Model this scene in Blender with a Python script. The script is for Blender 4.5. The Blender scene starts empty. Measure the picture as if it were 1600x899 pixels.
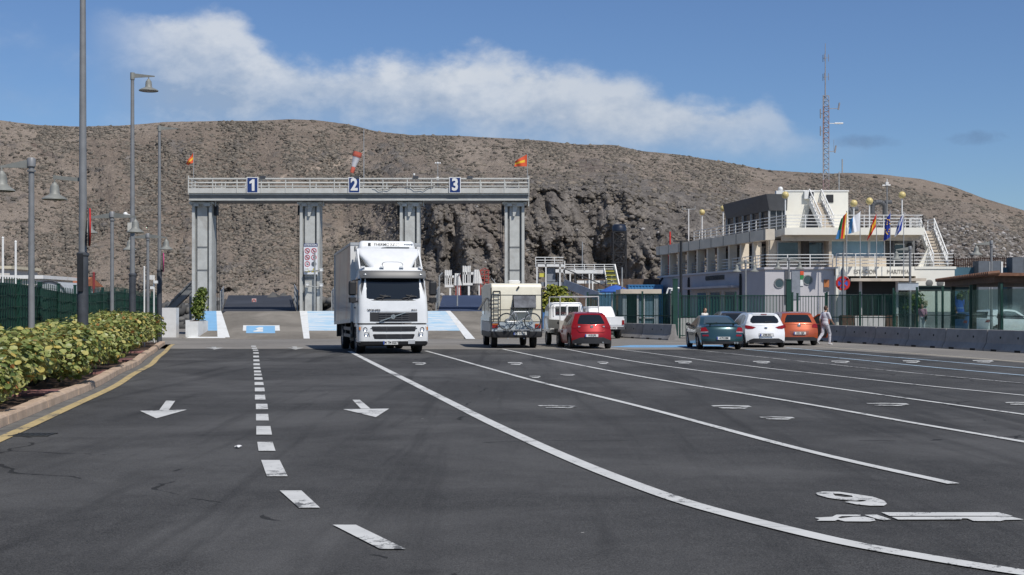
import bpy, bmesh, math, random
import numpy as np
from mathutils import Vector, Matrix, noise as mnoise
from mathutils.geometry import tessellate_polygon
random.seed(7); np.random.seed(7)
C = bpy.context.scene
COL = C.collection
R = math.radians
# ------------------------------------------------------------------ camera
cd = bpy.data.cameras.new('camera'); cam = bpy.data.objects.new('camera', cd); COL.objects.link(cam)
cam.location = (0, 0, 1.6); cam.rotation_euler = (R(90), 0, 0)
cd.sensor_width = 36; cd.lens = 45; cd.shift_y = 32.5/1600; cd.clip_end = 6000; cd.clip_start = .1
C.camera = cam
# ------------------------------------------------------------------ light
SUN = Vector((.42, -.66, 1.0)).normalized()          # direction towards the sun
sl = bpy.data.lights.new('sun', 'SUN'); sl.energy = 4.3; sl.angle = R(.53); sl.color = (1, .955, .89)
so = bpy.data.objects.new('sun', sl); COL.objects.link(so); so.location = (20, -20, 60)
so.rotation_euler = SUN.to_track_quat('Z', 'Y').to_euler()
wd = bpy.data.worlds.new('World'); C.world = wd; wd.use_nodes = True
C.view_settings.view_transform = 'Standard'; C.view_settings.look = 'None'
C.view_settings.gamma = 1; C.view_settings.exposure = 0; C.view_settings.use_curve_mapping = False

class NT:
    """tiny node-tree writer"""
    def __init__(s, tree): s.t = tree; s.n = tree.nodes; s.l = tree.links
    def __call__(s, typ, ins=None, **kw):
        nd = s.n.new(typ)
        for k, v in kw.items(): setattr(nd, k, v)
        for k, v in (ins or {}).items(): s.set(nd.inputs[k], v)
        return nd
    def set(s, sock, v):
        if hasattr(v, 'is_output') or isinstance(v, bpy.types.NodeSocket): s.l.new(v, sock)
        elif isinstance(v, bpy.types.Node): s.l.new(v.outputs[0], sock)
        else: sock.default_value = v
    def math(s, op, a, b=0.0, c=None, clamp=False):
        nd = s.n.new('ShaderNodeMath'); nd.operation = op; nd.use_clamp = clamp
        s.set(nd.inputs[0], a); s.set(nd.inputs[1], b)
        if c is not None: s.set(nd.inputs[2], c)
        return nd.outputs[0]
    def mix(s, f, a, b, mode='MIX'):
        nd = s.n.new('ShaderNodeMix'); nd.data_type = 'RGBA'; nd.blend_type = mode
        s.set(nd.inputs[0], f); s.set(nd.inputs[6], rgba(a)); s.set(nd.inputs[7], rgba(b))
        return nd.outputs[2]
    def ramp(s, f, stops, interp='LINEAR'):
        nd = s.n.new('ShaderNodeValToRGB'); cr = nd.color_ramp; cr.interpolation = interp
        while len(cr.elements) < len(stops): cr.elements.new(.5)
        for e, (p, c) in zip(cr.elements, stops): e.position = p; e.color = rgba(c)
        s.set(nd.inputs[0], f); return nd.outputs[0]
    def smooth(s, x, lo, hi):
        nd = s.n.new('ShaderNodeMapRange'); nd.interpolation_type = 'SMOOTHSTEP'
        s.set(nd.inputs[0], x); s.set(nd.inputs[1], lo); s.set(nd.inputs[2], hi); return nd.outputs[0]
    def noise(s, vec, scale, detail=3.0, rough=.55, dist=0.0):
        nd = s.n.new('ShaderNodeTexNoise')
        s.set(nd.inputs['Vector'], vec); nd.inputs['Scale'].default_value = scale
        nd.inputs['Detail'].default_value = detail; nd.inputs['Roughness'].default_value = rough
        nd.inputs['Distortion'].default_value = dist; return nd.outputs[0]
def rgba(c):
    if isinstance(c, (tuple, list)): return (*c[:3], 1.0)
    if isinstance(c, (int, float)): return (c, c, c, 1.0)
    return c
def srgb(r, g, b):
    f = lambda v: (v/255/12.92) if v/255 <= .04045 else ((v/255+.055)/1.055)**2.4
    return (f(r), f(g), f(b))

# ------------------------------------------------------------------ sky with a bank of cloud over the hill
def build_sky():
    n = NT(wd.node_tree); n.n.clear()
    out = n('ShaderNodeOutputWorld')
    sky = n('ShaderNodeTexSky', sky_type='NISHITA', sun_disc=False)
    sky.sun_elevation = math.asin(SUN.z); sky.sun_rotation = math.atan2(SUN.x, SUN.y)
    sky.air_density = 1.0; sky.dust_density = .15; sky.ozone_density = 2.2; sky.altitude = 0
    tc = n('ShaderNodeTexCoord').outputs['Generated']
    sx = n('ShaderNodeSeparateXYZ', {0: tc})
    y = n.math('MAXIMUM', sx.outputs[1], .02)
    u = n.math('DIVIDE', sx.outputs[0], y); v = n.math('DIVIDE', sx.outputs[2], y)
    # clear north sky is a deeper blue than the model's pale horizon
    deep = n.ramp(n.math('MULTIPLY', sx.outputs[2], 3.0, clamp=True), [(0, (.62, .79, 1.0)), (.30, (.66, .82, 1.06)), (.75, (.72, .86, 1.1)), (1, (.85, .92, 1.05))])
    base = n.mix(1.0, sky.outputs[0], deep, 'MULTIPLY')
    px = n.math('MULTIPLY_ADD', u, .5, .5)            # u in -1..1
    def curve(pts):
        nd = n('ShaderNodeFloatCurve'); c = nd.mapping.curves[0]
        pts = [((((p-800)/2000)*.5+.5), (482-q)/2000*3) for p, q in pts]
        c.points[0].location = (0, pts[0][1]); c.points[1].location = (1, pts[-1][1])
        for a, b in pts: c.points.new(a, b)
        nd.mapping.update(); n.set(nd.inputs['Value'], px)
        return n.math('DIVIDE', nd.outputs[0], 3.0)
    top = curve([(-600, -80), (-100, 5), (60, 10), (180, 6), (250, 10), (330, 18), (390, 46), (450, 78), (560, 86), (650, 82), (750, 90), (860, 102), (1000, 118), (1060, 138), (1130, 158), (1190, 155), (1230, 184), (1280, 208), (1420, 225)])
    bot = curve([(-600, 200), (-100, 180), (60, 150), (170, 175), (250, 190), (400, 200), (600, 205), (760, 212), (950, 226), (1100, 228), (1240, 228), (1300, 226), (1420, 236)])
    vec = n('ShaderNodeCombineXYZ', {0: u, 1: n.math('MULTIPLY', v, 1.5), 2: 1.7}).outputs[0]
    n1 = n.noise(vec, 9.0, 6, .56, .15); n2 = n.noise(vec, 26.0, 5, .55, .1); n3 = n.noise(vec, 4.2, 4, .5, .2)
    n4 = n.noise(vec, 62.0, 5, .6, .1); wob = n.math('MULTIPLY_ADD', n.math('SUBTRACT', n1, .5), .062, n.math('MULTIPLY_ADD', n.math('SUBTRACT', n2, .5), .036, n.math('MULTIPLY', n.math('SUBTRACT', n4, .5), .008)))
    a = n.smooth(n.math('ADD', n.math('SUBTRACT', top, v), wob), -.004, .019)
    b = n.smooth(n.math('ADD', n.math('SUBTRACT', v, bot), n.math('MULTIPLY', wob, .55)), -.022, .026)
    # ragged, thin to the left; trailing off to the right
    left = n.smooth(u, -.345, -.255); right = n.math('SUBTRACT', 1.0, n.smooth(u, .14, .30))
    patch = n.smooth(n.math('MULTIPLY_ADD', n1, .6, n.math('MULTIPLY', n3, .6)), .46, .78)
    thin = n.math('MULTIPLY', patch, .72)
    dens = n.math('MAXIMUM', n.math('MULTIPLY', left, n.math('MULTIPLY_ADD', patch, .22, .80)), thin)
    dens = n.math('MULTIPLY', dens, n.math('MAXIMUM', n.math('MULTIPLY', right, 1.0), .0))
    mask = n.math('MULTIPLY', n.math('MULTIPLY', a, b), dens, clamp=True)
    depth = n.math('SUBTRACT', top, v)                # how far below the cloud's top edge
    lit = n.math('ADD', n.smooth(depth, .075, -.004), n.math('MULTIPLY_ADD', n.math('SUBTRACT', n1, .5), 1.5, n.math('MULTIPLY_ADD', n.math('SUBTRACT', n2, .5), 1.25, n.math('MULTIPLY', n.math('SUBTRACT', n4, .5), 1.0))), clamp=True)
    lit = n.math('MULTIPLY', lit, n.math('SUBTRACT', 1.0, n.math('MULTIPLY', n.smooth(u, -.12, .1), .25)))
    ccol = n.mix(lit, srgb(152, 170, 194), srgb(218, 222, 227))
    # two small dark wisps off the cloud's tail
    wv = n.noise(vec, 22.0, 5, .6, .4)
    def wisp(px0, py0, rx, ry):
        du = n.math('DIVIDE', n.math('SUBTRACT', u, (px0-800)/2000), rx/2000); dv = n.math('DIVIDE', n.math('SUBTRACT', v, (482-py0)/2000), ry/2000)
        r2 = n.math('ADD', n.math('MULTIPLY', du, du), n.math('MULTIPLY', dv, dv))
        return n.math('MULTIPLY', n.smooth(n.math('ADD', r2, n.math('MULTIPLY', n.math('SUBTRACT', wv, .5), 3.5)), 1.0, -.2), .55)
    dark = n.math('MAXIMUM', wisp(1355, 222, 75, 13), wisp(1525, 216, 60, 14), clamp=True)
    bgs = n('ShaderNodeBackground', {'Color': base, 'Strength': SKY_STRENGTH})
    bgc = n('ShaderNodeBackground', {'Color': ccol, 'Strength': 1.0})
    bgd = n('ShaderNodeBackground', {'Color': rgba(srgb(104, 131, 166)), 'Strength': 1.0})
    m0 = n('ShaderNodeMixShader', {0: dark, 1: bgs.outputs[0], 2: bgd.outputs[0]})
    m = n('ShaderNodeMixShader', {0: n.math('MULTIPLY', mask, .93), 1: m0.outputs[0], 2: bgc.outputs[0]})
    n.l.new(m.outputs[0], out.inputs[0])
SKY_STRENGTH = .085
build_sky()

# ------------------------------------------------------------------ materials
MATS = {}
def mat(name, col, rough=.6, metal=0.0, var=.12, scale=3.0, bump=0.0, bscale=40.0, spec=.5, coat=0.0, dirt=None, dscale=1.2, damt=.5):
    if name in MATS: return MATS[name]
    m = bpy.data.materials.new(name); m.use_nodes = True; n = NT(m.node_tree); n.n.clear()
    out = n('ShaderNodeOutputMaterial'); p = n('ShaderNodeBsdfPrincipled'); n.l.new(p.outputs[0], out.inputs[0])
    co = n('ShaderNodeTexCoord').outputs['Object']
    c = rgba(col)
    if var > 0:
        f = n.noise(co, scale, 5, .6)
        lo = tuple(v*(1-var) for v in col); hi = tuple(min(1, v*(1+var)) for v in col)
        c = n.mix(n.smooth(f, .3, .7), lo, hi)
    if dirt:
        f2 = n.noise(co, dscale, 6, .65, .4)
        c = n.mix(n.math('MULTIPLY', n.smooth(f2, .5, .72), damt), c, dirt)
    n.set(p.inputs['Base Color'], c)
    p.inputs['Roughness'].default_value = rough; p.inputs['Metallic'].default_value = metal
    p.inputs['Specular IOR Level'].default_value = spec
    if coat: p.inputs['Coat Weight'].default_value = coat; p.inputs['Coat Roughness'].default_value = .06
    if bump:
        b = n('ShaderNodeBump', {'Height': n.noise(co, bscale, 4, .6), 'Strength': bump, 'Distance': .02})
        n.l.new(b.outputs[0], p.inputs['Normal'])
    MATS[name] = m; return m
W_PAINT = mat('white_vehicle_paint', (.72, .73, .73), .28, var=.04, coat=.5, dirt=(.5, .48, .44), damt=.18)
BLACKP = mat('black_plastic', (.018, .018, .02), .55, var=.2)
RUBBER = mat('tyre_rubber', (.016, .016, .016), .8, var=.25)
RIM = mat('alloy_rim', (.32, .32, .33), .4, .7)
GLASS = mat('dark_vehicle_glass', (.012, .015, .018), .06, spec=.6, var=0)
GLASSB = mat('building_glass', (.035, .06, .075), .08, spec=.7, var=.3, scale=.6)
GLASSBLUE = mat('blue_tinted_window', (.17, .27, .33), .12, spec=.7, var=.25, scale=.5)
REDL = mat('red_light_lens', (.22, .008, .008), .18, spec=.6, var=.2, scale=15)
CLEARL = mat('clear_light_lens', (.45, .46, .46), .15, .4, var=.3, scale=15)
CHROME = mat('chrome', (.55, .55, .56), .2, .9, var=0)
PLATE = mat('number_plate_white', (.68, .68, .66), .5, var=.05)
PLATEB = mat('number_plate_blue', (.02, .06, .3), .5, var=0)
INK = mat('black_ink', (.02, .02, .022), .6, var=0)
GALV = mat('galvanised_steel', (.36, .37, .37), .5, .25, var=.12, dirt=(.22, .2, .18), damt=.35)
POLEG = mat('grey_pole_paint', (.21, .215, .22), .5, .1, var=.1, dirt=(.13, .12, .12), damt=.4)
POLED = mat('dark_pole_base_paint', (.05, .055, .065), .6, var=.25)
GANTRYM = mat('gantry_grey_paint', (.47, .475, .45), .55, .05, var=.08, dirt=(.27, .25, .22), dscale=.7, damt=.5)
GANTRYD = mat('gantry_groove_paint', (.17, .175, .175), .6, var=.1)
WHITEM = mat('white_metal_paint', (.72, .72, .70), .45, var=.05, dirt=(.45, .38, .30), damt=.3)
WHITEW = mat('white_render_wall', (.74, .72, .66), .75, var=.05, scale=.5, bump=.15, dirt=(.52, .48, .42), dscale=.5, damt=.35)
CONC = mat('grey_concrete', (.27, .26, .25), .85, var=.15, scale=1.5, bump=.4, dirt=(.14, .13, .125), dscale=.9, damt=.6)
BEIGE = mat('beige_concrete', (.53, .46, .37), .8, var=.10, scale=.8, bump=.2, dirt=(.22, .19, .16), damt=.4)
BEIGEP = mat('light_beige_parapet', (.68, .60, .485), .8, var=.08, scale=.8, bump=.2, dirt=(.5, .44, .36), damt=.35)
BROWN = mat('brown_timber', (.10, .055, .035), .7, var=.3, scale=6)
GREENM = mat('dark_green_metal', (.008, .045, .032), .5, var=.15)
BLUEM = mat('navy_sign_blue', (.012, .035, .15), .4, var=.08)
REDM = mat('red_metal_paint', (.42, .02, .015), .5, var=.15)

# ------------------------------------------------------------------ mesh writer
class MB:
    def __init__(s): s.v = []; s.f = []; s.m = []; s.sm = []
    def add(s, vs, fs, mi=0, smooth=False):
        o = len(s.v); s.v.extend([tuple(v) for v in vs])
        for f in fs: s.f.append(tuple(i+o for i in f)); s.m.append(mi); s.sm.append(smooth)
        return s
    def box(s, c, d, mi=0, rz=0.0, M=None):
        hx, hy, hz = d[0]/2, d[1]/2, d[2]/2
        vs = [Vector((x*hx, y*hy, z*hz)) for x in (-1, 1) for y in (-1, 1) for z in (-1, 1)]
        if rz: Q = Matrix.Rotation(rz, 3, 'Z'); vs = [Q @ v for v in vs]
        if M: vs = [M @ v for v in vs]
        c = Vector(c)
        return s.add([v+c for v in vs], [(0, 1, 3, 2), (4, 6, 7, 5), (0, 4, 5, 1), (2, 3, 7, 6), (0, 2, 6, 4), (1, 5, 7, 3)], mi)
    def span(s, a, b, mi=0):
        return s.box([(a[i]+b[i])/2 for i in range(3)], [abs(b[i]-a[i]) for i in range(3)], mi)
    def bar(s, p, q, w, h, mi=0, up=(0, 0, 1)):
        p, q = Vector(p), Vector(q); d = (q-p); L = d.length
        if L < 1e-6: return s
        d /= L; upv = Vector(up)
        if abs(d.dot(upv)) > .98: upv = Vector((0, 1, 0))
        x = d.cross(upv).normalized(); z = x.cross(d)
        vs = [p + x*a*w/2 + z*b*h/2 + d*L*t for t in (0, 1) for a, b in ((-1, -1), (1, -1), (1, 1), (-1, 1))]
        return s.add(vs, [(3, 2, 1, 0), (4, 5, 6, 7), (0, 1, 5, 4), (1, 2, 6, 5), (2, 3, 7, 6), (3, 0, 4, 7)], mi)
    def tube(s, p, q, r, r2=None, n=10, mi=0, caps=True):
        p, q = Vector(p), Vector(q); r2 = r if r2 is None else r2; d = (q-p)
        if d.length < 1e-6: return s
        d.normalize(); a = d.orthogonal().normalized(); b = d.cross(a)
        vs = []
        for c, rr in ((p, r), (q, r2)):
            for i in range(n):
                t = 2*math.pi*i/n; vs.append(c + a*math.cos(t)*rr + b*math.sin(t)*rr)
        fs = [(i, (i+1) % n, n+(i+1) % n, n+i) for i in range(n)]
        s.add(vs, fs, mi, True)
        if caps: s.add(vs[:n], [tuple(range(n-1, -1, -1))], mi); s.add(vs[n:], [tuple(range(n))], mi)
        return s
    def path(s, pts, r, n=8, mi=0):
        for a, b in zip(pts[:-1], pts[1:]): s.tube(a, b, r, r, n, mi)
        return s
    def lathe(s, prof, n=16, c=(0, 0, 0), mi=0, axis='Z'):
        c = Vector(c); vs = []
        for r, z in prof:
            for i in range(n):
                t = 2*math.pi*i/n; v = Vector((r*math.cos(t), r*math.sin(t), z))
                if axis == 'X': v = Vector((v.z, v.x, v.y))
                if axis == 'Y': v = Vector((v.x, v.z, v.y))
                vs.append(v+c)
        fs = [(k*n+i, k*n+(i+1) % n, (k+1)*n+(i+1) % n, (k+1)*n+i) for k in range(len(prof)-1) for i in range(n)]
        return s.add(vs, fs, mi, True)
    def ball(s, c, r, n=12, mi=0, sq=(1, 1, 1)):
        k = max(5, n//2); prof = [(max(1e-4, r*math.sin(math.pi*i/k)), -r*math.cos(math.pi*i/k)) for i in range(k+1)]
        o = len(s.v); s.lathe(prof, n, (0, 0, 0), mi)
        for i in range(o, len(s.v)): s.v[i] = (s.v[i][0]*sq[0]+c[0], s.v[i][1]*sq[1]+c[1], s.v[i][2]*sq[2]+c[2])
        return s
    def torus(s, c, Rr, r, n=20, k=8, mi=0, axis='X'):
        return s.lathe([(Rr+r*math.cos(2*math.pi*i/k), r*math.sin(2*math.pi*i/k)) for i in range(k+1)], n, c, mi, axis)
    def prism(s, poly, z0, z1, mi=0, mp=None):
        """poly in 2D extruded z0..z1; mp maps (u,v,w)->xyz"""
        mp = mp or (lambda a, b, c: (a, b, c)); n = len(poly)
        vs = [mp(a, b, z0) for a, b in poly]+[mp(a, b, z1) for a, b in poly]
        s.add(vs, [tuple(range(n-1, -1, -1)), tuple(range(n, 2*n))]+[(i, (i+1) % n, n+(i+1) % n, n+i) for i in range(n)], mi)
        return s
    def sheet(s, poly, z, mi=0, holes=()):
        loops = [[Vector((a, b, z)) for a, b in poly]]+[[Vector((a, b, z)) for a, b in h] for h in holes]
        flat = [v for l in loops for v in l]
        tris = tessellate_polygon(loops)
        out = []
        for t in tris:
            a, b, c = (flat[i] for i in t)
            out.append(tuple(t) if (b-a).cross(c-a).z > 0 else tuple(reversed(t)))
        return s.add(flat, out, mi)
    def ribbon(s, pts, w, z, mi=0, n=6):
        P = smooth2(pts, n); L = []; Rr = []
        for i, p in enumerate(P):
            a = P[max(0, i-1)]; b = P[min(len(P)-1, i+1)]; dx, dy = b[0]-a[0], b[1]-a[1]; l = math.hypot(dx, dy) or 1
            nx, ny = -dy/l, dx/l; L.append((p[0]+nx*w/2, p[1]+ny*w/2, z)); Rr.append((p[0]-nx*w/2, p[1]-ny*w/2, z))
        k = len(P); return s.add(L+Rr, [(i, k+i, k+i+1, i+1) for i in range(k-1)], mi)
    def patch(s, poly, mp, us=(), vs=(), thick=.02, mi=0):
        """a thin shaped panel laid on a curved surface: mp(u,v,offset)->xyz"""
        bm = bmesh.new(); bm.faces.new([bm.verts.new((a, b, 0)) for a, b in poly])
        for val, nrm in [(u, (1, 0, 0)) for u in us]+[(v, (0, 1, 0)) for v in vs]:
            co = (val, 0, 0) if nrm[0] else (0, val, 0)
            bmesh.ops.bisect_plane(bm, geom=bm.verts[:]+bm.edges[:]+bm.faces[:], plane_co=co, plane_no=nrm)
        bm.verts.index_update(); n = len(bm.verts)
        V = [mp(v.co.x, v.co.y, 0.0) for v in bm.verts]+[mp(v.co.x, v.co.y, -thick) for v in bm.verts]
        F = [tuple(v.index for v in f.verts) for f in bm.faces]
        F += [tuple(n+i for i in reversed(f)) for f in F[:len(bm.faces)]]
        for e in bm.edges:
            if e.is_boundary: i, j = e.verts[0].index, e.verts[1].index; F.append((i, j, n+j, n+i))
        bm.free(); return s.add(V, F, mi)
    def grid(s, rows, mi=0, smooth=True, closed=False):
        n = len(rows[0]); vs = [v for r in rows for v in r]; m = n if closed else n-1
        return s.add(vs, [(k*n+i, k*n+(i+1) % n, (k+1)*n+(i+1) % n, (k+1)*n+i) for k in range(len(rows)-1) for i in range(m)], mi, smooth)
    def build(s, name, mats, parent=None, origin=None, smooth=False, fix=True, loc=None, ang=35):
        me = bpy.data.meshes.new(name)
        vs = s.v
        o0 = origin if origin is not None else (parent.get('_o') if parent is not None else None)
        if o0 is not None: vs = [(a-o0[0], b-o0[1], c-o0[2]) for a, b, c in vs]
        me.from_pydata(vs, [], s.f)
        if not isinstance(mats, (list, tuple)): mats = [mats]
        for m in mats: me.materials.append(m)
        me.polygons.foreach_set('material_index', s.m)
        if fix:
            bm = bmesh.new(); bm.from_mesh(me)
            bmesh.ops.recalc_face_normals(bm, faces=bm.faces[:]); bm.to_mesh(me); bm.free()
        if smooth: me.polygons.foreach_set('use_smooth', [True]*len(me.polygons)); me.set_sharp_from_angle(angle=R(ang))
        else: me.polygons.foreach_set('use_smooth', s.sm); me.set_sharp_from_angle(angle=R(ang)) if any(s.sm) else None
        me.update()
        ob = bpy.data.objects.new(name, me); COL.objects.link(ob)
        if parent is not None:
            ob.parent = parent
            if o0 is not None: ob['_o'] = tuple(o0)
        elif loc is not None: ob.location = loc
        elif origin is not None: ob.location = origin
        return ob
def smooth2(pts, n=6):
    if len(pts) < 3 or n <= 1: return [tuple(p) for p in pts]
    out = []
    for i in range(len(pts)-1):
        p0 = pts[max(0, i-1)]; p1 = pts[i]; p2 = pts[i+1]; p3 = pts[min(len(pts)-1, i+2)]
        for k in range(n):
            t = k/n
            out.append(tuple(.5*((2*p1[j])+(-p0[j]+p2[j])*t+(2*p0[j]-5*p1[j]+4*p2[j]-p3[j])*t*t+(-p0[j]+3*p1[j]-3*p2[j]+p3[j])*t**3) for j in range(len(p1))))
    return out+[tuple(pts[-1])]
def tag(o, label=None, cat=None, group=None, kind=None):
    if label: o['label'] = label
    if cat: o['category'] = cat
    if group: o['group'] = group
    if kind: o['kind'] = kind
    return o
def thing(name, label, cat, loc=(0, 0, 0), rz=0.0, group=None, world=False):
    """an Empty at the thing's base; world=True lets its parts be written in world coordinates"""
    o = bpy.data.objects.new(name, None); COL.objects.link(o); o.location = loc; o.rotation_euler = (0, 0, rz); o.empty_display_size = .3
    if world: o['_o'] = tuple(loc)
    return tag(o, label, cat, group)
def part_of(o, parent): o.parent = parent; return o
def copy_tree(o, parent=None):
    c = o.copy(); COL.objects.link(c)
    if parent is not None: c.parent = parent
    for ch in list(o.children): copy_tree(ch, c)
    return c
def structure(o): o['kind'] = 'structure'; return o
def stuff(o): o['kind'] = 'stuff'; return o
def text_mb(mb, txt, size, mp, mi=0, depth=.01, fat=0.0, align='CENTER', sx=1.0):
    """lettering as mesh: mp(u,v,w)->xyz"""
    cu = bpy.data.curves.new('lettering', 'FONT'); cu.body = txt; cu.size = size; cu.align_x = align; cu.align_y = 'CENTER'
    cu.extrude = depth/2; cu.offset = fat; cu.resolution_u = 3
    ob = bpy.data.objects.new('lettering', cu); COL.objects.link(ob)
    dg = bpy.context.evaluated_depsgraph_get(); me = bpy.data.meshes.new_from_object(ob.evaluated_get(dg))
    mb.add([mp(v.co.x*sx, v.co.y, v.co.z) for v in me.vertices], [tuple(p.vertices) for p in me.polygons], mi)
    bpy.data.objects.remove(ob); bpy.data.curves.remove(cu); bpy.data.meshes.remove(me); return mb
def G(px, py, z=0.0):                                  # where the road surface lies under a point of the survey photo
    y = 2000*(1.6-z)/(py-482); return ((px-800)/2000*y, y)
def P(px, py, y): return ((px-800)/2000*y, y, 1.6+(482-py)/2000*y)
# ================================================================== ground, road, markings
def asphalt(name, dark, light, patchy=.36, streaks=True):
    m = bpy.data.materials.new(name); m.use_nodes = True; n = NT(m.node_tree); n.n.clear()
    out = n('ShaderNodeOutputMaterial'); p = n('ShaderNodeBsdfPrincipled'); n.l.new(p.outputs[0], out.inputs[0])
    co = n('ShaderNodeTexCoord').outputs['Object']
    fine = n.noise(co, 85.0, 3, .7); mid = n.noise(co, 2.2, 6, .65, .3); big = n.noise(co, .22, 5, .6, .5)
    c = n.mix(n.smooth(fine, .34, .70), dark, light)
    f3 = n.noise(co, 18.0, 4, .7); c = n.mix(n.math('MULTIPLY', n.smooth(f3, .48, .74), .35 if streaks else .2), c, tuple(v*.55 for v in dark))
    c = n.mix(n.math('MULTIPLY', n.smooth(mid, .35, .75), patchy), c, tuple(v*.62 for v in dark))
    c = n.mix(n.math('MULTIPLY', n.smooth(big, .40, .70), patchy*1.3), c, tuple(min(1, v*1.35) for v in light))
    if streaks:                                         # tyre wear running along the lanes, dark oil spots, pale specks of grit
        mp = n('ShaderNodeMapping', {'Vector': co, 'Scale': (1.1, .05, 1)}); st = n.noise(mp.outputs[0], 1.6, 5, .6, .6)
        c = n.mix(n.math('MULTIPLY', n.smooth(st, .50, .70), .42), c, tuple(v*.55 for v in dark))
        vo = n('ShaderNodeTexVoronoi', {'Vector': co, 'Scale': 1.7}); spot = n.math('LESS_THAN', vo.outputs['Distance'], n.math('MULTIPLY', n.noise(co, 1.9, 2), .075))
        c = n.mix(n.math('MULTIPLY', spot, n.math('GREATER_THAN', n.noise(co, 3.1, 2), .60)), c, (.30, .29, .27))
        vo2 = n('ShaderNodeTexVoronoi', {'Vector': co, 'Scale': .8}); oil = n.smooth(vo2.outputs['Distance'], .16, .04)
        c = n.mix(n.math('MULTIPLY', n.math('MULTIPLY', oil, n.smooth(n.noise(co, .9, 3), .52, .62)), .6), c, tuple(v*.4 for v in dark))
        ck = n('ShaderNodeTexVoronoi', {'Vector': n('ShaderNodeVectorMath', {0: co, 1: n('ShaderNodeTexNoise', {'Vector': co, 'Scale': .7, 'Detail': 5.0}).outputs['Color']}, operation='ADD').outputs[0], 'Scale': .11}, feature='DISTANCE_TO_EDGE')
        crack = n.math('MULTIPLY', n.math('LESS_THAN', ck.outputs['Distance'], .0022), n.math('GREATER_THAN', n.noise(co, .5, 3), .52))
        c = n.mix(n.math('MULTIPLY', crack, .7), c, tuple(v*.25 for v in dark))
    n.set(p.inputs['Base Color'], c); p.inputs['Roughness'].default_value = .88; p.inputs['Specular IOR Level'].default_value = .25
    b = n('ShaderNodeBump', {'Height': fine, 'Strength': .55, 'Distance': .012}); n.l.new(b.outputs[0], p.inputs['Normal'])
    return m
def road_paint(name, col, wear=.5, under=(.06, .06, .06)):
    m = bpy.data.materials.new(name); m.use_nodes = True; n = NT(m.node_tree); n.n.clear()
    out = n('ShaderNodeOutputMaterial'); p = n('ShaderNodeBsdfPrincipled'); n.l.new(p.outputs[0], out.inputs[0])
    co = n('ShaderNodeTexCoord').outputs['Object']
    w = n.noise(co, 9.0, 6, .7, .4); w2 = n.noise(co, 60.0, 3, .7); big = n.noise(co, .8, 3, .6)
    f = n.math('MULTIPLY_ADD', w, .6, n.math('MULTIPLY', w2, .25)); f = n.math('ADD', f, n.math('MULTIPLY', n.math('SUBTRACT', big, .5), .5))
    k = n.smooth(f, .60-wear*.23, .66-wear*.23)
    c = n.mix(n.math('MULTIPLY', n.smooth(n.noise(co, 2.5, 5), .4, .7), .35), col, tuple(v*.66 for v in col))
    sc = n('ShaderNodeMapping', {'Vector': co, 'Rotation': (0, 0, .6), 'Scale': (.9, 9, 1)}); c = n.mix(n.math('MULTIPLY', n.smooth(n.noise(sc.outputs[0], 1.3, 4, .6), .56, .70), .55), c, tuple(v*.45 for v in col))
    c = n.mix(n.math('MULTIPLY', k, .9), c, under)
    n.set(p.inputs['Base Color'], c); p.inputs['Roughness'].default_value = .75
    return m
ASPH = asphalt('dark_asphalt', (.026, .0258, .0255), (.104, .1022, .100))
OLDC = asphalt('old_grey_pavement', (.16, .15, .135), (.25, .235, .215), .3, False)
RAMPM = asphalt('worn_ramp_concrete', (.14, .125, .105), (.24, .22, .19), .45, False)
DECKB = asphalt('navy_blue_ramp_deck', (.030, .044, .085), (.052, .072, .13), .3, False)
DECKM = asphalt('blue_grey_ramp_deck', (.030, .034, .044), (.056, .061, .074), .3, False)
EARTH = asphalt('stony_harbour_ground', (.17, .13, .10), (.27, .22, .17), .4, False)
PWHITE = road_paint('white_road_paint', (.57, .57, .55), .55)
PWORN = road_paint('worn_white_road_paint', (.50, .50, .48), .78)
PYEL = road_paint('yellow_road_paint', (.47, .36, .17), .62, (.10, .095, .085))
PBLUE = road_paint('blue_road_paint', (.14, .38, .66), .30, (.2, .2, .2))
PLBLUE = road_paint('faded_blue_line_paint', (.42, .54, .64), .45)
PCREAM = road_paint('cream_line_paint', (.58, .52, .40), .4)

structure(MB().grid([[(x, y, 0) for x in (-3000, -300, -60, 0, 60, 300, 3000)] for y in (-600, -40, 60, 120, 260, 900, 4000)], smooth=False).build('ground', EARTH, fix=False))
structure(MB().sheet([(-70, -25), (70, -25), (70, 66.7), (-26, 66.7), (-26, 40), (-70, 40)], .004).build('road', ASPH, fix=False))
edge = [G(255, 545.5), G(420, 545.6), G(545, 546), G(760, 546.4), G(900, 546.5), G(1075, 547), G(1170, 546), G(1300, 547), G(1450, 556.5), G(1600, 567.5), (31, 31)]
structure(MB().sheet([(-21, 50.6)]+edge+[(40, 31), (40, 66.7), (-21, 66.7)], .008).build('pavement', OLDC, fix=False))
structure(MB().sheet([(-40, 66.72), (60, 66.72), (60, 108), (-40, 108)], .008).build('quay_pavement', OLDC, fix=False))
Zp = .014
def lines(name, mat_, sets, z=Zp):
    mb = MB()
    for pts, w in sets: mb.ribbon([G(*p) for p in pts], w, z)
    return structure(mb.build(name, mat_, fix=False))
lines('edge_line', PWHITE, [([(546, 549.5), (600, 577), (650, 602.5), (700, 628), (755, 656), (820, 687), (880, 714), (950, 743), (1050, 780), (1150, 809), (1300, 846), (1450, 874), (1600, 898), (1900, 940)], .17)])
lines('lane_line', PWHITE, [([(665, 549), (700, 558.5), (820, 592), (1000, 636.5), (1245, 702), (1490, 758)], .125)])
lines('lane_line', PWHITE, [([(785, 546), (880, 566), (1000, 589), (1240, 629), (1420, 661), (1600, 692), (1800, 727)], .12)])
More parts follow.
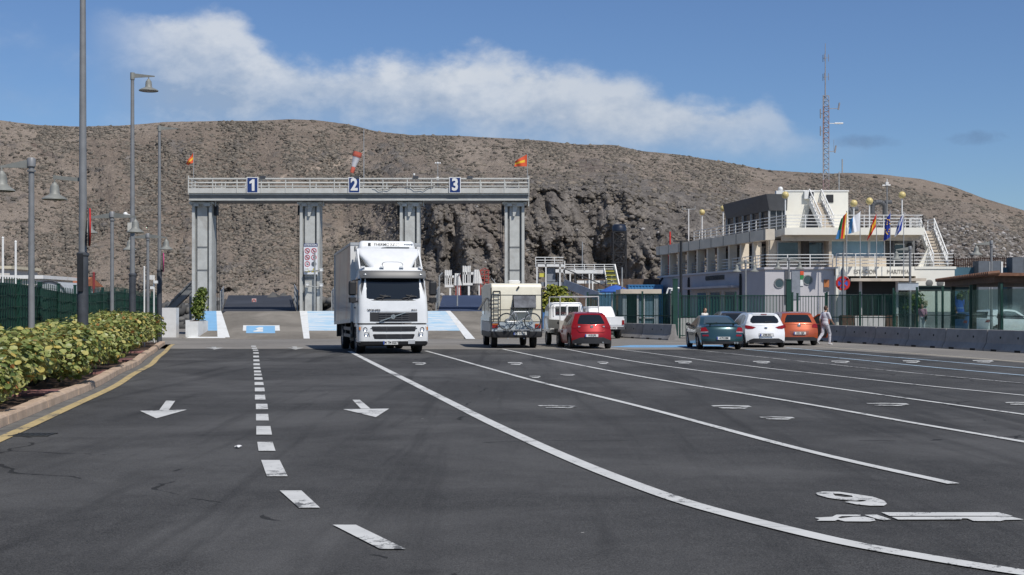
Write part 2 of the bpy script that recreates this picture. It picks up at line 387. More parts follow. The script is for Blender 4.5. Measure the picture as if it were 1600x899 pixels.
lines('lane_line', PWHITE, [([(868, 543), (1000, 567), (1240, 599), (1420, 624), (1600, 649), (1800, 677)], .11)])
lines('lane_line', PWHITE, [([(952, 545), (1000, 550.5), (1160, 571.5), (1300, 587.5), (1450, 604), (1600, 619), (1800, 640)], .10)])
lines('lane_line', PWORN, [([(1075, 546), (1110, 550), (1300, 570.5), (1450, 586), (1600, 600), (1800, 617)], .10)])
lines('blue_lane_line', PLBLUE, [([(1165, 546.5), (1300, 559), (1450, 574), (1600, 587.5), (1800, 603)], .13)])
lines('blue_lane_line', PLBLUE, [([(1228, 544), (1300, 550.5), (1450, 563.5), (1600, 576), (1800, 590)], .13)])
lines('cream_lane_line', PCREAM, [([(1272, 542), (1360, 548), (1480, 557), (1600, 566.5), (1800, 582)], .12)])
# broken centre line
mb = MB()
D = [((520, 823), (556, 823), (634, 861), (594, 861)), ((437, 769), (471, 769), (500, 796), (467, 796)), ((408, 721), (437, 721), (449.5, 746.5), (417, 746.5)), ((402, 692.5), (426, 692.5), (430.5, 706.5), (404, 706.5)), ((400.5, 667.5), (422.5, 667.5), (425, 681), (400.5, 681))]
for q in D: mb.sheet([G(*p) for p in q], Zp)
c2 = [(107, 685, 740, 0, 107), (106, 600, 645, 82, 101), (98, 523, 564, 0, 88), (97, 464, 496, 0, 83), (95, 417, 442, 0, 76), (93, 377, 398, 0, 70), (91, 347, 362, 0, 66), (90, 320, 336, 0, 60), (87, 290, 306, 0, 57), (85, 259, 276, 0, 54), (85, 227, 243, 0, 51), (84, 195, 210, 0, 49), (83, 166, 179, 0, 48), (80, 145, 155, 0, 46), (72, 128, 138, 0, 44), (66, 111, 121, 0, 42)]
for x, y0, y1, _, w in c2:
    a = 380+x/5.333; ww = w/5.333
    mb.sheet([G(a, 520+y0/5.333), G(a+ww*.94, 520+y0/5.333), G(a+ww, 520+y1/5.333), G(a, 520+y1/5.333)], Zp)
structure(mb.build('broken_centre_line', PWHITE, fix=False))
def arrow(pts_list, m=PWHITE):
    mb = MB()
    for pts in pts_list: mb.sheet([G(*p) for p in pts], Zp)
    return structure(mb.build('road_arrow', m, fix=False))
q8 = lambda L: [(x/3.747, 480+y/3.747) for x, y in L]
q2 = lambda L: [(380+x/5.333, 520+y/5.333) for x, y in L]
arrow([q8([(972, 553), (1026, 553), (988, 608), (932, 608)]), q8([(820, 612.5), (1095, 605.5), (915, 657)])])
arrow([q2([(910, 566), (972, 566), (1060, 640), (980, 640)]), q2([(832, 645), (1217, 640), (1105, 712)])])
arrow([[(329, 542.2), (339, 542.2), (337, 544), (331, 544)], [(322, 544), (350, 544), (335, 547)]], PWORN)
arrow([[(456, 542.2), (464, 542.2), (464, 544), (458, 544)], [(447, 544), (475, 544), (462, 547)]], PWORN)
# painted lane numbers and the lorry pictogram
mb = MB(); q6 = lambda L: [G(1250+x/4.571, 740+y/4.571) for x, y in L]
mb.sheet(q6([(110, 152), (160, 140), (280, 142), (390, 158), (520, 178), (600, 205), (622, 228), (600, 242), (500, 242), (400, 232), (320, 215), (350, 210), (430, 214), (478, 208), (440, 200), (400, 206), (300, 200), (200, 185), (130, 165)]), Zp, holes=[q6([(235, 155), (290, 157), (370, 170), (378, 180), (320, 181), (250, 171)])])
mb.sheet(q6([(580, 290), (1420, 290), (1520, 316), (640, 316)]), Zp)
mb.sheet(q6([(655, 323), (1500, 320), (1600, 342), (1465, 345), (1430, 353), (1240, 352), (1195, 334), (1160, 333), (1150, 342), (700, 342)]), Zp)
mb.sheet(q6([(105, 329), (230, 322), (260, 307), (430, 307), (435, 316), (300, 318), (270, 326), (290, 334), (380, 322), (460, 321), (530, 336), (540, 350), (500, 356), (320, 355), (270, 343), (250, 351), (120, 351), (140, 339)]), Zp)
mb.sheet(q6([(460, 308), (550, 307), (652, 342), (600, 347), (550, 337)]), Zp)
structure(mb.build('lane_pictogram', PWHITE, fix=False))
mb = MB()
def blob(px, py, w, h, sk=0):
    w0 = .16*h                                            # two thin strokes joined at one end, as a number laid flat along the lane
    mb.sheet([G(px-w*.5, py-h*.42), G(px-w*.1, py-h*.5), G(px+w*.42+sk, py-h*.36), G(px+w*.5+sk, py+h*.02), G(px+w*.34+sk, py+h*.06), G(px+w*.26, py-h*.16), G(px-w*.1, py-h*.26), G(px-w*.44, py-h*.16)], Zp)
    mb.sheet([G(px-w*.30, py+h*.10), G(px+w*.05, py+h*.04), G(px+w*.40+sk, py+h*.16), G(px+w*.30+sk, py+h*.46), G(px-w*.06, py+h*.40), G(px-w*.28, py+h*.30)], Zp)
for a in [(655, 569, 22, 4.5), (805, 569, 24, 4.6), (942, 568, 18, 4), (1068, 567, 28, 4.6), (1190, 567, 28, 4.2), (1313, 566.5, 30, 4), (1424, 566, 28, 4), (1536, 565.5, 34, 4), (836, 590, 18, 3.5)]: blob(*a)
structure(mb.build('lane_number', road_paint('half_worn_white_paint', (.54, .54, .52), .66), fix=False))
mb = MB()
for a in [(868, 637, 56, 5, 6), (1140, 637.5, 58, 6, 6), (1384, 633.5, 62, 5, 6), (1212, 655, 52, 5, 4), (887, 587, 24, 2.5), (1590, 632, 40, 5)]: blob(*a)
structure(mb.build('worn_lane_number', PWORN, fix=False))
mb = MB(); mb.sheet([G(950, 543.0), G(985, 540.0), G(1165, 539.6), G(1165, 542.6), G(1075, 543.4), G(1000, 543.6)], Zp-.002)
structure(mb.build('blue_road_band', road_paint('worn_blue_band_paint', (.17, .36, .58), .5, (.2, .2, .2)), fix=False))

# ------------------------------------------------------------------ kerb, gutter, yellow line, planting bed on the left
KP = [(-4.6, 4), (-5.35, 9), (-6.1, 13), (-6.72, 16.5), (-7.45, 20.6), (-8.42, 26), (-9.5, 31), (-10.5, 36), (-11.7, 41), (-12.95, 46.5), (-14.4, 52.5), (-15.3, 56.5)]
KS = smooth2(KP, 8)
def offset(path, d):
    out = []
    for i, p in enumerate(path):
        a = path[max(0, i-1)]; b = path[min(len(path)-1, i+1)]; dx, dy = b[0]-a[0], b[1]-a[1]; l = math.hypot(dx, dy)
        out.append((p[0]-dy/l*d, p[1]+dx/l*d))
    return out
KERBM = mat('sandstone_kerb', (.46, .34, .245), .85, var=.18, scale=2.5, bump=.35, dirt=(.30, .24, .19), dscale=2.0, damt=.6)
kr = MB(); acc = 0.0; seg = [KS[0]]
def resample(path, step):
    out = [path[0]]; need = step
    for a, b in zip(path[:-1], path[1:]):
        d = math.hypot(b[0]-a[0], b[1]-a[1]); t = 0
        while d-t >= need: t += need; out.append((a[0]+(b[0]-a[0])*t/d, a[1]+(b[1]-a[1])*t/d)); need = step
        need -= d-t
    return out
KB = resample(KS, .6)
for i, (a, b) in enumerate(zip(KB[:-1], KB[1:])):
    dx, dy = b[0]-a[0], b[1]-a[1]; l = math.hypot(dx, dy); ux, uy = dx/l, dy/l; nx, ny = -uy, ux
    j = (random.random()-.5)*.012; g = .008
    p = lambda s_, o_, z_: (a[0]+ux*s_+nx*(o_+j), a[1]+uy*s_+ny*(o_+j), z_)
    prof = [(0, 0), (.012, .12), (.035, .148), (.06, .155+j), (.20, .155+j), (.20, 0)]
    kr.grid([[p(g, o_, z_) for o_, z_ in prof], [p(l-g, o_, z_) for o_, z_ in prof]], smooth=False, closed=True)
    kr.add([p(g, o_, z_) for o_, z_ in prof], [(0, 1, 2, 3, 4, 5)]); kr.add([p(l-g, o_, z_) for o_, z_ in prof], [(5, 4, 3, 2, 1, 0)])
structure(kr.build('kerb', KERBM, fix=True))
GUT = mat('dusty_gutter', (.12, .115, .105), .9, var=.3, scale=4, dirt=(.25, .22, .18), dscale=3, damt=.5)
g0 = offset(KS, -.02); g1 = offset(KS, -.24)
mb = MB(); mb.grid([[(x, y, .008) for x, y in g0], [(x, y, .008) for x, y in g1]], smooth=False); structure(mb.build('gutter', GUT, fix=False))
mb = MB(); mb.ribbon(offset(KS, -.33), .17, Zp, n=1); structure(mb.build('yellow_edge_line', PYEL, fix=False))
SOIL = mat('dark_planting_soil', (.075, .045, .03), .95, var=.4, scale=5, bump=.8, bscale=14)
s0 = offset(KS, .2); s1 = offset(KS, 3.4)
mb = MB(); mb.grid([[(x, y, .10) for x, y in s0], [(x, y, .12) for x, y in s1], [(x-30, y, .12) for x, y in s1]], smooth=False); structure(mb.build('planting_bed', SOIL, fix=False))
PADM = mat('red_paving', (.25, .115, .105), .8, var=.15, scale=3, bump=.2, dirt=(.2, .15, .12), damt=.3)
mb = MB()
for k in (15.0, 22.2, 29.3, 36.0, 43.0):
    i = min(range(len(KS)), key=lambda t: abs(KS[t][1]-k)); j = min(len(KS)-1, i+2)
    a, b = KS[i], KS[j]; dx, dy = b[0]-a[0], b[1]-a[1]; l = math.hypot(dx, dy); ux, uy = dx/l, dy/l; nx, ny = -uy, ux
    q = [(a[0]+nx*o_+ux*s_, a[1]+ny*o_+uy*s_) for o_, s_ in ((.22, 0), (2.6, 0), (2.6, 1.2), (.22, 1.2))]
    mb.prism(q, .05, .145)
structure(mb.build('paving_strip', PADM))
# a drain grate in the gutter and a scrap of litter on the lane
dg_ = MB(); gx, gy = G(78, 681)
for k in range(7): dg_.box((gx-.42+k*.07, gy, .012), (.03, .30, .016))
dg_.box((gx-.21, gy-.165, .012), (.5, .03, .016)); dg_.box((gx-.21, gy+.165, .012), (.5, .03, .016))
tag(dg_.build('drain_grate', mat('cast_iron', (.04, .042, .042), .7, .3), origin=(gx-.21, gy, 0)), 'cast iron drain grate in the gutter beside the sandstone kerb', 'drain')
lx, ly = G(372, 701); lm = MB()
lm.grid([[(lx+(i-1.5)*.02+random.uniform(-.008, .008), ly+(j-1.5)*.04, .012+random.uniform(0, .025)) for i in range(4)] for j in range(4)], smooth=False)
tag(lm.build('paper_scrap', mat('white_paper', (.7, .7, .7), .9), origin=(lx, ly, .01)), 'crumpled white paper scrap on the asphalt left of the dashes', 'litter')
# ================================================================== the hill behind the harbour
SIL = [(-1400, 330), (-900, 270), (-500, 225), (-200, 200), (-60, 190), (0, 188.5), (60, 196), (130, 198), (200, 196), (260, 191), (330, 189.5), (400, 189), (450, 186.5), (490, 188), (540, 194), (590, 206), (640, 211), (700, 212), (780, 216), (850, 220), (900, 226), (960, 227), (1000, 236), (1060, 242), (1130, 253), (1200, 266), (1260, 270), (1330, 273), (1400, 290), (1450, 309), (1520, 318), (1600, 345), (1750, 395), (1950, 455), (2200, 481)]
SILB = [(1150, 300), (1250, 276), (1320, 270), (1380, 273), (1440, 280), (1490, 292), (1540, 311), (1600, 329), (1700, 362), (1850, 420), (2050, 480)]
CLF = [(-1400, 0), (480, 0), (560, .12), (620, .62), (680, .9), (800, .92), (1000, .9), (1120, .8), (1240, .75), (1400, .7), (1500, .6), (1600, .5), (2200, .3)]     # how much of a cliff
CLT = [(-1400, .6), (560, .62), (650, .70), (760, .66), (850, .72), (960, .76), (1060, .74), (1160, .72), (1300, .66), (1420, .72), (1500, .8), (1600, .8), (2200, .8)]  # its top, as a share of the ridge
def ip(tab, x): return np.interp(x, [t[0] for t in tab], [t[1] for t in tab])
def terrain(name, sil, a0, a1, step, rows, Dfoot, Dridge, clf, clt, amp, seed, m):
    A = np.arange(a0, a1+1, step, dtype=float); T = np.linspace(0, 1, rows)**1.08
    V = []; ROCK = []; PALE = []; k = len(A); S = ip(sil, A); CF = ip(clf, A); CT = ip(clt, A)
    off = Vector((seed*13.7, seed*7.1, seed*3.3))
    for r, t in enumerate(T):
        for c in range(k):
            a = A[c]; er = (482-S[c])/2000+.0
            rel = -.02+1.02*t                            # share of the ridge's height reached
            er_ = er
            d0 = t**1.15                                 # open slope
            ctop = CT[c]; d1 = (.05*t/ctop if t < ctop else .05+.95*(t-ctop)/(1-ctop))    # cliff, then plateau
            d = d0*(1-CF[c])+d1*CF[c]
            wob = mnoise.fractal(Vector((a*.006, t*.6, seed)), 1.0, 2.0, 3)
            gul = mnoise.noise(Vector((a*.016+t*1.3, t*.5, seed+4)))+.55*mnoise.noise(Vector((a*.045+t*1.8, t*1.0, seed+9)))+.35*abs(mnoise.noise(Vector((a*.11+t*2.5, t*2.0, seed+5))))
            edge_ = math.sin(math.pi*min(1, t*1.02))**.5 if t < .98 else 0
            gul2 = mnoise.noise(Vector((a*.010+t*.9, t*1.1, seed+14)))+.6*mnoise.fractal(Vector((a*.028+t*1.0, t*2.2, seed+9)), 1.0, 2.0, 4)
            D = Dfoot+(Dridge-Dfoot)*d+wob*16*edge_+(gul2*9+abs(gul)*4*(1-CF[c])+gul2*1.5*CF[c])*edge_
            Z = 1.6*rel+er_*rel*D if rel > 0 else rel*60
            x = (a-800)/2000*D
            p = Vector((x, D, Z))
            q = p*.03+off
            rid = mnoise.ridged_multi_fractal(q, .9, 2.1, 5, 1.0, 2.0)-1.0
            cl = CF[c]*(1 if t < ctop else max(0, 1-(t-ctop)*5))
            fr = mnoise.fractal(p*.12+off, .8, 2.0, 4)
            qr = float(np.interp(a, [930, 1080, 1750, 2000], [0, 1, 1, .3]))*max(0, min(1, (.84-t)*6))*max(0, min(1, .75+mnoise.noise(Vector((a*.02, t*7, 3)))*1.2)); cl0 = cl; cl = max(cl, .75*qr) if seed < 2 else cl
            e2 = min(1, t*8)*(1 if t < .93 else max(.12, (1-t)/.07))
            # cliffs are broken into buttresses and ledges; the open slope is only rough
            col_ = abs(mnoise.noise(Vector((x*.11+Z*.05, Z*.018, seed+20))))*3.2+abs(mnoise.noise(Vector((x*.33, Z*.06, seed+31))))*1.5
            p.y += (rid*amp*(.5+.75*cl)+fr*(1.0+1.5*cl)-col_*cl*.8)*e2
            fr2 = mnoise.fractal(Vector((p.x*.5, p.y*.4, p.z*.32))+off, .7, 2.0, 4); sl_ = abs(mnoise.noise(Vector((x*.42+Z*.25, Z*.16, seed+50))))
            p.y += (fr2*1.5-sl_*1.6)*cl*e2; p.z += (rid*amp*.35+fr*(.8+.6*cl)+fr2*.5)*e2
            oc = mnoise.ridged_multi_fractal(Vector((a*.0075+t*1.5, t*4.2, seed+40)), 1.0, 2.0, 4, 1.0, 2.0)
            sy = 482-rel*er*2000; ocr = max(0, min(1, (oc-1.25)*2.0))*(.15 < t < .9)*(1-cl)
            for qx, qy, rx, ry in ((515, 244, 60, 9), (612, 236, 42, 20), (600, 262, 30, 12), (690, 232, 40, 9), (915, 258, 40, 9), (1350, 300, 50, 8), (150, 262, 40, 8), (280, 225, 60, 7)): ocr = max(ocr, 1.25*math.exp(-(((a-qx)/rx)**2+((sy-qy)/ry)**2))*(.45+.9*max(0, mnoise.noise(Vector((a*.09, sy*.16, 3)))+.3)))
            ocr = min(1, ocr); p.y -= ocr*2.6*e2; ty = 296-(a-380)*.30+4*math.sin(a*.05); PALE.append(math.exp(-((sy-ty)/2.2)**2) if seed < 2 and 330 < a < 575 else 0.0)
            V.append(p); ROCK.append(min(1, max(cl, qr)+ocr*.75))
    me = bpy.data.meshes.new(name)
    F = [(r*k+c, r*k+c+1, (r+1)*k+c+1, (r+1)*k+c) for r in range(rows-1) for c in range(k-1)]
    # a back face so that the hill is a body, not a curtain
    b0 = len(V); V += [Vector(((A[c]-800)/2000*(Dridge*1.9), Dridge*1.9, -5)) for c in range(k)]
    F += [((rows-1)*k+c, (rows-1)*k+c+1, b0+c+1, b0+c) for c in range(k-1)]
    me.from_pydata(V, [], F); me.materials.append(m); me.polygons.foreach_set('use_smooth', [True]*len(F)); me.update()
    at = me.attributes.new('bare_rock', 'FLOAT', 'POINT'); at.data.foreach_set('value', ROCK+[0.0]*(len(V)-len(ROCK)))
    at = me.attributes.new('pale_track', 'FLOAT', 'POINT'); at.data.foreach_set('value', PALE+[0.0]*(len(V)-len(PALE)))
    ob = bpy.data.objects.new(name, me); COL.objects.link(ob); structure(ob)
    return ob, A, T, V, k
def hill_material():
    m = bpy.data.materials.new('dry_volcanic_hillside'); m.use_nodes = True; n = NT(m.node_tree); n.n.clear()
    out = n('ShaderNodeOutputMaterial'); p = n('ShaderNodeBsdfPrincipled'); n.l.new(p.outputs[0], out.inputs[0])
    co = n('ShaderNodeTexCoord').outputs['Object']; geo = n('ShaderNodeNewGeometry')
    nz = n('ShaderNodeSeparateXYZ', {0: geo.outputs['Normal']}).outputs[2]
    big = n.noise(co, .012, 6, .6, .5); mid = n.noise(co, .09, 6, .65, .3); fine = n.noise(co, .55, 5, .7); vf = n.noise(co, 1.9, 3, .7)
    soil = n.mix(n.smooth(big, .36, .64), (.235, .192, .158), (.335, .282, .235))
    soil = n.mix(n.math('MULTIPLY', n.smooth(mid, .46, .70), .65), soil, (.165, .138, .116))
    soil = n.mix(n.math('MULTIPLY', n.smooth(fine, .50, .72), .55), soil, (.44, .365, .295))
    soil = n.mix(n.math('MULTIPLY', n.smooth(vf, .55, .70), .35), soil, (.095, .083, .070))
    st = n('ShaderNodeMapping', {'Vector': co, 'Scale': (1, 1, .34), 'Rotation': (0, .45, 0)})
    rn = n.noise(st.outputs[0], .22, 7, .7, 1.0); rn2 = n.noise(st.outputs[0], 1.1, 4, .7, .5)
    rock = n.mix(n.smooth(rn, .35, .68), (.135, .122, .112), (.285, .257, .230))
    rock = n.mix(n.math('MULTIPLY', n.smooth(rn2, .56, .74), .6), rock, (.25, .225, .20))
    rock = n.mix(n.math('MULTIPLY', n.smooth(big, .5, .64), .45), rock, (.19, .115, .08))
    rn3 = n.noise(st.outputs[0], 2.6, 4, .75, .4); rock = n.mix(n.math('MULTIPLY', n.smooth(rn3, .54, .66), .6), rock, (.075, .068, .062)); rock = n.mix(n.math('MULTIPLY', n.smooth(rn3, .46, .32), .55), rock, (.26, .235, .21))
    pa = n('ShaderNodeAttribute', attribute_name='pale_track').outputs['Fac']; soil = n.mix(n.math('MULTIPLY', pa, .8), soil, (.50, .41, .33))
    xx = n('ShaderNodeSeparateXYZ', {0: co}).outputs[0]
    ra = n('ShaderNodeAttribute', attribute_name='bare_rock').outputs['Fac']
    steep = n.smooth(n.math('ADD', n.math('MULTIPLY', ra, .9), n.math('ADD', n.math('MULTIPLY', n.math('SUBTRACT', mid, .5), .9), n.math('MULTIPLY', n.smooth(nz, .8, .3), .35))), .38, .66)
    # pale spoil on the quarried right flank
    vo = n('ShaderNodeTexVoronoi', {'Vector': co, 'Scale': .55}); pale = n.smooth(n('ShaderNodeSeparateColor', {0: vo.outputs['Color']}).outputs[0], .60, .9)
    rock = n.mix(n.math('MULTIPLY', pale, n.math('MULTIPLY', n.smooth(xx, 20, 110), .75)), rock, (.33, .31, .29))
    c = n.mix(steep, soil, rock)
    n.set(p.inputs['Base Color'], c); p.inputs['Roughness'].default_value = .95; p.inputs['Specular IOR Level'].default_value = .1
    h = n.math('ADD', n.math('MULTIPLY', fine, .6), n.math('ADD', n.math('MULTIPLY', rn2, .6), n.math('MULTIPLY', vf, .4)))
    b = n('ShaderNodeBump', {'Height': h, 'Strength': 1.0, 'Distance': 1.6}); n.l.new(b.outputs[0], p.inputs['Normal'])
    return m
HILLM = hill_material()
hill, HA, HT, HV, HK = terrain('hill', SIL, -1400, 2200, 3, 250, 250, 470, CLF, CLT, 2.6, 1.0, HILLM)
hillb, BA, BT, BV, BK = terrain('far_hill', SILB, 1150, 2060, 8, 60, 520, 760, [(0, 0), (3000, 0)], [(0, .6), (3000, .6)], 2.0, 5.0, HILLM)

ico = bmesh.new(); bmesh.ops.create_icosphere(ico, subdivisions=1, radius=1.0)
IV = np.array([v.co[:] for v in ico.verts]); ico.verts.index_update(); IF = np.array([[v.index for v in f.verts] for f in ico.faces]); ico.free()
def scatter(name, m, pts, rad, squash, jit):
    n = len(pts); k = len(IV)
    V = np.repeat(IV[None], n, 0)*(1+np.random.uniform(-jit, jit, (n, k, 1)))
    th = np.random.uniform(0, 6.28, n); c, s_ = np.cos(th), np.sin(th)
    x = V[:, :, 0]*c[:, None]-V[:, :, 1]*s_[:, None]; y = V[:, :, 0]*s_[:, None]+V[:, :, 1]*c[:, None]
    V[:, :, 0] = x*np.random.uniform(.8, 1.3, (n, 1)); V[:, :, 1] = y; V[:, :, 2] *= squash
    V = V*rad[:, None, None]+pts[:, None, :]
    F = (IF[None]+(np.arange(n)*k)[:, None, None]).reshape(-1, 3)
    me = bpy.data.meshes.new(name); me.vertices.add(n*k); me.vertices.foreach_set('co', V.reshape(-1).astype('f'))
    me.loops.add(F.size); me.polygons.add(len(F)); me.loops.foreach_set('vertex_index', F.reshape(-1).astype('i'))
    me.polygons.foreach_set('loop_start', np.arange(0, F.size, 3).astype('i')); me.update(calc_edges=True)
    me.materials.append(m); ob = bpy.data.objects.new(name, me); COL.objects.link(ob); return stuff(ob)
def island_mat(name, stops, rough=.9, var=None):
    m = bpy.data.materials.new(name); m.use_nodes = True; n = NT(m.node_tree); n.n.clear()
    out = n('ShaderNodeOutputMaterial'); p = n('ShaderNodeBsdfPrincipled'); n.l.new(p.outputs[0], out.inputs[0])
    g = n('ShaderNodeNewGeometry'); n.set(p.inputs['Base Color'], n.ramp(g.outputs['Random Per Island'], stops))
    p.inputs['Roughness'].default_value = rough; p.inputs['Specular IOR Level'].default_value = .2
    return m
def on_terrain(A, T, V, k, count, wfun):
    rows = len(T); out = []; tries = 0
    rng = np.random.default_rng(3)
    while len(out) < count and tries < count*12:
        tries += 1
        c = rng.integers(0, k-2); r = int(rng.random()*(rows-2)); a = A[c]; t = T[r]
        if rng.random() > wfun(a, t, r): continue
        u, v = rng.random(2); i = r*k+c
        p = V[i]*(1-u)*(1-v)+V[i+1]*u*(1-v)+V[i+k]*(1-u)*v+V[i+k+1]*u*v
        out.append((p.x, p.y, p.z))
    return np.array(out)
def wbush(a, t, r):
    if a < -260 or a > 1900: return .12
    cf = float(ip(CLF, a)); ct = float(ip(CLT, a))
    cf = max(cf, .9*float(np.interp(a, [1000, 1200], [0, .8]))*(t < .8)); ct = .8 if a > 1250 else ct; w = (1-cf)*(.45+.55*t)+cf*(1.0 if t > ct else .03)
    cl = 1.3*mnoise.fractal(Vector((a*.011+t*2.3, t*3.1-a*.006, 2)), .8, 2.1, 5)
    return w*min(1, max(.10, .52+cl*1.35))
pts = on_terrain(HA, HT, HV, HK, 95000, wbush)
rad = np.random.uniform(.3, 1.0, len(pts))**1.6*.74*(pts[:, 1]/380)**.6
scatter('hillside_scrub', island_mat('dry_scrub', [(0, (.075, .068, .058)), (.35, (.125, .110, .093)), (.7, (.165, .146, .122)), (1, (.22, .185, .15))]), pts, rad, .78, .42)
pts = on_terrain(BA, BT, BV, BK, 3000, lambda a, t, r: .9)
scatter('far_scrub', bpy.data.materials['dry_scrub'], pts, np.random.uniform(.6, 1.8, len(pts)), .6, .35)
def wrock(a, t, r):
    return float(np.interp(a, [560, 640, 1050, 1250, 1380, 1500, 1700, 1900], [0, .02, .03, .22, .7, 1, 1, .4]))*(1 if .04 < t < (.62 if a < 1120 else .80) else .0)
pts = on_terrain(HA, HT, HV, HK, 34000, wrock)
pts = pts[np.argsort(pts[:, 0])]; scatter('fallen_boulders', island_mat('pale_boulder', [(0, (.07, .062, .056)), (.55, (.15, .135, .122)), (.88, (.25, .235, .22)), (1, (.42, .40, .385))]), pts, np.random.uniform(.3, 1.0, len(pts))**2.0*.66, .75, .3)
# ================================================================== left side: fence, lamps, hedge
FA, FB = Vector((-12.6, 24.0, 0)), Vector((-18.1, 66.0, 0))
fn = thing('mesh_fence', 'dark green mesh fence with dark screen behind the leafy hedge', 'fence', FA, world=True)
fd = (FB-FA).normalized(); fnr = Vector((-fd.y, fd.x, 0)); FL = (FB-FA).length; FA2 = FA-fd*10; FL2 = FL+10
SCREEN = mat('dark_green_screen', (.012, .052, .038), .85, var=.25, scale=.5, dirt=(.025, .07, .052), dscale=.6, damt=.6)
def fz(t): return 2.28 + .10*math.sin(t*.35)
w = MB()
N = int(FL2/.28)
for i in range(N+1):
    p = FA2+fd*(FL2*i/N); h = fz(FL2*i/N)
    w.bar(p+Vector((0, 0, .1)), p+Vector((0, 0, h+.10)), .022, .022)
for z in (.25, .75, 1.25, 1.55, 1.9, 2.2):
    for i in range(24):
        a = FA2+fd*(FL2*i/24); b = FA2+fd*(FL2*(i+1)/24)
        dz = fz(FL2*i/24)-2.28
        w.bar(a+Vector((.0, 0, z+dz))-fnr*.02, b+Vector((0, 0, z+dz))-fnr*.02, .012, .014)
w.build('wire_mesh', GREENM, fn)
w = MB()
rows = [[tuple(FA2+fd*(FL2*i/60)+fnr*(.09+.03*math.sin(i*1.7))+Vector((0, 0, z if z < 1 else fz(FL2*i/60)-.06))) for i in range(61)] for z in (.05, 1.9)]
rows2 = [[(x+fnr.x*.03, y+fnr.y*.03, z) for x, y, z in r] for r in rows]
w.grid(rows, smooth=False); w.grid(rows2, smooth=False); w.build('screen_cloth', SCREEN, fn)
for i in range(int(FL2/2.6)+1):
    p = FA2+fd*(i*2.6); m_ = MB(); m_.box(tuple(p+fnr*.02+Vector((0, 0, 1.2))), (.08, .08, 2.4)); m_.box(tuple(p+fnr*.02+Vector((0, 0, 2.41))), (.1, .1, .03))
    m_.build('post', GREENM, fn)
# ---- bell lamps
BELL = mat('bell_lamp_metal', (.23, .235, .215), .55, .1, var=.15, dirt=(.12, .12, .11), damt=.4)
def bell_parts(root, x, z, y=0.0, r=.29):
    m_ = MB(); m_.lathe([(.02, .36), (.05, .35), (.075, .30), (.105, .27), (.12, .18), (.125, .07), (.15, .03), (r*.75, -.02), (r, -.07), (r*1.02, -.10), (r*.98, -.105), (r*.7, -.05), (.11, .0), (.01, .02)], 24, (x, y, z))
    b = m_.build('bell_shade', BELL, root)
    g = MB(); g.lathe([(.001, -.11), (r*.5, -.105), (r*.8, -.085), (r*.8, -.07), (.001, -.06)], 20, (x, y, z)); g.build('lens', mat('lamp_lens_grey', (.10, .10, .095), .3), b)
def double_lamp(loc, label, h=5.0, rz=0.0, sx=(-1, 1), arm=1.0, drop=0.0, group='bell lamps along the roads'):
    t = thing('bell_lamp', label, 'street lamp', loc, rz, group)
    m_ = MB(); m_.tube((0, 0, 0), (0, 0, h), .075, .06, 14); m_.lathe([(.09, h-.32), (.09, h-.28), (.065, h-.27)], 14); m_.lathe([(.065, h-.22), (.09, h-.20), (.09, h-.03), (.07, h)], 14); m_.lathe([(.11, 0), (.11, .45), (.08, .5)], 14)
    m_.build('pole', POLEG, t)
    for s_ in sx:
        a = MB(); z0 = h-.13
        a.add([(s_*.06, -.02, z0+.09), (s_*arm, -.015, z0-.05), (s_*arm, -.015, z0-.09), (s_*.06, -.02, z0-.10), (s_*.06, .02, z0+.09), (s_*arm, .015, z0-.05), (s_*arm, .015, z0-.09), (s_*.06, .02, z0-.10)],
              [(0, 1, 2, 3), (7, 6, 5, 4), (0, 4, 5, 1), (1, 5, 6, 2), (2, 6, 7, 3), (3, 7, 4, 0)])
        a.tube((s_*(arm-.03), 0, z0-.06), (s_*(arm-.03), 0, z0-.22-drop), .022)
        a.build('arm', BELL, t); bell_parts(t, s_*(arm-.03), z0-.52-drop)
    return t
double_lamp((-10.85, 28.9, 0), 'nearest bell lamp on grey post at left edge of photo', 5.0, R(-3), sx=(-1,), arm=.72)
double_lamp((-14.06, 45.0, 0), 'double bell lamp between the two tallest left poles', 5.0, R(-15), arm=.95)
double_lamp((-16.5, 58.0, 0), 'small farthest double bell lamp beyond the left hedge', 5.0, R(-14), arm=.95)
t = thing('bell_lamp_on_arm', 'bell lamp on a thin arm beside the tallest dark pole', 'street lamp', (-10.2, 30.5, 0), 0)
# the lamp right of the near post hangs from its own bracket on the tall pole
def tall_pole(loc, label, h, base_h, arm=True, r=.105, bell=True):
    t = thing('tall_lamp_pole', label, 'street lamp', loc, 0, 'tall lamp poles along the left hedge')
    m_ = MB(); m_.tube((0, 0, base_h), (0, 0, h), r*.82, r*.55, 16); m_.build('pole', POLEG, t)
    m_ = MB(); m_.tube((0, 0, 0), (0, 0, base_h), r*1.12, r*1.08, 16); m_.lathe([(r*1.1, base_h-.02), (r*1.25, base_h), (r*1.25, base_h+.06), (r*.8, base_h+.1)], 16); m_.build('base_sleeve', POLED, t)
    if arm:
        a = MB(); a.add([(0, -.02, h), (.85, -.015, h-.10), (.85, -.015, h-.14), (0, -.02, h-.18), (0, .02, h), (.85, .015, h-.10), (.85, .015, h-.14), (0, .02, h-.18)], [(0, 1, 2, 3), (7, 6, 5, 4), (0, 4, 5, 1), (1, 5, 6, 2), (2, 6, 7, 3), (3, 7, 4, 0)])
        a.lathe([(.085, h-.25), (.085, h+.02), (.02, h+.03)], 14); a.tube((.62, 0, h-.13), (.62, 0, h-.26 if bell else h-.14), .02); a.build('arm', BELL, t)
        if bell: bell_parts(t, .62, h-.58, 0, .36)
    return t
bpy.data.objects.remove(t)
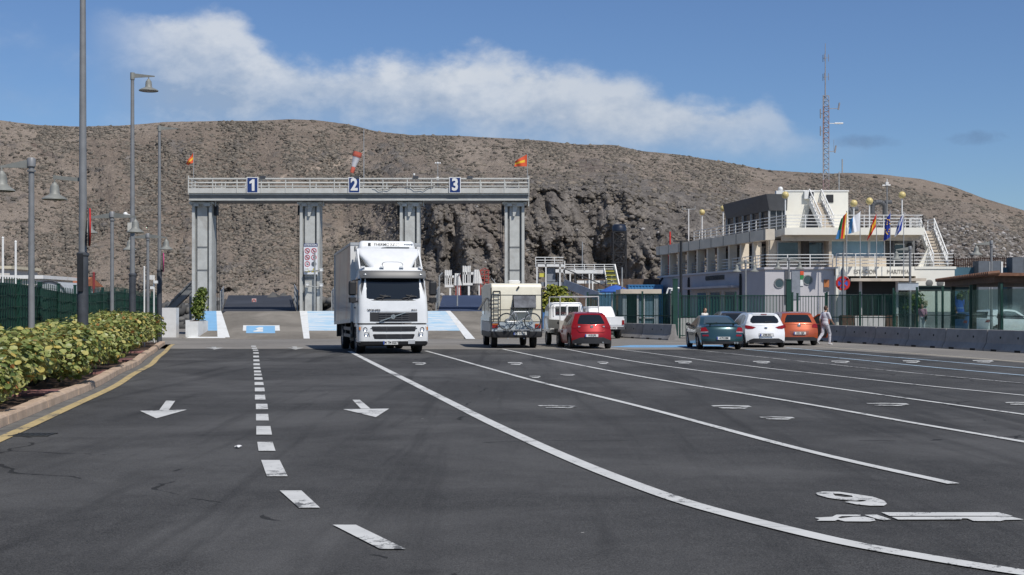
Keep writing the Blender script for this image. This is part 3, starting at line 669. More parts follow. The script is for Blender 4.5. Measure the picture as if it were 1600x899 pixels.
tp = tall_pole((-11.4, 34.0, 0), 'tallest dark grey pole running out of the top of the photo', 10.6, 3.0, True, .13)
# bracket and bell lamp fixed to it at mid height, on the side away from the road
m_ = MB(); m_.bar((-.06, .10, 5.02), (-.84, .14, 5.10), .03, .10); m_.tube((-.80, .14, 5.09), (-.80, .14, 4.94), .02); m_.build('bracket_arm', BELL, tp); bell_parts(tp, -.80, 4.60, .14, .32)
def edge_sign(root, z, r, rimm, ang):
    """round traffic plate that faces along the road, so it is seen edge-on"""
    q = Matrix.Rotation(ang, 3, 'Z')
    for nm, mk, mm in (('round_sign', 0, mat('grey_sign_back', (.05, .05, .055), .6)), ('red_rim', 1, rimm)):
        m_ = MB(); m_.lathe([(.001, -.015), (r, -.015), (r, .015), (.001, .015)], 26, (.15, 0, z), axis='X') if not mk else m_.torus((.17, 0, z), r-.02, .03, 26, 6, axis='X')
        m_.v = [tuple(q @ Vector(v)) for v in m_.v]; o = m_.build(nm, mm, root if not mk else o_)
        o_ = o
edge_sign(tp, 3.76, .50, REDM, R(19.5))
m_ = MB(); m_.box((-.02, -.15, 2.55), (.15, .06, 1.0)); m_.build('cable_cover', BLACKP, tp)
t2 = tall_pole((-14.53, 49.0, 0), 'tall lamp pole with single bell lamp high against the cloud', 10.6, 2.85, True, .115)
m_ = MB(); m_.box((0, -.12, 4.7), (.26, .16, .34)); m_.build('junction_box', mat('beige_box', (.50, .49, .44), .6), t2)
m_ = MB(); m_.bar((0, -.02, 5.16), (-.26, -.02, 5.22), .03, .03); m_.ball((-.26, -.02, 5.20), .09, 10); m_.build('camera', WHITEM, t2)
t3 = tall_pole((-16.25, 59.0, 0), 'third tall pole with a short arm, nearest the ramp', 10.0, 3.3, True, .105, False)
edge_sign(t3, 3.72, .44, mat('pink_red_rim', (.42, .05, .16), .5), R(17))
# short white mast with instruments
x, y, z = P(240.5, 500, 56); t = thing('instrument_post', 'white instrument post with small boxes at the hedge end', 'post', (x, y, 0))
m_ = MB(); m_.tube((0, 0, 0), (0, 0, 3.05), .035, .03); m_.build('pole', WHITEM, t)
for c_, d_ in (((-.1, -.05, 2.95), (.13, .1, .2)), ((.1, -.06, 2.75), (.16, .12, .12)), ((-.08, -.05, 2.5), (.12, .1, .12))):
    m_ = MB(); m_.box(c_, d_); m_.build('sensor_box', WHITEM, t)
x, y, z = P(225.5, 500, 50); m_ = MB(); m_.tube((0, 0, 0), (0, 0, 3.2), .032, .032); m_.ball((0, 0, 3.2), .04)
tag(m_.build('marker_post', WHITEM, loc=(x, y, 0)), 'plain white marker post behind the fence top left of ramp', 'post')
# ---- sea-grape hedge
LEAF = bpy.data.materials.new('sea_grape_leaf'); LEAF.use_nodes = True
n = NT(LEAF.node_tree); n.n.clear(); out = n('ShaderNodeOutputMaterial'); p = n('ShaderNodeBsdfPrincipled'); g = n('ShaderNodeNewGeometry')
lc = n.ramp(g.outputs['Random Per Island'], [(0, (.07, .11, .028)), (.22, (.17, .215, .055)), (.55, (.31, .33, .105)), (.82, (.43, .42, .16)), (.95, (.50, .40, .10)), (1, (.40, .15, .05))])
n.set(p.inputs['Base Color'], lc); p.inputs['Roughness'].default_value = .42; p.inputs['Specular IOR Level'].default_value = .45
tl = n('ShaderNodeBsdfTranslucent', {'Color': lc}); ms = n('ShaderNodeMixShader', {0: .22, 1: p.outputs[0], 2: tl.outputs[0]}); n.l.new(ms.outputs[0], out.inputs[0])
BARK = mat('grey_brown_stem', (.07, .055, .04), .9, var=.3, scale=8)
def leaf_cloud(mb, pts, rr, rng, up=.55):
    for (cx, cy, cz, ox, oy, oz) in pts:
        r = rng.uniform(*rr); nrm = Vector((ox+rng.gauss(0, .5), oy+rng.gauss(0, .5), oz*.6+up+rng.gauss(0, .45))).normalized()
        a = nrm.orthogonal().normalized(); a.rotate(Matrix.Rotation(rng.uniform(0, 6.28), 3, nrm)); b = nrm.cross(a); c = Vector((cx, cy, cz))
        k = 7; cup = r*.18
        vs = [c]+[c+a*math.cos(6.283*i/k)*r+b*math.sin(6.283*i/k)*r*.92+nrm*cup*(1 if i % 7 < 4 else .4) for i in range(k)]
        mb.add(vs, [(0, 1+i, 1+(i+1) % k) for i in range(k)], 0, False)
def make_shrub(seed, lx=1.35, ly=1.15, hz=1.22, n=2100):
    rng = random.Random(seed); pts = []
    lobes = [(rng.uniform(-.7, .7)*lx, rng.uniform(-.6, .6)*ly, hz*rng.uniform(.50, .72), rng.uniform(.38, .62)) for _ in range(13)]
    while len(pts) < n:
        L = rng.choice(lobes); d = Vector((rng.gauss(0, 1), rng.gauss(0, 1), rng.gauss(0, 1))).normalized(); q = L[3]*rng.uniform(.72, 1.04)
        x, y, z = L[0]+d.x*q, L[1]+d.y*q, L[2]+d.z*q*.95
        if z < .14 or z > hz*1.08: continue
        if any((x-l[0])**2+(y-l[1])**2+((z-l[2])/.95)**2 < (l[3]*.62)**2 for l in lobes): continue
        pts.append((x, y, z, d.x, d.y, d.z))
    t = thing('sea_grape_shrub', 'x', 'shrub', (0, 0, 0), 0, 'sea grape shrubs forming the left hedge')
    mb = MB(); leaf_cloud(mb, pts, (.034, .070), rng); mb.build('foliage', LEAF, t, fix=False)
    st = MB()
    for k in range(12):
        a = rng.uniform(0, 6.28); l = rng.choice(lobes); b0 = (l[0]*.35+math.cos(a)*.12, l[1]*.35+math.sin(a)*.12, 0); mid = ((b0[0]+l[0])/2+rng.uniform(-.1, .1), (b0[1]+l[1])/2, l[2]*.5)
        st.tube(b0, mid, .026, .019, 6); st.tube(mid, (l[0], l[1], l[2]+.1), .019, .008, 6)
    st.build('stem', BARK, t); return t
protos = [make_shrub(11), make_shrub(23), make_shrub(37), make_shrub(51)]
HP = resample(offset(KS, 1.40), 1.75)
used = set(); cnt = 0
spot_names = ['shrub nearest the camera at the photo left edge', 'yellowish sea grape shrub second from the near end of the hedge', 'sea grape shrub third from near end, beside first red paving strip']
rngh = random.Random(5)
HPs = [q for q in HP if q[1] > 11.5 and q[1] < 54.5]
for i, (x, y) in enumerate(HPs):
    o = protos[i] if i < 4 else copy_tree(protos[i % 4])
    o.location = (x+rngh.uniform(-.12, .12), y, .1); o.rotation_euler = (0, 0, rngh.choice([0, math.pi])+rngh.uniform(-.35, .35)+.2)
    q = .92+.16*rngh.random(); o.scale = (q, q*1.05, q*(.95+.10*rngh.random())*float(np.interp(y, [13, 18, 26, 38, 52], [.70, .74, .83, .97, 1.02])))
    o['label'] = f'round-leaved sea grape shrub, number {i+1} from the camera end of the hedge'
ordn = ['first', 'second', 'third', 'fourth', 'fifth', 'sixth', 'seventh', 'eighth', 'ninth', 'tenth', 'eleventh', 'twelfth', 'thirteenth', 'fourteenth', 'fifteenth', 'sixteenth', 'seventeenth', 'eighteenth', 'nineteenth', 'twentieth', 'twenty-first', 'twenty-second', 'twenty-third', 'twenty-fourth', 'twenty-fifth', 'twenty-sixth', 'twenty-seventh', 'twenty-eighth', 'twenty-ninth', 'thirtieth']
for i, o in enumerate([o for o in COL.objects if o.name.startswith('sea_grape_shrub')]):
    pass
sh = sorted([o for o in COL.objects if o.name.startswith('sea_grape_shrub')], key=lambda o: o.location.y)
for i, o in enumerate(sh): o['label'] = f'yellow-green sea grape shrub, {ordn[i]} from the camera end of the left hedge'

# ------------------------------------------------------------------ small buildings and masts beyond the fence
HOUSEW = mat('pale_house_wall', (.55, .53, .48), .8, var=.06); TILE = mat('terracotta_roof', (.36, .13, .06), .8, var=.2, scale=4)
def house(px0, px1, ytop, y, roofc, label, ridge=0.0):
    x0, _, zt = P(px0, ytop, y); x1 = P(px1, ytop, y)[0]; t = thing('harbour_house', label, 'house', ((x0+x1)/2, y+4, 0), world=True)
    m_ = MB(); m_.span((x0, y, 0), (x1, y+8, zt-ridge)); m_.build('wall', HOUSEW, t)
    m_ = MB(); m_.prism([(y-.4, zt-ridge), (y+8.4, zt-ridge), (y+4, zt)], x0-.4, x1+.4, mp=lambda a, b, c: (c, a, b)) if ridge else m_.span((x0-.3, y-.3, zt-.02), (x1+.3, y+8.3, zt+.28))
    m_.build('roof', roofc, t)
    k = max(2, int((x1-x0)/2.5))
    for i in range(k):
        xx = x0+(x1-x0)*(i+.5)/k; wv = MB(); wv.span((xx-.45, y-.05, zt-ridge-2.0), (xx+.45, y+.02, zt-ridge-.7)); wv.build('window', GLASSB, t)
    return t
house(-30, 15, 420, 135, mat('flat_roof_cream', (.55, .50, .38), .8), 'cream flat-roofed house behind the fence, leftmost')
house(-60, 64, 435.5, 110, WHITEM, 'long low white building behind the fence at left')
house(92, 121, 432, 150, TILE, 'low house with orange tiled roof behind the fence', 1.1)
house(100, 112, 435, 128, TILE, 'little white hut with orange roof in front of tiled house', .7)
x, y, z = P(77, 440, 105); t = thing('arched_shed', 'pale arched shed roof peeping over the green fence', 'shed', (x, y, 0))
m_ = MB(); rr = 1.35; prof = [(rr*math.cos(a), 2.55+1.25*math.sin(a)) for a in np.linspace(0, math.pi, 15)]+[(-rr, 0), (rr, 0)]
m_.prism(prof, -.0, 7, mp=lambda a, b, c: (a, c, b)); m_.build('wall', mat('shed_grey', (.35, .37, .38), .6), t)
m_ = MB()
for a in np.linspace(.15, math.pi-.15, 12):
    m_.tube(((rr+.05)*math.cos(a-.12), -.06, 2.55+1.3*math.sin(a-.12)), ((rr+.05)*math.cos(a+.13), -.06, 2.55+1.3*math.sin(a+.13)), .07, n=6)
m_.build('arch_rim', POLED, t)
for i, (px, yt) in enumerate([(4.5, 372), (24.5, 378)]):
    x, y, z = P(px, yt, 95); m_ = MB(); m_.tube((0, 0, 0), (0, 0, z), .10, .08, 8); m_.ball((0, 0, z), .1, 8)
    tag(m_.build('white_mast', WHITEM, loc=(x, y, 0)), ['white mast at far left edge beyond the fence', 'white mast just right of the leftmost one, left of the lamp'][i], 'mast', 'white masts beyond the fence')
x, y, z = P(146.5, 427, 62); m_ = MB(); m_.tube((0, 0, 0), (0, 0, z), .06, .06, 8); m_.ball((0, 0, z), .065, 8)
tag(m_.build('red_post', mat('dull_red_paint', (.22, .03, .03), .6), loc=(x, y, 0)), 'dull red post standing behind the green fence', 'post')
# ================================================================== ramps, aprons, gantry
YR0, YR1, ZR = 66.7, 77.0, 1.42
def rz_(y): return max(0.0, min(1.0, (y-YR0)/(YR1-YR0)))*ZR
def RP(px, py):                                       # point on the sloping ramp
    # solve 1.6 - z(y) = (py-482)*y/2000
    lo, hi = YR0-3, YR1
    for _ in range(50):
        mid = (lo+hi)/2
        if 1.6-rz_(mid) > (py-482)*mid/2000: lo = mid
        else: hi = mid
    return ((px-800)/2000*mid, mid, rz_(mid))
def ramp_strip(name, m, quad, lift, struct=True):
    mb = MB(); rows = []
    (a, b, c, d) = quad                                # bottom-left, bottom-right, top-right, top-left
    for k in range(9):
        t = k/8; L = [a[0]+(d[0]-a[0])*t, a[1]+(d[1]-a[1])*t]; Q = [b[0]+(c[0]-b[0])*t, b[1]+(c[1]-b[1])*t]
        r = []
        for j in range(9):
            x, y, z = RP(L[0]+(Q[0]-L[0])*j/8, L[1]+(Q[1]-L[1])*j/8); r.append((x, y, z+lift))
        rows.append(r)
    mb.grid(rows, smooth=False); return structure(mb.build(name, m, fix=False))
mb = MB()
mb.prism([(YR0-.2, 0), (YR1, ZR), (YR1+1.9, ZR), (YR1+1.9, -.2), (YR0-.2, -.2)], -17.2, 1.2, mp=lambda a, b, c: (c, a, b))
structure(mb.build('ramp', RAMPM))
BLUEA = mat('sky_blue_apron_paint', (.20, .41, .63), .7, var=.06, scale=1.0, dirt=(.40, .52, .6), dscale=1.4, damt=.25)
STRIPE = bpy.data.materials.new('worn_blue_white_apron_paint'); STRIPE.use_nodes = True
n = NT(STRIPE.node_tree); n.n.clear(); out = n('ShaderNodeOutputMaterial'); p = n('ShaderNodeBsdfPrincipled'); n.l.new(p.outputs[0], out.inputs[0])
co = n('ShaderNodeTexCoord').outputs['Object']; mp_ = n('ShaderNodeMapping', {'Vector': co, 'Scale': (.55, 2.6, 2.6), 'Rotation': (0, 0, .10)})
f = n.noise(mp_.outputs[0], 1.5, 5, .65, .6); n.set(p.inputs['Base Color'], n.mix(n.smooth(f, .42, .58), (.60, .65, .68), (.33, .52, .67))); p.inputs['Roughness'].default_value = .75
APW = mat('white_apron_paint', (.68, .69, .68), .75, var=.06, dirt=(.42, .40, .36), dscale=1.5, damt=.4)
ramp_strip('ramp_apron', BLUEA, [(291, 528.5), (358, 528.5), (343, 486), (312, 486)], .02)
ramp_strip('ramp_apron_border', APW, [(340, 529.3), (359.5, 529.3), (345.5, 486), (338, 486)], .026)
mb = MB(); q = [RP(290, 529.3), RP(352, 529.3), RP(352, 527.4), RP(296, 527.4)]; mb.add([(x, y, z+.03) for x, y, z in q], [(0, 1, 2, 3)]); structure(mb.build('ramp_apron_border', APW, fix=False))
ramp_strip('ramp_apron', STRIPE, [(480, 529.3), (541, 529.3), (523, 486), (478, 486)], .02)
ramp_strip('ramp_apron', STRIPE, [(641, 529.5), (738, 529.5), (698, 486), (650, 486)], .02)
ramp_strip('ramp_apron_border', APW, [(474.5, 530), (484, 530), (480, 485.9), (468, 485.9)], .026)
ramp_strip('ramp_apron_border', APW, [(728, 530.6), (742.5, 530.6), (703.5, 485.9), (696, 485.9)], .026)
ramp_strip('lane_panel', APW, [(379, 522.5), (438, 522.5), (436.5, 509), (380, 509)], .02)
ramp_strip('lane_panel_field', BLUEA, [(384.5, 521.5), (430, 521.5), (429.5, 510), (385, 510)], .026)
mb = MB()
for poly in ([(396, 519.5), (411, 519.5), (411, 515.5), (405, 515.2), (400, 517.5), (396, 518)], [(399, 514.5), (405, 512.3), (411, 512.3), (411, 516.5), (405, 516.5)]):
    q = [RP(*a) for a in poly]; mb.add([(x, y, z+.034) for x, y, z in q], [tuple(range(len(q)))])
structure(mb.build('lane_panel_numeral', APW, fix=False))
# dark oil streaks belong to the ramp's own material; linkspan decks rise beyond the crest
def linkspan(px0, px1, tx0, tx1, label, rails):
    x0, x1 = (px0-800)/2000*78.9, (px1-800)/2000*78.9; u0, u1 = (tx0-800)/2000*104, (tx1-800)/2000*104
    t = thing('linkspan_ramp', label, 'loading ramp', ((x0+x1)/2, 79, 0), world=True)
    z0, z1 = ZR-.01, 2.66
    m_ = MB(); m_.grid([[(x0, 78.92, z0), (x1, 78.92, z0)], [(u0, 104, z1), (u1, 104, z1)]], smooth=False); m_.grid([[(x0, 78.92, z0-.6), (x1, 78.92, z0-.6)], [(u0, 104, z1-.8), (u1, 104, z1-.8)]], smooth=False)
    m_.add([(x0, 78.92, z0), (x1, 78.92, z0), (x1, 78.92, z0-.6), (x0, 78.92, z0-.6), (u0, 104, z1), (u1, 104, z1), (u1, 104, z1-.8), (u0, 104, z1-.8)], [(0, 1, 2, 3), (4, 5, 6, 7), (0, 3, 7, 4), (1, 5, 6, 2)]); m_.build('deck', DECKB if 'lane 3' in label else DECKM, t)
    for side, (a, b) in rails.items():
        # railing panel leaning along the side of the deck
        X = lambda y: (x0+(u0-x0)*(y-78.92)/25.1 - .12) if side == 'L' else (x1+(u1-x1)*(y-78.92)/25.1 + .12)
        Z = lambda y: z0+(z1-z0)*(y-78.92)/25.1
        m_ = MB(); ys = np.linspace(a, b, int((b-a)/.55)+1)
        for yy in ys: m_.bar((X(yy), yy, Z(yy)-.1), (X(yy), yy, Z(yy)+1.15), .035, .035)
        for h in (.25, .7, 1.15): m_.bar((X(a), a, Z(a)+h), (X(b), b, Z(b)+h), .05, .05)
        for i in range(0, len(ys)-2, 2): m_.bar((X(ys[i]), ys[i], Z(ys[i])+.2), (X(ys[i+2]), ys[i+2], Z(ys[i+2])+1.1), .02, .02)
        m_.build('railing', GALV, t)
    return t
linkspan(347, 463, 357, 455, 'dark rising loading ramp deck of lane 1, left of the truck', {'L': (79.2, 90), 'R': (79.2, 95)})
linkspan(521, 661, 530, 652, 'dark loading ramp deck hidden mostly behind the white truck', {'L': (79.2, 90), 'R': (79.2, 90)})
linkspan(684, 790, 692, 775, 'blue-grey loading ramp deck of lane 3 behind the motorhome', {'L': (79.2, 92), 'R': (79.2, 95)})
x, y, z = P(397, 470, 92); t = thing('lane_end_sign', 'small pale red notice at the far end of lane 1', 'sign', (x, y, z-.9))
m_ = MB(); m_.box((0, 0, .85), (.32, .03, .42)); m_.bar((0, .02, -.2), (0, .02, .8), .04, .04); m_.build('plate', mat('pinkish_plate', (.55, .40, .38), .6), t)
m_ = MB(); m_.torus((0, -.02, .87), .10, .022, 16, 6, axis='Y'); m_.build('red_ring', REDM, t)
# ---------------------------------------------------------------- gantry
g = thing('ramp_gantry', 'long grey steel gantry with railed walkway spanning the three ramp lanes', 'gantry', (-9.5, 78.9, 0), world=True)
YC = 78.0
colx = []
for i, px in enumerate((318, 485.5, 641, 804)):
    x = (px-800)/2000*78.3; colx.append(x)
    m_ = MB(); zt = 7.95
    m_.span((x-.30, YC, 0), (x+.30, YC+1.0, zt), 0)                        # web face
    m_.span((x-.60, YC-.14, 0), (x-.43, YC+1.1, zt), 0); m_.span((x+.43, YC-.14, 0), (x+.60, YC+1.1, zt), 0)     # flanges
    m_.span((x-.43, YC+.1, 0), (x-.30, YC+.9, zt), 1); m_.span((x+.30, YC+.1, 0), (x+.43, YC+.9, zt), 1)          # dark grooves
    for z in ((2.6, 3.9, 5.3) if i in (0, 3) else (3.4, 4.6)): m_.span((x-.30, YC-.03, z), (x+.30, YC, z+.07), 1)
    m_.span((x-.75, YC-.25, zt), (x+.75, YC+1.2, zt+.12), 0)
    cobj = m_.build('column', [GANTRYM, GANTRYD], g)
    m_ = MB()
    m_.box((x-.30, YC-.22, zt-.06), (.30, .2, .18)); m_.box((x+.34, YC-.22, zt-.05), (.42, .22, .20)); m_.tube((x-.62, YC-.2, zt-.1), (x-.62, YC-.2, zt+.5), .04); m_.tube((x+.85, YC-.2, zt-.15), (x+.85, YC-.2, zt+.7), .035)
    if i: m_.add([(x-.12, YC-.16, zt), (x+.26, YC-.16, zt), (x+.02, YC-.16, zt-.75), (x-.10, YC-.16, zt-.75), (x-.12, YC-.04, zt), (x+.26, YC-.04, zt), (x+.02, YC-.04, zt-.75), (x-.10, YC-.04, zt-.75)], [(0, 1, 2, 3), (7, 6, 5, 4), (0, 4, 5, 1), (1, 5, 6, 2), (2, 6, 7, 3), (3, 7, 4, 0)])
    m_.tube((x-.62, YC-.2, zt+.2), (x-.3, YC-.22, zt+.02), .02, n=6); m_.tube((x+.34, YC-.22, zt), (x-.30, YC-.22, zt), .03, n=6); m_.build('head_fitting', GANTRYM, cobj)
    m_ = MB(); s_ = 1 if i == 0 else -1
    m_.box((x+s_*.72, YC+.6, zt-.35), (.18, .5, .6)); m_.tube((x+s_*.74, YC+.5, zt-.6), (x+s_*.80, YC+.5, 1.5), .022, n=6); m_.tube((x+s_*.86, YC+.6, zt-.6), (x+s_*.92, YC+.6, 1.5), .014, n=6)
    m_.build('hoist_cable', BLACKP, cobj)
x0, x1 = (299-800)/2000*78, (826-800)/2000*78
m_ = MB(); m_.span((x0, YC-.55, 8.10), (x1, YC+1.6, 8.14), 1)
m_.span((x0, YC-.6, 8.12), (x1, YC-.45, 8.22), 0); m_.span((x0, YC-.52, 8.22), (x1, YC-.42, 8.48), 1); m_.span((x0, YC-.6, 8.46), (x1, YC-.42, 8.56), 0); m_.span((x0, YC+1.5, 8.12), (x1, YC+1.65, 8.56), 0)
m_.build('beam', [GANTRYM, GANTRYD], g)
m_ = MB(); m_.span((x0, YC-.7, 8.56), (x1, YC+1.7, 8.62), 0); m_.span((x0, YC-.72, 8.56), (x1, YC-.68, 8.86), 0); m_.build('walkway_kickboard', mat('pale_gantry_paint', (.50, .50, .47), .55, var=.06, dirt=(.34, .3, .26), damt=.4), g)
for k, yy in enumerate((YC-.72, YC+1.7)):
    m_ = MB()
    for h in (8.98, 9.18, 9.42): m_.tube((x0, yy, h), (x1, yy, h), .028 if h < 9.4 else .05, n=6)
    nseg = 14
    for i in range(nseg+1): xx = x0+(x1-x0)*i/nseg; m_.tube((xx, yy, 8.56), (xx, yy, 9.42), .035, n=6)
    m_.build('handrail', mat('pale_rail_paint', (.50, .50, .47), .5, var=.06), g)
for xx in (x0, x1):
    m_ = MB()
    for h in (8.98, 9.18, 9.42): m_.tube((xx, YC-.7, h), (xx, YC+1.7, h), .03, n=6)
    for yy in (YC-.7, YC+.1, YC+.9, YC+1.7): m_.tube((xx, yy, 8.5), (xx, yy, 9.45 if yy > YC-.6 else 9.6), .035, n=6)
    m_.build('end_rail', bpy.data.materials['pale_rail_paint'], g)
for a_, b_ in ((x0+1.4, x0+2.0), (x1-1.4, x1-.6)):
    m_ = MB()
    for xx in (a_, b_): m_.tube((xx, YC+.3, 8.6), (xx, YC+.3, 9.35), .03, n=6)
    for h in (8.95, 9.3): m_.tube((a_, YC+.3, h), (b_, YC+.3, h), .03, n=6)
    m_.build('ladder_hoop', bpy.data.materials['pale_rail_paint'], g)
for px in (414, 560, 651, 735): xx = (px-800)/2000*78; m_ = MB(); m_.box((xx, YC-.7, 9.5), (.32, .3, .16)); m_.build('floodlight', POLED, g)
pts_ = [(-8.4+i*.18, YC-.8, 8.9-.16*math.sin(i*.5)+.05*math.sin(i*2.1)) for i in range(26)]
m_ = MB(); m_.path(pts_, .018, 5); m_.build('cable', BLACKP, g)
for k, (px, w_) in enumerate(((394.5, 16), (553.5, 17), (711, 16))):
    x, y, _ = P(px, 296, YC-.8); z = 9.03
    t = thing('lane_number_sign', ['blue sign with white figure 1 on the gantry walkway', 'blue sign with white figure 2 on the gantry walkway', 'blue sign with white figure 3 on the gantry walkway'][k], 'sign', (x, y, z), 0, 'lane number signs on the gantry')
    m_ = MB(); m_.box((0, 0, 0), (.70, .05, .96)); m_.build('frame', WHITEM, t)
    m_ = MB(); m_.box((0, -.027, 0), (.61, .02, .87)); m_.build('panel', BLUEM, t)
    m_ = MB(); text_mb(m_, '123'[k], 1.0, lambda u, v, w: (u, -.045-w, v), depth=.012, fat=.035, sx=.85) if k else m_.prism([(-.03, -.35), (.13, -.35), (.13, .35), (.0, .35), (-.17, .20), (-.17, .08), (-.03, .12)], -.051, -.039, mp=lambda a, b, w: (a, w, b)); m_.build('figure', WHITEM, t)
# flags on the gantry, windsock, weather instruments
def flag_cloth(rows, mats_f, name, root, mis):
    mb = MB(); n_ = len(rows[0])
    for k in range(len(rows)-1):
        for i in range(n_-1):
            mb.add([rows[k][i], rows[k][i+1], rows[k+1][i+1], rows[k+1][i]], [(0, 1, 2, 3)], mis(k/(len(rows)-1), i/(n_-1)), True)
    ob = mb.build(name, mats_f, root, fix=False, smooth=True)
    return ob
FR = mat('flag_red', (.55, .03, .02), .8, var=.05); FY = mat('flag_yellow', (.75, .45, .03), .8, var=.05); FG = mat('flag_green', (.03, .22, .07), .8, var=.05)
FBL = mat('flag_blue', (.02, .05, .33), .8, var=.05); FW = mat('flag_white', (.75, .76, .78), .8, var=.03); FSK = mat('flag_light_blue', (.08, .30, .62), .8, var=.05)
FOR = mat('flag_orange_red', (.62, .09, .03), .8, var=.05)
def gantry_flag(px, ytop, ybase, pts, label, fl):
    x, y, zb = P(px, ybase, YC-.6); zt = P(px, ytop, YC-.6)[2]
    t = thing('gantry_flag', label, 'flag', (x, y, zb), 0, 'small red flags on the gantry ends')
    m_ = MB(); m_.tube((0, 0, 0), (0, 0, zt-zb), .022, n=6); m_.build('pole', GALV, t)
    rows = []
    for k in range(9):
        r = []
        for i in range(11):
            v = k/8; u = i/10
            a = pts[0][0]*(1-u)+pts[1][0]*u; b = pts[3][0]*(1-u)+pts[2][0]*u; c = pts[0][1]*(1-u)+pts[1][1]*u; d = pts[3][1]*(1-u)+pts[2][1]*u
            xx = (a*(1-v)+b*v)/25.6; zz = zt-zb-(c*(1-v)+d*v)/25.6
            r.append((xx, .10*math.sin(u*7+v*2)*u, zz))
        rows.append(r)
    flag_cloth(rows, [FOR, FY, FR], 'cloth', t, fl)
gantry_flag(302.5, 238, 284, [(0, 0), (-12, 18), (-9, 20), (0, 16)], 'red and yellow flag on the left end of the gantry', lambda v, u: 1 if .3 < v < .55 and u < .75 else 0)
gantry_flag(824, 240, 288, [(0, 1), (-19, 12), (-20, 20), (0, 20)], 'red flag with yellow band on the right end of the gantry', lambda v, u: 1 if abs(v-.45) < .1 and u > .15 else 0)
x, y, zb = P(568.5, 288, YC-.5); t = thing('windsock', 'red and white windsock drooping from a pole on the gantry', 'windsock', (x, y, zb))
m_ = MB(); m_.tube((0, 0, 0), (0, 0, 3.4), .03, .02, 8); m_.tube((0, 0, 1.72), (-.32, 0, 1.9), .02, n=6); m_.box((-.1, 0, .02), (.3, .2, .12)); m_.build('pole', GALV, t)
m_ = MB(); A0 = Vector((-.36, 0, 1.93)); A1 = Vector((-.72, -.05, .68)); dd = (A1-A0).normalized(); sa = dd.orthogonal().normalized(); sb = dd.cross(sa)
tt = [0, .16, .24, .26, .5, .7, .72, .85, 1.0]; rad_ = [.28, .27, .24, .22, .17, .13, .12, .13, .11]
rows = [[tuple(A0+(A1-A0)*q+(sa*math.cos(6.283*i/16)*(1+.1*math.sin(i*3+q*9))+sb*math.sin(6.283*i/16))*r_) for i in range(16)] for q, r_ in zip(tt, rad_)]
for k in range(len(rows)-1):
    m_.grid([rows[k], rows[k+1]], 0 if (k < 2 or k >= 6) else 1, True, True)
m_.build('sock', [mat('faded_orange_red', (.50, .11, .07), .85, var=.1), mat('windsock_white', (.55, .54, .56), .85, var=.08)], t)
for i, (px, yb, yt) in enumerate(((647, 290, 273), (684, 290, 255))):
    x, y, zb = P(px, yb, YC); t = thing('weather_sensor', ['short sensor mast with white bulb on the gantry', 'taller sensor mast with cross cups on the gantry'][i], 'sensor', (x, y, zb))
    h = (yb-yt)*.039; m_ = MB(); m_.tube((0, 0, 0), (0, 0, h), .02, n=6); m_.build('mast', GALV, t)
    m_ = MB(); m_.ball((0, 0, h), .07, 8)
    if i: m_.tube((-.14, 0, h), (.14, 0, h), .02, n=6); m_.ball((-.14, 0, h), .05, 8); m_.ball((.14, 0, h), .05, 8); m_.box((0, 0, .42), (.13, .13, .2))
    m_.build('sensor_head', WHITEM, t)
# prohibition board on the second column
x, y, z = P(485.5, 405, YC-.22); t = thing('notice_board', 'white prohibition board with red ring pictograms on second gantry column', 'sign', (x, y, z), 0)
m_ = MB(); m_.box((0, 0, 0), (.84, .04, 1.86)); m_.build('panel', mat('board_white', (.66, .67, .70), .5, var=.03), t)
m_ = MB(); m_.box((0, -.022, .85), (.84, .02, .18)); m_.build('header_band', BLUEM, t)
m_ = MB(); text_mb(m_, 'ATENCION', .15, lambda u, v, w: (u, -.04-w, v+.85), depth=.006, fat=.004); m_.build('lettering', WHITEM, t)
m_ = MB(); k_ = MB(); yl = MB()
for r_ in range(3):
    for c_ in range(2):
        cx, cz = -.2+c_*.4, .50-r_*.40
        if r_ == 2 and c_ == 1:
            k_.lathe([(.001, -.01), (.15, -.01), (.15, .01), (.001, .01)], 20, (cx, -.03, cz), axis='Y'); continue
        m_.torus((cx, -.025, cz), .145, .020, 22, 6, axis='Y')
        if (r_, c_) != (1, 1) and r_ < 2: m_.bar((cx-.10, -.034, cz+.10), (cx+.10, -.034, cz-.10), .012, .035)
        k_.box((cx-.02, -.026, cz), (.05, .01, .13)); k_.box((cx+.04, -.026, cz-.02), (.10, .01, .04))
for cx in (-.2, .2): yl.add([(cx-.16, -.03, -.80), (cx+.16, -.03, -.80), (cx, -.03, -.52)], [(0, 1, 2)])
for cx in (-.2, .2): k_.box((cx, -.036, -.72), (.04, .006, .11))
m_.build('red_ring', mat('sign_red', (.45, .03, .05), .5), t); k_.build('black_symbol', mat('symbol_dark', (.10, .11, .13), .6), t); yl.build('yellow_triangle', mat('sign_yellow', (.55, .45, .06), .5), t)
x, y, z = P(492, 440, YC-.25); t = thing('camera_bracket', 'galvanised bracket with white cameras below the prohibition board', 'camera bracket', (x, y, 1.42))
m_ = MB(); m_.tube((0, 0, 0), (0, 0, 3.6), .05, n=8); m_.tube((-.55, 0, 1.55), (.35, 0, 1.45), .03, n=6); m_.tube((-.5, 0, 2.45), (.4, 0, 2.5), .03, n=6); m_.build('pole', GALV, t)
m_ = MB()
for (a, b) in ((-.48, 2.5), (.42, 2.5), (-.42, 1.62), (.42, 1.58)): m_ = MB(); m_.box((a, -.12, b), (.16, .34, .15)); m_.box((a, -.12, b+.09), (.19, .38, .03)); m_.build('camera', WHITEM, t)
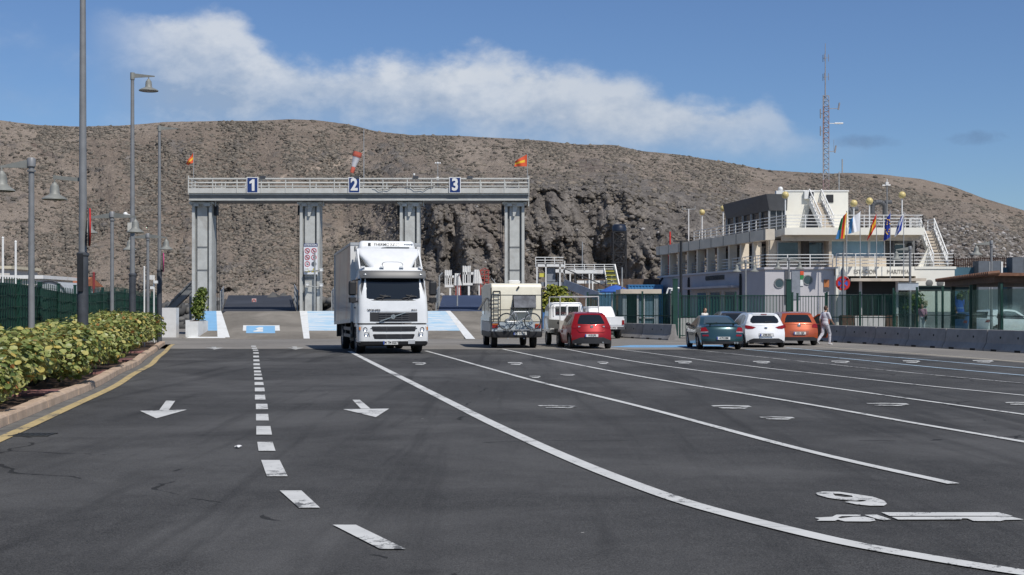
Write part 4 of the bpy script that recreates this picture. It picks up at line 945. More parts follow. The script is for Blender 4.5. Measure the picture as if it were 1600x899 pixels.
# ---------------------------------------------------------------- white block wall, planter and shrub left of lane 1
x0, y0 = G(259, 524); x1, y1 = G(288, 526)
m_ = MB(); m_.span((x0-.2, 70, 0), (x1+.25, 70.6, 1.63)); m_.span((x0-.2, 70.6, 0), (x0+.1, 77, 1.5))
tag(m_.build('white_wall', mat('white_wall_paint', (.64, .63, .61), .8, var=.05, dirt=(.42, .38, .33), dscale=.8, damt=.4), origin=((x0+x1)/2, 70, 0)), 'low whitewashed wall between the hedge end and the ramp', 'wall')
xa, ya, _ = P(290, 528, 67.2); xb = P(313, 528, 67.2)[0]
t = thing('planter', 'white masonry planter stepped beside the blue ramp apron', 'planter', ((xa+xb)/2, 67.8, 0), world=True)
m_ = MB(); m_.span((xa, 67.2, 0), (xb-.12, 69.4, .92)); m_.span((xa, 67.18, 0), (xa+.18, 69.45, .98)); m_.build('body', APW, t)
m_ = MB(); m_.span((xa+.2, 67.3, .92), (xb-.2, 69.3, .95)); m_.build('soil', SOIL, t)
t = thing('planter_bush', 'bright green bush growing in the white planter by lane 1', 'bush', ((xa+xb)/2+.05, 68.2, .93))
rng = random.Random(3); mb = MB(); pts = []
for (lx_, lz, lr) in ((0, .35, .34), (.05, .8, .40), (.15, 1.25, .36), (-.05, 1.05, .3), (.18, 1.55, .26), (-.12, .6, .3)):
    for _ in range(260):
        d = Vector((rng.gauss(0, 1), rng.gauss(0, 1), rng.gauss(0, 1))).normalized(); q = lr*rng.uniform(.55, 1.1); pts.append((lx_+d.x*q, d.y*q, lz+d.z*q, d.x, d.y, d.z))
leaf_cloud(mb, pts, (.035, .07), rng)
mb.build('foliage', island_mat('bush_leaf', [(0, (.03, .06, .012)), (.5, (.09, .13, .025)), (1, (.22, .24, .05))], .5), t, fix=False)
m_ = MB(); m_.tube((0, 0, 0), (.05, 0, 1.0), .04, .02, 8); m_.tube((0, 0, .1), (-.1, .05, .8), .03, .012, 6); m_.build('stem', BARK, t)
# sloping steel beam behind the wall, rock armour below it
xa, _, za = P(262, 487, 84); xb, _, zb = P(304, 446, 84)
m_ = MB(); m_.bar((xa, 84, za), (xb, 84, zb), .5, .42); m_.bar((xa-.1, 83.7, za+.22), (xb-.1, 83.7, zb+.26), .1, .1); m_.span((xb-.3, 83.8, 0), (xb+.1, 84.2, zb))
tag(m_.build('sloping_beam', GANTRYD, origin=(xb, 84, 0)), 'dark sloping steel beam behind the first gantry column', 'beam')
rk = []; rng2 = np.random.default_rng(9)
for _ in range(600):
    u = rng2.random(); rk.append((-33+u*24, 100+rng2.random()*9, rng2.random()*2.6*(.6+.4*u)))
rk = np.array(rk); scatter('rock_armour', island_mat('dark_armour_rock', [(0, (.05, .05, .05)), (.6, (.10, .098, .094)), (1, (.17, .165, .155))]), rk, rng2.uniform(.35, .9, len(rk)), .75, .28)
# ================================================================== vehicles
def paint(name, col, rough=.3, metal=.25):
    return mat(name, col, rough, metal, var=.05, scale=2, coat=.8)
def wheel(root, x, y, r, w=.19, name='wheel', rimr=.62, dual=False):
    s_ = 1 if x > 0 else -1
    m_ = MB(); hw = w/2
    m_.lathe([(r*.60, -hw*.9), (r*.93, -hw), (r*.99, -hw*.72), (r, 0), (r*.99, hw*.72), (r*.93, hw), (r*.60, hw*.9), (r*.55, 0), (r*.60, -hw*.9)], 26, (x, y, r), axis='X')
    o = m_.build(name, RUBBER, root)
    m_ = MB(); e = s_*hw
    m_.lathe([(.001, e*.55), (r*.16, e*.62), (r*.2, e*.50), (r*rimr*.85, e*.62), (r*rimr, e*.92), (r*rimr*1.02, e*.60), (r*rimr, 0), (.001, 0)], 22, (x, y, r), axis='X')
    for k in range(6):
        a = k*math.pi/3; m_.bar((x+e*.72, y+math.cos(a)*r*.12, r+math.sin(a)*r*.12), (x+e*.80, y+math.cos(a)*r*rimr*.92, r+math.sin(a)*r*rimr*.92), .05, .03, up=(1, 0, 0))
    m_.build('rim', RIM, o); return o
def plate(root, x, y, z, ry, txt, w=.52, h=.11, blue=True, back=True, tilt=0.0):
    """ry: -1 faces -Y (rear), +1 faces +Y"""
    m_ = MB(); m_.box((x, y, z), (w, .02, h)); o = m_.build('number_plate', PLATE, root)
    m_ = MB(); m_.box((x+ry*w*.455, y+ry*.0112, z), (w*.085, .004, h*.94))
    if blue: m_.build('blue_strip', PLATEB, o)
    m_ = MB(); text_mb(m_, txt, h*.95, lambda u, v, q: (x-ry*(u+.02), y+ry*(.013+q), z+v), depth=.002, fat=.004, sx=.80); m_.build('lettering', INK, o)
    return o
class Car:
    """body lofted from a side profile; local +Y is forwards, y=0 the rear bumper"""
    def __init__(s, root, prof, hw, axles, wr, pm, sill=.20, belt=.92, roofw=.73, bow=.085, seats=True):
        s.root = root; s.hw = hw; s.belt = belt; s.roofw = roofw; s.L = prof[-1][0]; s.bow = bow; s.H = max(p[1] for p in prof)
        S = smooth2(prof, 6)
        ys = [S[0][0]]; zs = [S[0][1]]
        for y, z in S[1:]: ys.append(max(y, ys[-1]+1e-4)); zs.append(z)
        # densify
        P_ = [(ys[0], zs[0])]
        for i in range(1, len(ys)):
            d = math.hypot(ys[i]-ys[i-1], zs[i]-zs[i-1]); k = max(1, int(d/.06))
            for j in range(1, k+1): P_.append((ys[i-1]+(ys[i]-ys[i-1])*j/k, zs[i-1]+(zs[i]-zs[i-1])*j/k))
        s.P = P_; s.axles = axles; s.wr = wr; s.sill = sill
        ip_ = int(np.argmax([p[1] for p in P_])); s.tail = P_[:ip_+1]; s.nose = P_[ip_:]
        mb = MB(); nv = 13; rows = []
        for y, z in P_: rows.append([s.tf(v*s.W(y, z), y, z) for v in np.linspace(-1, 1, nv)])
        n = len(P_); nt = 9; V = [p for r in rows for p in r]; F = []
        for i in range(n-1):
            for j in range(nv-1): F.append((i*nv+j, i*nv+j+1, (i+1)*nv+j+1, (i+1)*nv+j))
        for side in (0, 1):
            idx = []
            for i, (y, z) in enumerate(P_):
                zb = min(z, s.zb(y)); col_ = [i*nv+(0 if side == 0 else nv-1)]
                for k in range(1, nt+1):
                    zz = z+(zb-z)*k/nt; V.append(s.tf((-1 if side == 0 else 1)*s.W(y, zz), y, zz)); col_.append(len(V)-1)
                idx.append(col_)
            for i in range(n-1):
                for k in range(nt):
                    q = (idx[i][k], idx[i][k+1], idx[i+1][k+1], idx[i+1][k]); F.append(q if side else tuple(reversed(q)))
        mb.add(V, F, 0, True); s.body = mb.build('body', pm, root, fix=True, smooth=True, ang=50)
        u = MB(); u.span((-hw*.86, .12, sill+.02), (hw*.86, s.L-.12, sill+.10)); u.span((-hw*.80, axles[0]-wr*1.1, sill+.1), (hw*.80, axles[0]+wr*1.1, sill+.48)); u.span((-hw*.80, axles[1]-wr*1.1, sill+.1), (hw*.80, axles[1]+wr*1.1, sill+.48)); u.build('underbody', BLACKP, root)
        for y in axles:
            for x in (-1, 1): wheel(root, x*(hw-.115), y, wr)
    def W(s, y, z):
        t = abs(y-s.L/2)/(s.L/2); pl = 1-.06*max(0, t-.55)/.45
        tz = np.interp(z, [.15, .32, .62, s.belt, s.H-.09, s.H], [.93, .975, 1.0, .965, s.roofw+.015, s.roofw-.05])
        return s.hw*pl*float(tz)
    def zb(s, y):
        z = s.sill
        for a in s.axles:
            r = s.wr*1.13; d = abs(y-a)
            if d < r: z = max(z, s.wr+math.sqrt(r*r-d*d))
        return z
    def tf(s, x, y, z):
        q = abs(x)/s.hw; yc = s.L/2
        y2 = yc+(y-yc)*(1-s.bow*q**2.6)
        z2 = z-.055*q**3*float(np.interp(z, [.7, 1.0], [0, 1]))
        return (x, y2, z2)
    def ytail(s, z): return float(np.interp(z, np.maximum.accumulate([p[1] for p in s.tail]), [p[0] for p in s.tail]))
    def ynose(s, z): t = list(reversed(s.nose)); return float(np.interp(z, np.maximum.accumulate([p[1] for p in t]), [p[0] for p in t]))
    def rear(s, x, z, off):
        y = s.ytail(z); dz = .02; dy = s.ytail(z+dz)-s.ytail(z-dz); nl = math.hypot(dy, 2*dz); ny, nz = -2*dz/nl, dy/nl
        xm = s.W(y, z); x = max(-xm, min(xm, x)); X, Y, Z = s.tf(x, y, z); sx = .6*off*(abs(x)/s.hw)**4*(1 if x > 0 else -1)
        return (X+sx, Y+ny*off, Z+nz*off)
    def front(s, x, z, off):
        y = s.ynose(z); dz = .02; dy = s.ynose(z+dz)-s.ynose(z-dz); nl = math.hypot(dy, 2*dz); ny, nz = 2*dz/nl, -dy/nl
        xm = s.W(y, z); x = max(-xm, min(xm, x)); X, Y, Z = s.tf(x, y, z); return (X, Y+ny*off, Z+nz*off)
    def side(s, sg): return lambda y, z, off: tuple(a+b for a, b in zip(s.tf(sg*s.W(y, z), y, z), (sg*off, 0, .2*off)))
    def rp(s, name, poly, m, off=.008, th=.03, parent=None, mirror=False):
        out = []
        for sg in ((1, -1) if mirror else (1,)):
            mb = MB(); pl = [(x*sg, z) for x, z in poly]
            mb.patch(pl, lambda u, v, o: s.rear(u, v, off+o), us=np.arange(-1, 1.01, .1)+.003, vs=np.arange(.15, 1.6, .07)+.0013, thick=th)
            out.append(mb.build(name, m, parent or s.root, smooth=True))
        return out[0]
    def fp(s, name, poly, m, off=.008, th=.03, mirror=False):
        for sg in ((1, -1) if mirror else (1,)):
            mb = MB(); mb.patch([(x*sg, z) for x, z in poly], lambda u, v, o: s.front(u, v, off+o), us=np.arange(-1, 1.01, .1)+.003, vs=np.arange(.15, 1.6, .07)+.0013, thick=th); mb.build(name, m, s.root, smooth=True)
    def sp(s, name, poly, m, off=.007, th=.02, sides=(1, -1)):
        for sg in sides:
            mb = MB(); mb.patch(poly, lambda u, v, o, f=s.side(sg): f(u, v, off+o), us=np.arange(0, s.L, .2)+.003, vs=np.arange(.15, 1.6, .1)+.0013, thick=th); mb.build(name, m, s.root, smooth=True)
    def mirrors(s, y, z, m):
        for sg in (1, -1):
            x = s.W(y, z); mb = MB(); mb.ball((sg*(x+.12), y, z+.03), .1, 12, sq=(1.0, .75, .72)); mb.bar((sg*(x-.03), y+.02, z-.02), (sg*(x+.08), y, z), .05, .05); mb.build('wing_mirror', m, s.root, smooth=True, ang=60)
    def wiper(s, z, x0=.0, x1=.28):
        a = s.rear(x0, z, .02); b = s.rear(x1, z+.03, .02); mb = MB(); mb.tube(a, b, .012, n=6); mb.ball(a, .03, 8); mb.build('rear_wiper', BLACKP, s.root)
    def handles(s, ys_, z, m):
        for sg in (1, -1):
            for y in ys_: p = s.side(sg)(y, z, .012); mb = MB(); mb.box(p, (.03, .17, .028)); mb.build('door_handle', m, s.root)
HATCH = [(0, .22), (.0, .36), (.012, .52), (.05, .66), (.10, .80), (.145, .92), (.175, .99), (.42, 1.31), (.50, 1.385), (.62, 1.43), (1.1, 1.475), (1.75, 1.475), (2.2, 1.405), (2.85, 1.045), (2.98, .985), (3.55, .86), (3.82, .74), (3.92, .58), (3.95, .40), (3.96, .22)]
def hatch(label, pm, loc, rz, scale=(1, 1, 1), name='hatchback_car'):
    t = thing(name, label, 'car', loc, rz, 'cars waiting in the boarding lanes'); t.scale = scale
    return t
# ---- red hatchback
X0 = lambda px, Y: (px-800)/2000*Y
t = hatch('red five-door hatchback with dark tailgate glass beside the stake truck', None, (X0(925, 50.2), 50.05, 0), R(6.5), (1.0, 1, .985))
c = Car(t, HATCH, .845, (.62, 3.12), .31, mat('deep_red_paint', (.30, .006, .008), .3, .35, var=.05, scale=2, coat=.35), belt=.95, roofw=.72, bow=.11)
c.rp('rear_window', [(-.54, 1.02), (-.40, 1.00), (0, .97), (.40, 1.00), (.54, 1.02), (.50, 1.16), (.42, 1.33), (.36, 1.36), (-.36, 1.36), (-.42, 1.33), (-.50, 1.16)], GLASS)
c.rp('tail_light', [(.40, .90), (.45, .86), (.62, .85), (.84, .86), (.84, .97), (.66, .96), (.50, .94)], REDL, .014, mirror=True)
c.rp('reversing_light', [(.44, .885), (.52, .87), (.53, .925), (.46, .925)], CLEARL, .02, mirror=True)
c.rp('tailgate_crease', [(-.46, .66), (.46, .66), (.52, .69), (.58, .80), (.54, .80), (.48, .705), (-.48, .705), (-.54, .80), (-.58, .80), (-.52, .69)], bpy.data.materials['deep_red_paint'], .022, .04)
c.rp('rear_bumper_lower', [(-.80, .22), (.80, .22), (.80, .34), (.62, .40), (.45, .47), (-.45, .47), (-.62, .40), (-.80, .34)], BLACKP, .016)
m_ = MB(); p_ = c.rear(0, .885, .02); m_.lathe([(.001, -.01), (.05, -.01), (.06, 0), (.05, .01), (.001, .01)], 16, p_, axis='Y'); m_.build('badge', CHROME, t)
plate(t, -.03, -.035, .545, -1, '0155 JFS')
c.sp('side_window', [(.55, 1.02), (.75, 1.30), (1.15, 1.39), (1.45, 1.40), (1.45, .97)], GLASS); c.sp('side_window', [(1.52, .97), (1.52, 1.40), (2.05, 1.36), (2.62, 1.04), (2.62, .97)], GLASS)
c.fp('windscreen', [(-.60, 1.06), (.60, 1.06), (.50, 1.38), (-.50, 1.38)], GLASS); c.fp('headlight', [(.42, .66), (.78, .74), (.78, .82), (.5, .74)], CLEARL, mirror=True); c.fp('grille', [(-.4, .42), (.4, .42), (.45, .64), (-.45, .64)], BLACKP)
c.mirrors(2.52, .99, BLACKP); c.wiper(1.03); c.handles((1.25, 2.1), .86, bpy.data.materials['deep_red_paint'])
m_ = MB(); m_.lathe([(.018, 0), (.018, .04), (.008, .2)], 8, (0, .95, 1.46)); m_.build('roof_aerial', BLACKP, t)
m_ = MB(); m_.tube((.42, -.03, .27), (.42, .15, .27), .03); m_.build('exhaust_pipe', CHROME, t)
# ---- white hatchback
t = hatch('white hatchback with dark red lamps parked between teal coupe and orange car', None, (X0(1196, 51.8), 51.6, 0), R(2.0), (1.0, 1, .965))
pw = paint('gloss_white_paint', (.74, .75, .76), .25, 0)
c = Car(t, HATCH, .86, (.63, 3.14), .31, pw, belt=.96, roofw=.70, bow=.13)
c.rp('rear_window', [(-.58, 1.10), (-.50, 1.04), (0, 1.03), (.50, 1.04), (.58, 1.10), (.56, 1.22), (.44, 1.35), (-.44, 1.35), (-.56, 1.22)], GLASS)
c.rp('tail_light', [(.40, .86), (.52, .80), (.70, .80), (.86, .88), (.86, 1.00), (.72, .97), (.56, .92)], REDL, .016, mirror=True)
c.rp('rear_bumper_lower', [(-.74, .22), (.74, .22), (.66, .34), (.50, .40), (-.50, .40), (-.66, .34)], BLACKP, .016)
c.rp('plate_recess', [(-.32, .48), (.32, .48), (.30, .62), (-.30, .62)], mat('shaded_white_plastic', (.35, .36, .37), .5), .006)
m_ = MB(); p_ = c.rear(0, .83, .02); m_.lathe([(.001, -.01), (.045, -.01), (.06, 0), (.045, .01), (.001, .01)], 16, p_, axis='Y'); m_.build('badge', CHROME, t)
plate(t, 0, -.03, .545, -1, '6780 JHC')
c.sp('side_window', [(.62, 1.06), (.85, 1.33), (1.25, 1.40), (1.45, 1.405), (1.45, .99)], GLASS); c.sp('side_window', [(1.52, .99), (1.52, 1.405), (2.05, 1.36), (2.62, 1.04), (2.62, .99)], GLASS)
c.fp('windscreen', [(-.60, 1.06), (.60, 1.06), (.50, 1.38), (-.50, 1.38)], GLASS); c.fp('headlight', [(.42, .66), (.78, .74), (.78, .84), (.5, .74)], CLEARL, mirror=True)
c.mirrors(2.52, .99, pw); c.wiper(1.07); c.handles((1.25, 2.1), .88, pw)
c.rp('roof_spoiler', [(-.46, 1.375), (.46, 1.375), (.44, 1.425), (-.44, 1.425)], pw, .03, .05)
m_ = MB(); m_.box((0, .47, 1.405), (.24, .03, .03)); m_.build('brake_light', REDL, t)
# ---- orange hatchback with open door
t = hatch('orange hatchback with its right front door open beside the walking man', None, (X0(1247, 54.9), 54.6, 0), R(0), (1.0, 1, .985))
po = paint('burnt_orange_paint', (.40, .075, .018), .3, .3)
c = Car(t, [(y*1.02, z) for y, z in HATCH], .87, (.66, 3.22), .315, po, belt=.96, roofw=.73, bow=.08)
c.rp('rear_window', [(-.58, 1.02), (.58, 1.02), (.53, 1.20), (.45, 1.34), (-.45, 1.34), (-.53, 1.20)], GLASS)
c.rp('tail_light', [(.56, .80), (.86, .78), (.86, .97), (.64, .97), (.57, .90)], REDL, .014, mirror=True)
c.rp('rear_bumper_lower', [(-.82, .22), (.82, .22), (.82, .30), (.6, .38), (-.6, .38), (-.82, .30)], BLACKP, .014)
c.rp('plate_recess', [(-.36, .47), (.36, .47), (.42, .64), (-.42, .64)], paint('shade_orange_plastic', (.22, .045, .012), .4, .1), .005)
m_ = MB(); p_ = c.rear(0, .87, .02); m_.lathe([(.001, -.01), (.06, -.01), (.075, 0), (.06, .01), (.001, .01)], 18, p_, axis='Y'); m_.build('badge', CHROME, t)
plate(t, 0, -.03, .55, -1, '5321 KJM')
c.sp('side_window', [(.62, 1.02), (.85, 1.31), (1.25, 1.39), (1.45, 1.40), (1.45, .98)], GLASS); c.sp('side_window', [(1.52, .98), (1.52, 1.40), (2.05, 1.36), (2.66, 1.04), (2.66, .98)], GLASS)
c.fp('windscreen', [(-.60, 1.06), (.60, 1.06), (.50, 1.38), (-.50, 1.38)], GLASS); c.fp('headlight', [(.42, .66), (.78, .74), (.78, .84), (.5, .74)], CLEARL, mirror=True)
c.mirrors(2.55, .99, po); c.wiper(1.05, -.05, .25)
# the open door: hinged at the front pillar, swung out
m_ = MB(); hx, hy = c.W(2.62, .7)+.01, 2.66; ang = R(62)
def dm(u, v, w): return (hx+math.sin(ang)*u+math.cos(ang)*w, hy-math.cos(ang)*u+math.sin(ang)*w, v)
m_.prism([(0, .30), (.95, .30), (1.05, .62), (1.02, .92), (0, .92)], 0, .07, mp=lambda a, b, w: dm(a, b, w)); dr = m_.build('door', po, t)
m_ = MB(); m_.prism([(.05, .33), (.92, .33), (1.0, .62), (.97, .90), (.05, .90)], -.05, -.004, mp=lambda a, b, w: dm(a, b, w)); m_.build('door_lining', BLACKP, dr)
m_ = MB(); fr = [(0, .92), (.12, 1.02), (.55, 1.34), (1.0, 1.37), (1.03, .92)]
for a, b in zip(fr[:-1], fr[1:]): m_.bar(dm(a[0], a[1], .03), dm(b[0], b[1], .03), .05, .05)
m_.build('window_frame', po, dr)
m_ = MB(); m_.prism([(.05, .93), (.14, 1.01), (.56, 1.32), (.97, 1.35), (.99, .93)], .025, .032, mp=lambda a, b, w: dm(a, b, w)); m_.build('window_pane', mat('tinted_door_glass', (.03, .04, .04), .08), dr)
# ---- teal coupe
COUPE = [(0, .24), (.0, .40), (.015, .55), (.05, .70), (.09, .82), (.15, .895), (.32, .935), (.72, .965), (1.35, 1.19), (1.75, 1.285), (2.15, 1.315), (2.45, 1.285), (3.18, .955), (3.35, .90), (4.0, .74), (4.26, .60), (4.36, .44), (4.38, .24)]
t = hatch('dark teal coupe with red lamps and rear wing, leftmost of the right-hand cars', None, (X0(1128, 49.4), 49.2, 0), R(1), (1, 1, 1.0), 'coupe_car')
pt = paint('dark_teal_paint', (.026, .068, .078), .28, .4)
c = Car(t, COUPE, .865, (.88, 3.36), .31, pt, belt=.86, roofw=.70, bow=.11)
c.rp('rear_window', [(-.60, .985), (.60, .985), (.53, 1.12), (.42, 1.27), (-.42, 1.27), (-.53, 1.12)], mat('blue_grey_glass', (.05, .075, .09), .08, spec=.7, var=0))
c.rp('tail_light', [(.52, .70), (.80, .68), (.84, .76), (.80, .86), (.62, .87)], REDL, .016, mirror=True)
c.rp('reversing_light', [(.54, .665), (.80, .655), (.81, .69), (.54, .70)], CLEARL, .018, mirror=True)
c.rp('bumper_reflector', [(.52, .52), (.74, .52), (.76, .58), (.54, .59)], REDL, .014, mirror=True)
c.rp('rear_bumper_lower', [(-.80, .24), (.80, .24), (.78, .33), (-.78, .33)], BLACKP, .012)
m_ = MB(); m_.prism([(-.62, 0), (.62, 0), (.60, .045), (-.60, .045)], .12, .34, mp=lambda a, b, w: (a, w-.06*abs(a)**0+.09*(abs(a)/.62)**2, .985+b+.02*math.cos(a*1.5)))
for sg in (-1, 1): m_.box((sg*.45, .24, .96), (.05, .12, .07))
m_.build('rear_wing', mat('dark_wing', (.012, .03, .034), .35), t)
plate(t, .02, -.035, .45, -1, '4173 DBK')
c.sp('side_window', [(1.25, .90), (1.55, 1.10), (1.95, 1.24), (2.40, 1.22), (2.95, .95), (2.95, .90)], GLASS)
c.fp('windscreen', [(-.60, .97), (.60, .97), (.48, 1.27), (-.48, 1.27)], GLASS); c.fp('headlight', [(.42, .55), (.78, .6), (.78, .7), (.5, .66)], CLEARL, mirror=True)
c.mirrors(2.72, .93, BLACKP); c.wiper(1.0, -.3, -.05); c.handles((1.75,), .78, pt)
m_ = MB(); m_.tube((.46, -.04, .27), (.46, .12, .27), .04); m_.tube((.56, -.04, .27), (.56, .12, .27), .04); m_.build('exhaust_pipe', CHROME, t)
# ---- dark grey car ahead of them
t = hatch('dark grey hatchback mostly hidden ahead of the teal coupe and white car', None, (X0(1150, 57.5), 57.0, 0), R(1), (1.0, 1, .99))
pg = paint('dark_grey_paint', (.055, .055, .062), .3, .4)
c = Car(t, HATCH, .86, (.63, 3.14), .31, pg, belt=.96, roofw=.73, bow=.10)
c.rp('rear_window', [(-.58, 1.02), (.58, 1.02), (.52, 1.20), (.44, 1.35), (-.44, 1.35), (-.52, 1.20)], GLASS); c.rp('tail_light', [(.56, .78), (.86, .78), (.86, .95), (.62, .95)], REDL, .014, mirror=True)
c.sp('side_window', [(.62, 1.04), (.85, 1.32), (1.45, 1.40), (2.05, 1.36), (2.62, 1.04), (2.62, .98)], GLASS); plate(t, 0, -.03, .55, -1, '2841 GHR'); c.mirrors(2.52, .99, pg)
c.fp('windscreen', [(-.60, 1.06), (.60, 1.06), (.50, 1.38), (-.50, 1.38)], GLASS)

# ------------------------------------------------------------------ the white lorry
tr = thing('box_truck', 'white refrigerated box truck driving off the ramp with sun visor and dark windscreen', 'truck', (-4.13, 44.75, 0), R(193.2))
def loft(mb, levels, mi=0, nc=5, cap=True):
    rows = []
    for z, xh, yb, yf, r in levels:
        ring = []
        for cx, cy, a0 in ((xh-r, yf-r, 0), (-xh+r, yf-r, 90), (-xh+r, yb+r, 180), (xh-r, yb+r, 270)):
            for k in range(nc+1): a = R(a0+90*k/nc); ring.append((cx+r*math.cos(a), cy+r*math.sin(a), z))
        rows.append(ring)
    mb.grid(rows, mi, True, True)
    if cap: n_ = len(rows[0]); mb.add(rows[0], [tuple(range(n_-1, -1, -1))], mi); mb.add(rows[-1], [tuple(range(n_))], mi)
    return mb
FYF = [(.30, -.10), (.42, -.03), (.80, 0.0), (1.08, -.01), (1.5, -.04), (1.9, -.09), (2.3, -.22), (2.68, -.36), (2.95, -.50), (3.05, -.60)]
yf = lambda z: float(np.interp(z, [a[0] for a in FYF], [a[1] for a in FYF]))
xw = lambda z: float(np.interp(z, [.3, 1.0, 1.9, 2.7, 3.05], [1.23, 1.245, 1.22, 1.16, 1.10]))
m_ = MB(); loft(m_, [(z, xw(z), -1.95, y, .20) for z, y in FYF if z >= 1.08]); cab = m_.build('cab', W_PAINT, tr, smooth=True, ang=40)
m_ = MB(); loft(m_, [(z, 1.245, -.75, yf(z)+.015, .22) for z in (.42, .55, .8, .95, 1.03)]); bump = m_.build('bumper', W_PAINT, tr, smooth=True, ang=40)
m_ = MB(); loft(m_, [(.27, 1.16, -.7, -.12, .2), (.33, 1.22, -.75, -.03, .22), (.45, 1.24, -.75, .0, .22)]); m_.build('bumper_valance', BLACKP, bump, smooth=True, ang=40)
def fpatch(name, poly, m, off, th=.03, parent=tr):
    mb = MB(); mb.patch(poly, lambda u, v, o: (u, yf(v)-.05*(abs(u)/1.2)**4+off+o, v), us=np.arange(-1.2, 1.21, .2)+.003, vs=np.arange(.3, 3.1, .12)+.0013, thick=th); return mb.build(name, m, parent, smooth=True)
fpatch('windscreen', [(-1.04, 1.99), (-.85, 1.93), (.85, 1.93), (1.04, 1.99), (1.08, 2.3), (1.05, 2.66), (-1.05, 2.66), (-1.08, 2.3)], GLASS, .02)
fpatch('windscreen_seal', [(-1.09, 1.93), (-.86, 1.87), (.86, 1.87), (1.09, 1.93), (1.13, 2.3), (1.09, 2.70), (-1.09, 2.70), (-1.13, 2.3)], BLACKP, .010)
for x in (-.62, .30):
    m_ = MB(); a = (x+.30, yf(1.95)+.05, 1.95); b = (x-.10, yf(2.02)+.05, 2.02)
    m_.tube(a, b, .018, n=6); m_.tube((x+.1, yf(1.92)+.05, 1.92), (x-.02, yf(2.08)+.05, 2.08), .015, n=6); m_.tube((x-.2, yf(2.0)+.045, 2.01), (x+.18, yf(2.05)+.045, 2.06), .02, n=6); m_.build('wiper', BLACKP, tr)
# sun visor: a tinted grey shelf standing off the roof edge
m_ = MB(); VG = mat('smoked_grey_visor', (.06, .064, .07), .4, spec=.35, var=.05)
rows = []
for zz, yy in ((2.93, -.38), (2.92, -.24), (2.80, -.16), (2.66, -.12), (2.645, -.13), (2.79, -.18), (2.90, -.27), (2.91, -.38)):
    rows.append([(u, yy-.10*(abs(u)/1.2)**3, zz) for u in np.linspace(-1.17, 1.17, 15)])
m_.grid(rows, 0, True); m_.add([r[0] for r in rows], [tuple(range(len(rows)))]); m_.add([r[-1] for r in rows], [tuple(range(len(rows)-1, -1, -1))]); vis = m_.build('sun_visor', VG, tr, smooth=True)
for x in (-.98, .98): m_ = MB(); m_.ball((x, -.21, 2.78), .05, 10, sq=(1.3, .6, .7)); m_.build('marker_lamp', CLEARL, vis)
fpatch('upper_grille', [(-.86, 1.135), (.86, 1.135), (.85, 1.46), (-.87, 1.46)], BLACKP, .012, .05)
m_ = MB()
for z in (1.20, 1.27, 1.34, 1.41): m_.box((0, yf(z)+.02, z), (1.05, .03, .022))
for x in (-.28, .28): m_.box((x, yf(1.3)+.022, 1.3), (.02, .03, .28))
m_.build('grille_slat', mat('dark_slat', (.07, .07, .075), .4), tr)
m_ = MB(); m_.bar((.50, yf(1.15)+.05, 1.145), (-.42, yf(1.45)+.05, 1.455), .03, .035, up=(0, 1, 0)); m_.lathe([(.03, -.012), (.075, -.012), (.085, 0), (.075, .012), (.03, .012)], 18, (.03, yf(1.31)+.055, 1.305), axis='Y'); m_.build('grille_emblem', CHROME, tr)
fpatch('bonnet_panel', [(-.97, 1.50), (.97, 1.50), (.98, 1.66), (1.0, 1.86), (.84, 1.845), (-.84, 1.845), (-1.0, 1.86), (-.98, 1.66)], W_PAINT, .012, .03)
m_ = MB(); text_mb(m_, 'VOLVO', .085, lambda u, v, w: (.70-u, yf(1.53)+.035, 1.535+v), depth=.01, fat=.006, sx=1.6); text_mb(m_, 'FH12', .07, lambda u, v, w: (-.72-u, yf(1.53)+.035, 1.54+v), depth=.01, fat=.004, sx=1.3); m_.build('badge_lettering', mat('grey_badge', (.25, .25, .26), .4, .5), tr)
fpatch('gap_strip', [(-1.12, 1.06), (1.12, 1.06), (1.12, 1.10), (-1.12, 1.10)], BLACKP, .004)
for (x0_, x1_, x2_, z0_, z1_) in ((.74, .80, .80, .79, .97), (.68, .74, .74, .53, .70)):
    o = fpatch('bumper_slot', [(-x0_, z0_), (x0_, z0_), (x1_, z1_-.03), (x1_-.03, z1_), (-x1_+.03, z1_), (-x1_, z1_-.03)], BLACKP, .024, .05, bump)
    m_ = MB()
    for z in np.linspace(z0_+.04, z1_-.04, 3): m_.box((0, yf(z)+.028, z), (x0_*1.9, .02, .014))
    for x in (-.25, .25): m_.box((x, yf(z0_)+.028, (z0_+z1_)/2), (.02, .02, z1_-z0_-.02))
    m_.build('slot_bar', bpy.data.materials['dark_slat'], o)
for sg in (1, -1):
    o = fpatch('headlight', [(sg*.84, .60), (sg*1.09, .62), (sg*1.13, .96), (sg*1.02, .98), (sg*.90, .97)], mat('headlamp_glass', (.16, .17, .18), .1, .3, var=.3, scale=9), .03, .05, bump)
    for zz, xx in ((.87, 1.0), (.70, .96)): m_ = MB(); m_.lathe([(.001, .03), (.05, .035), (.075, .05), (.08, .03)], 14, (sg*xx, yf(zz)-.02, zz), axis='Y'); m_.build('reflector', CHROME, o)
    m_ = MB(); m_.ball((sg*.80, yf(.88)+.02, .90), .022, 8); m_.build('bumper_bolt', BLACKP, bump)
    fpatch('corner_indicator', [(sg*1.16, .84), (sg*1.21, .84), (sg*1.21, .95), (sg*1.16, .95)], mat('amber_lens', (.5, .17, .02), .3), .03, .04, bump)
plate(tr, .12, .025, .40, 1, 'M TM 8257', .52, .13)
m_ = MB(); m_.box((-.62, .02, .42), (.24, .02, .13)); m_.build('small_panel', mat('grey_tag', (.40, .41, .42), .4), bump)
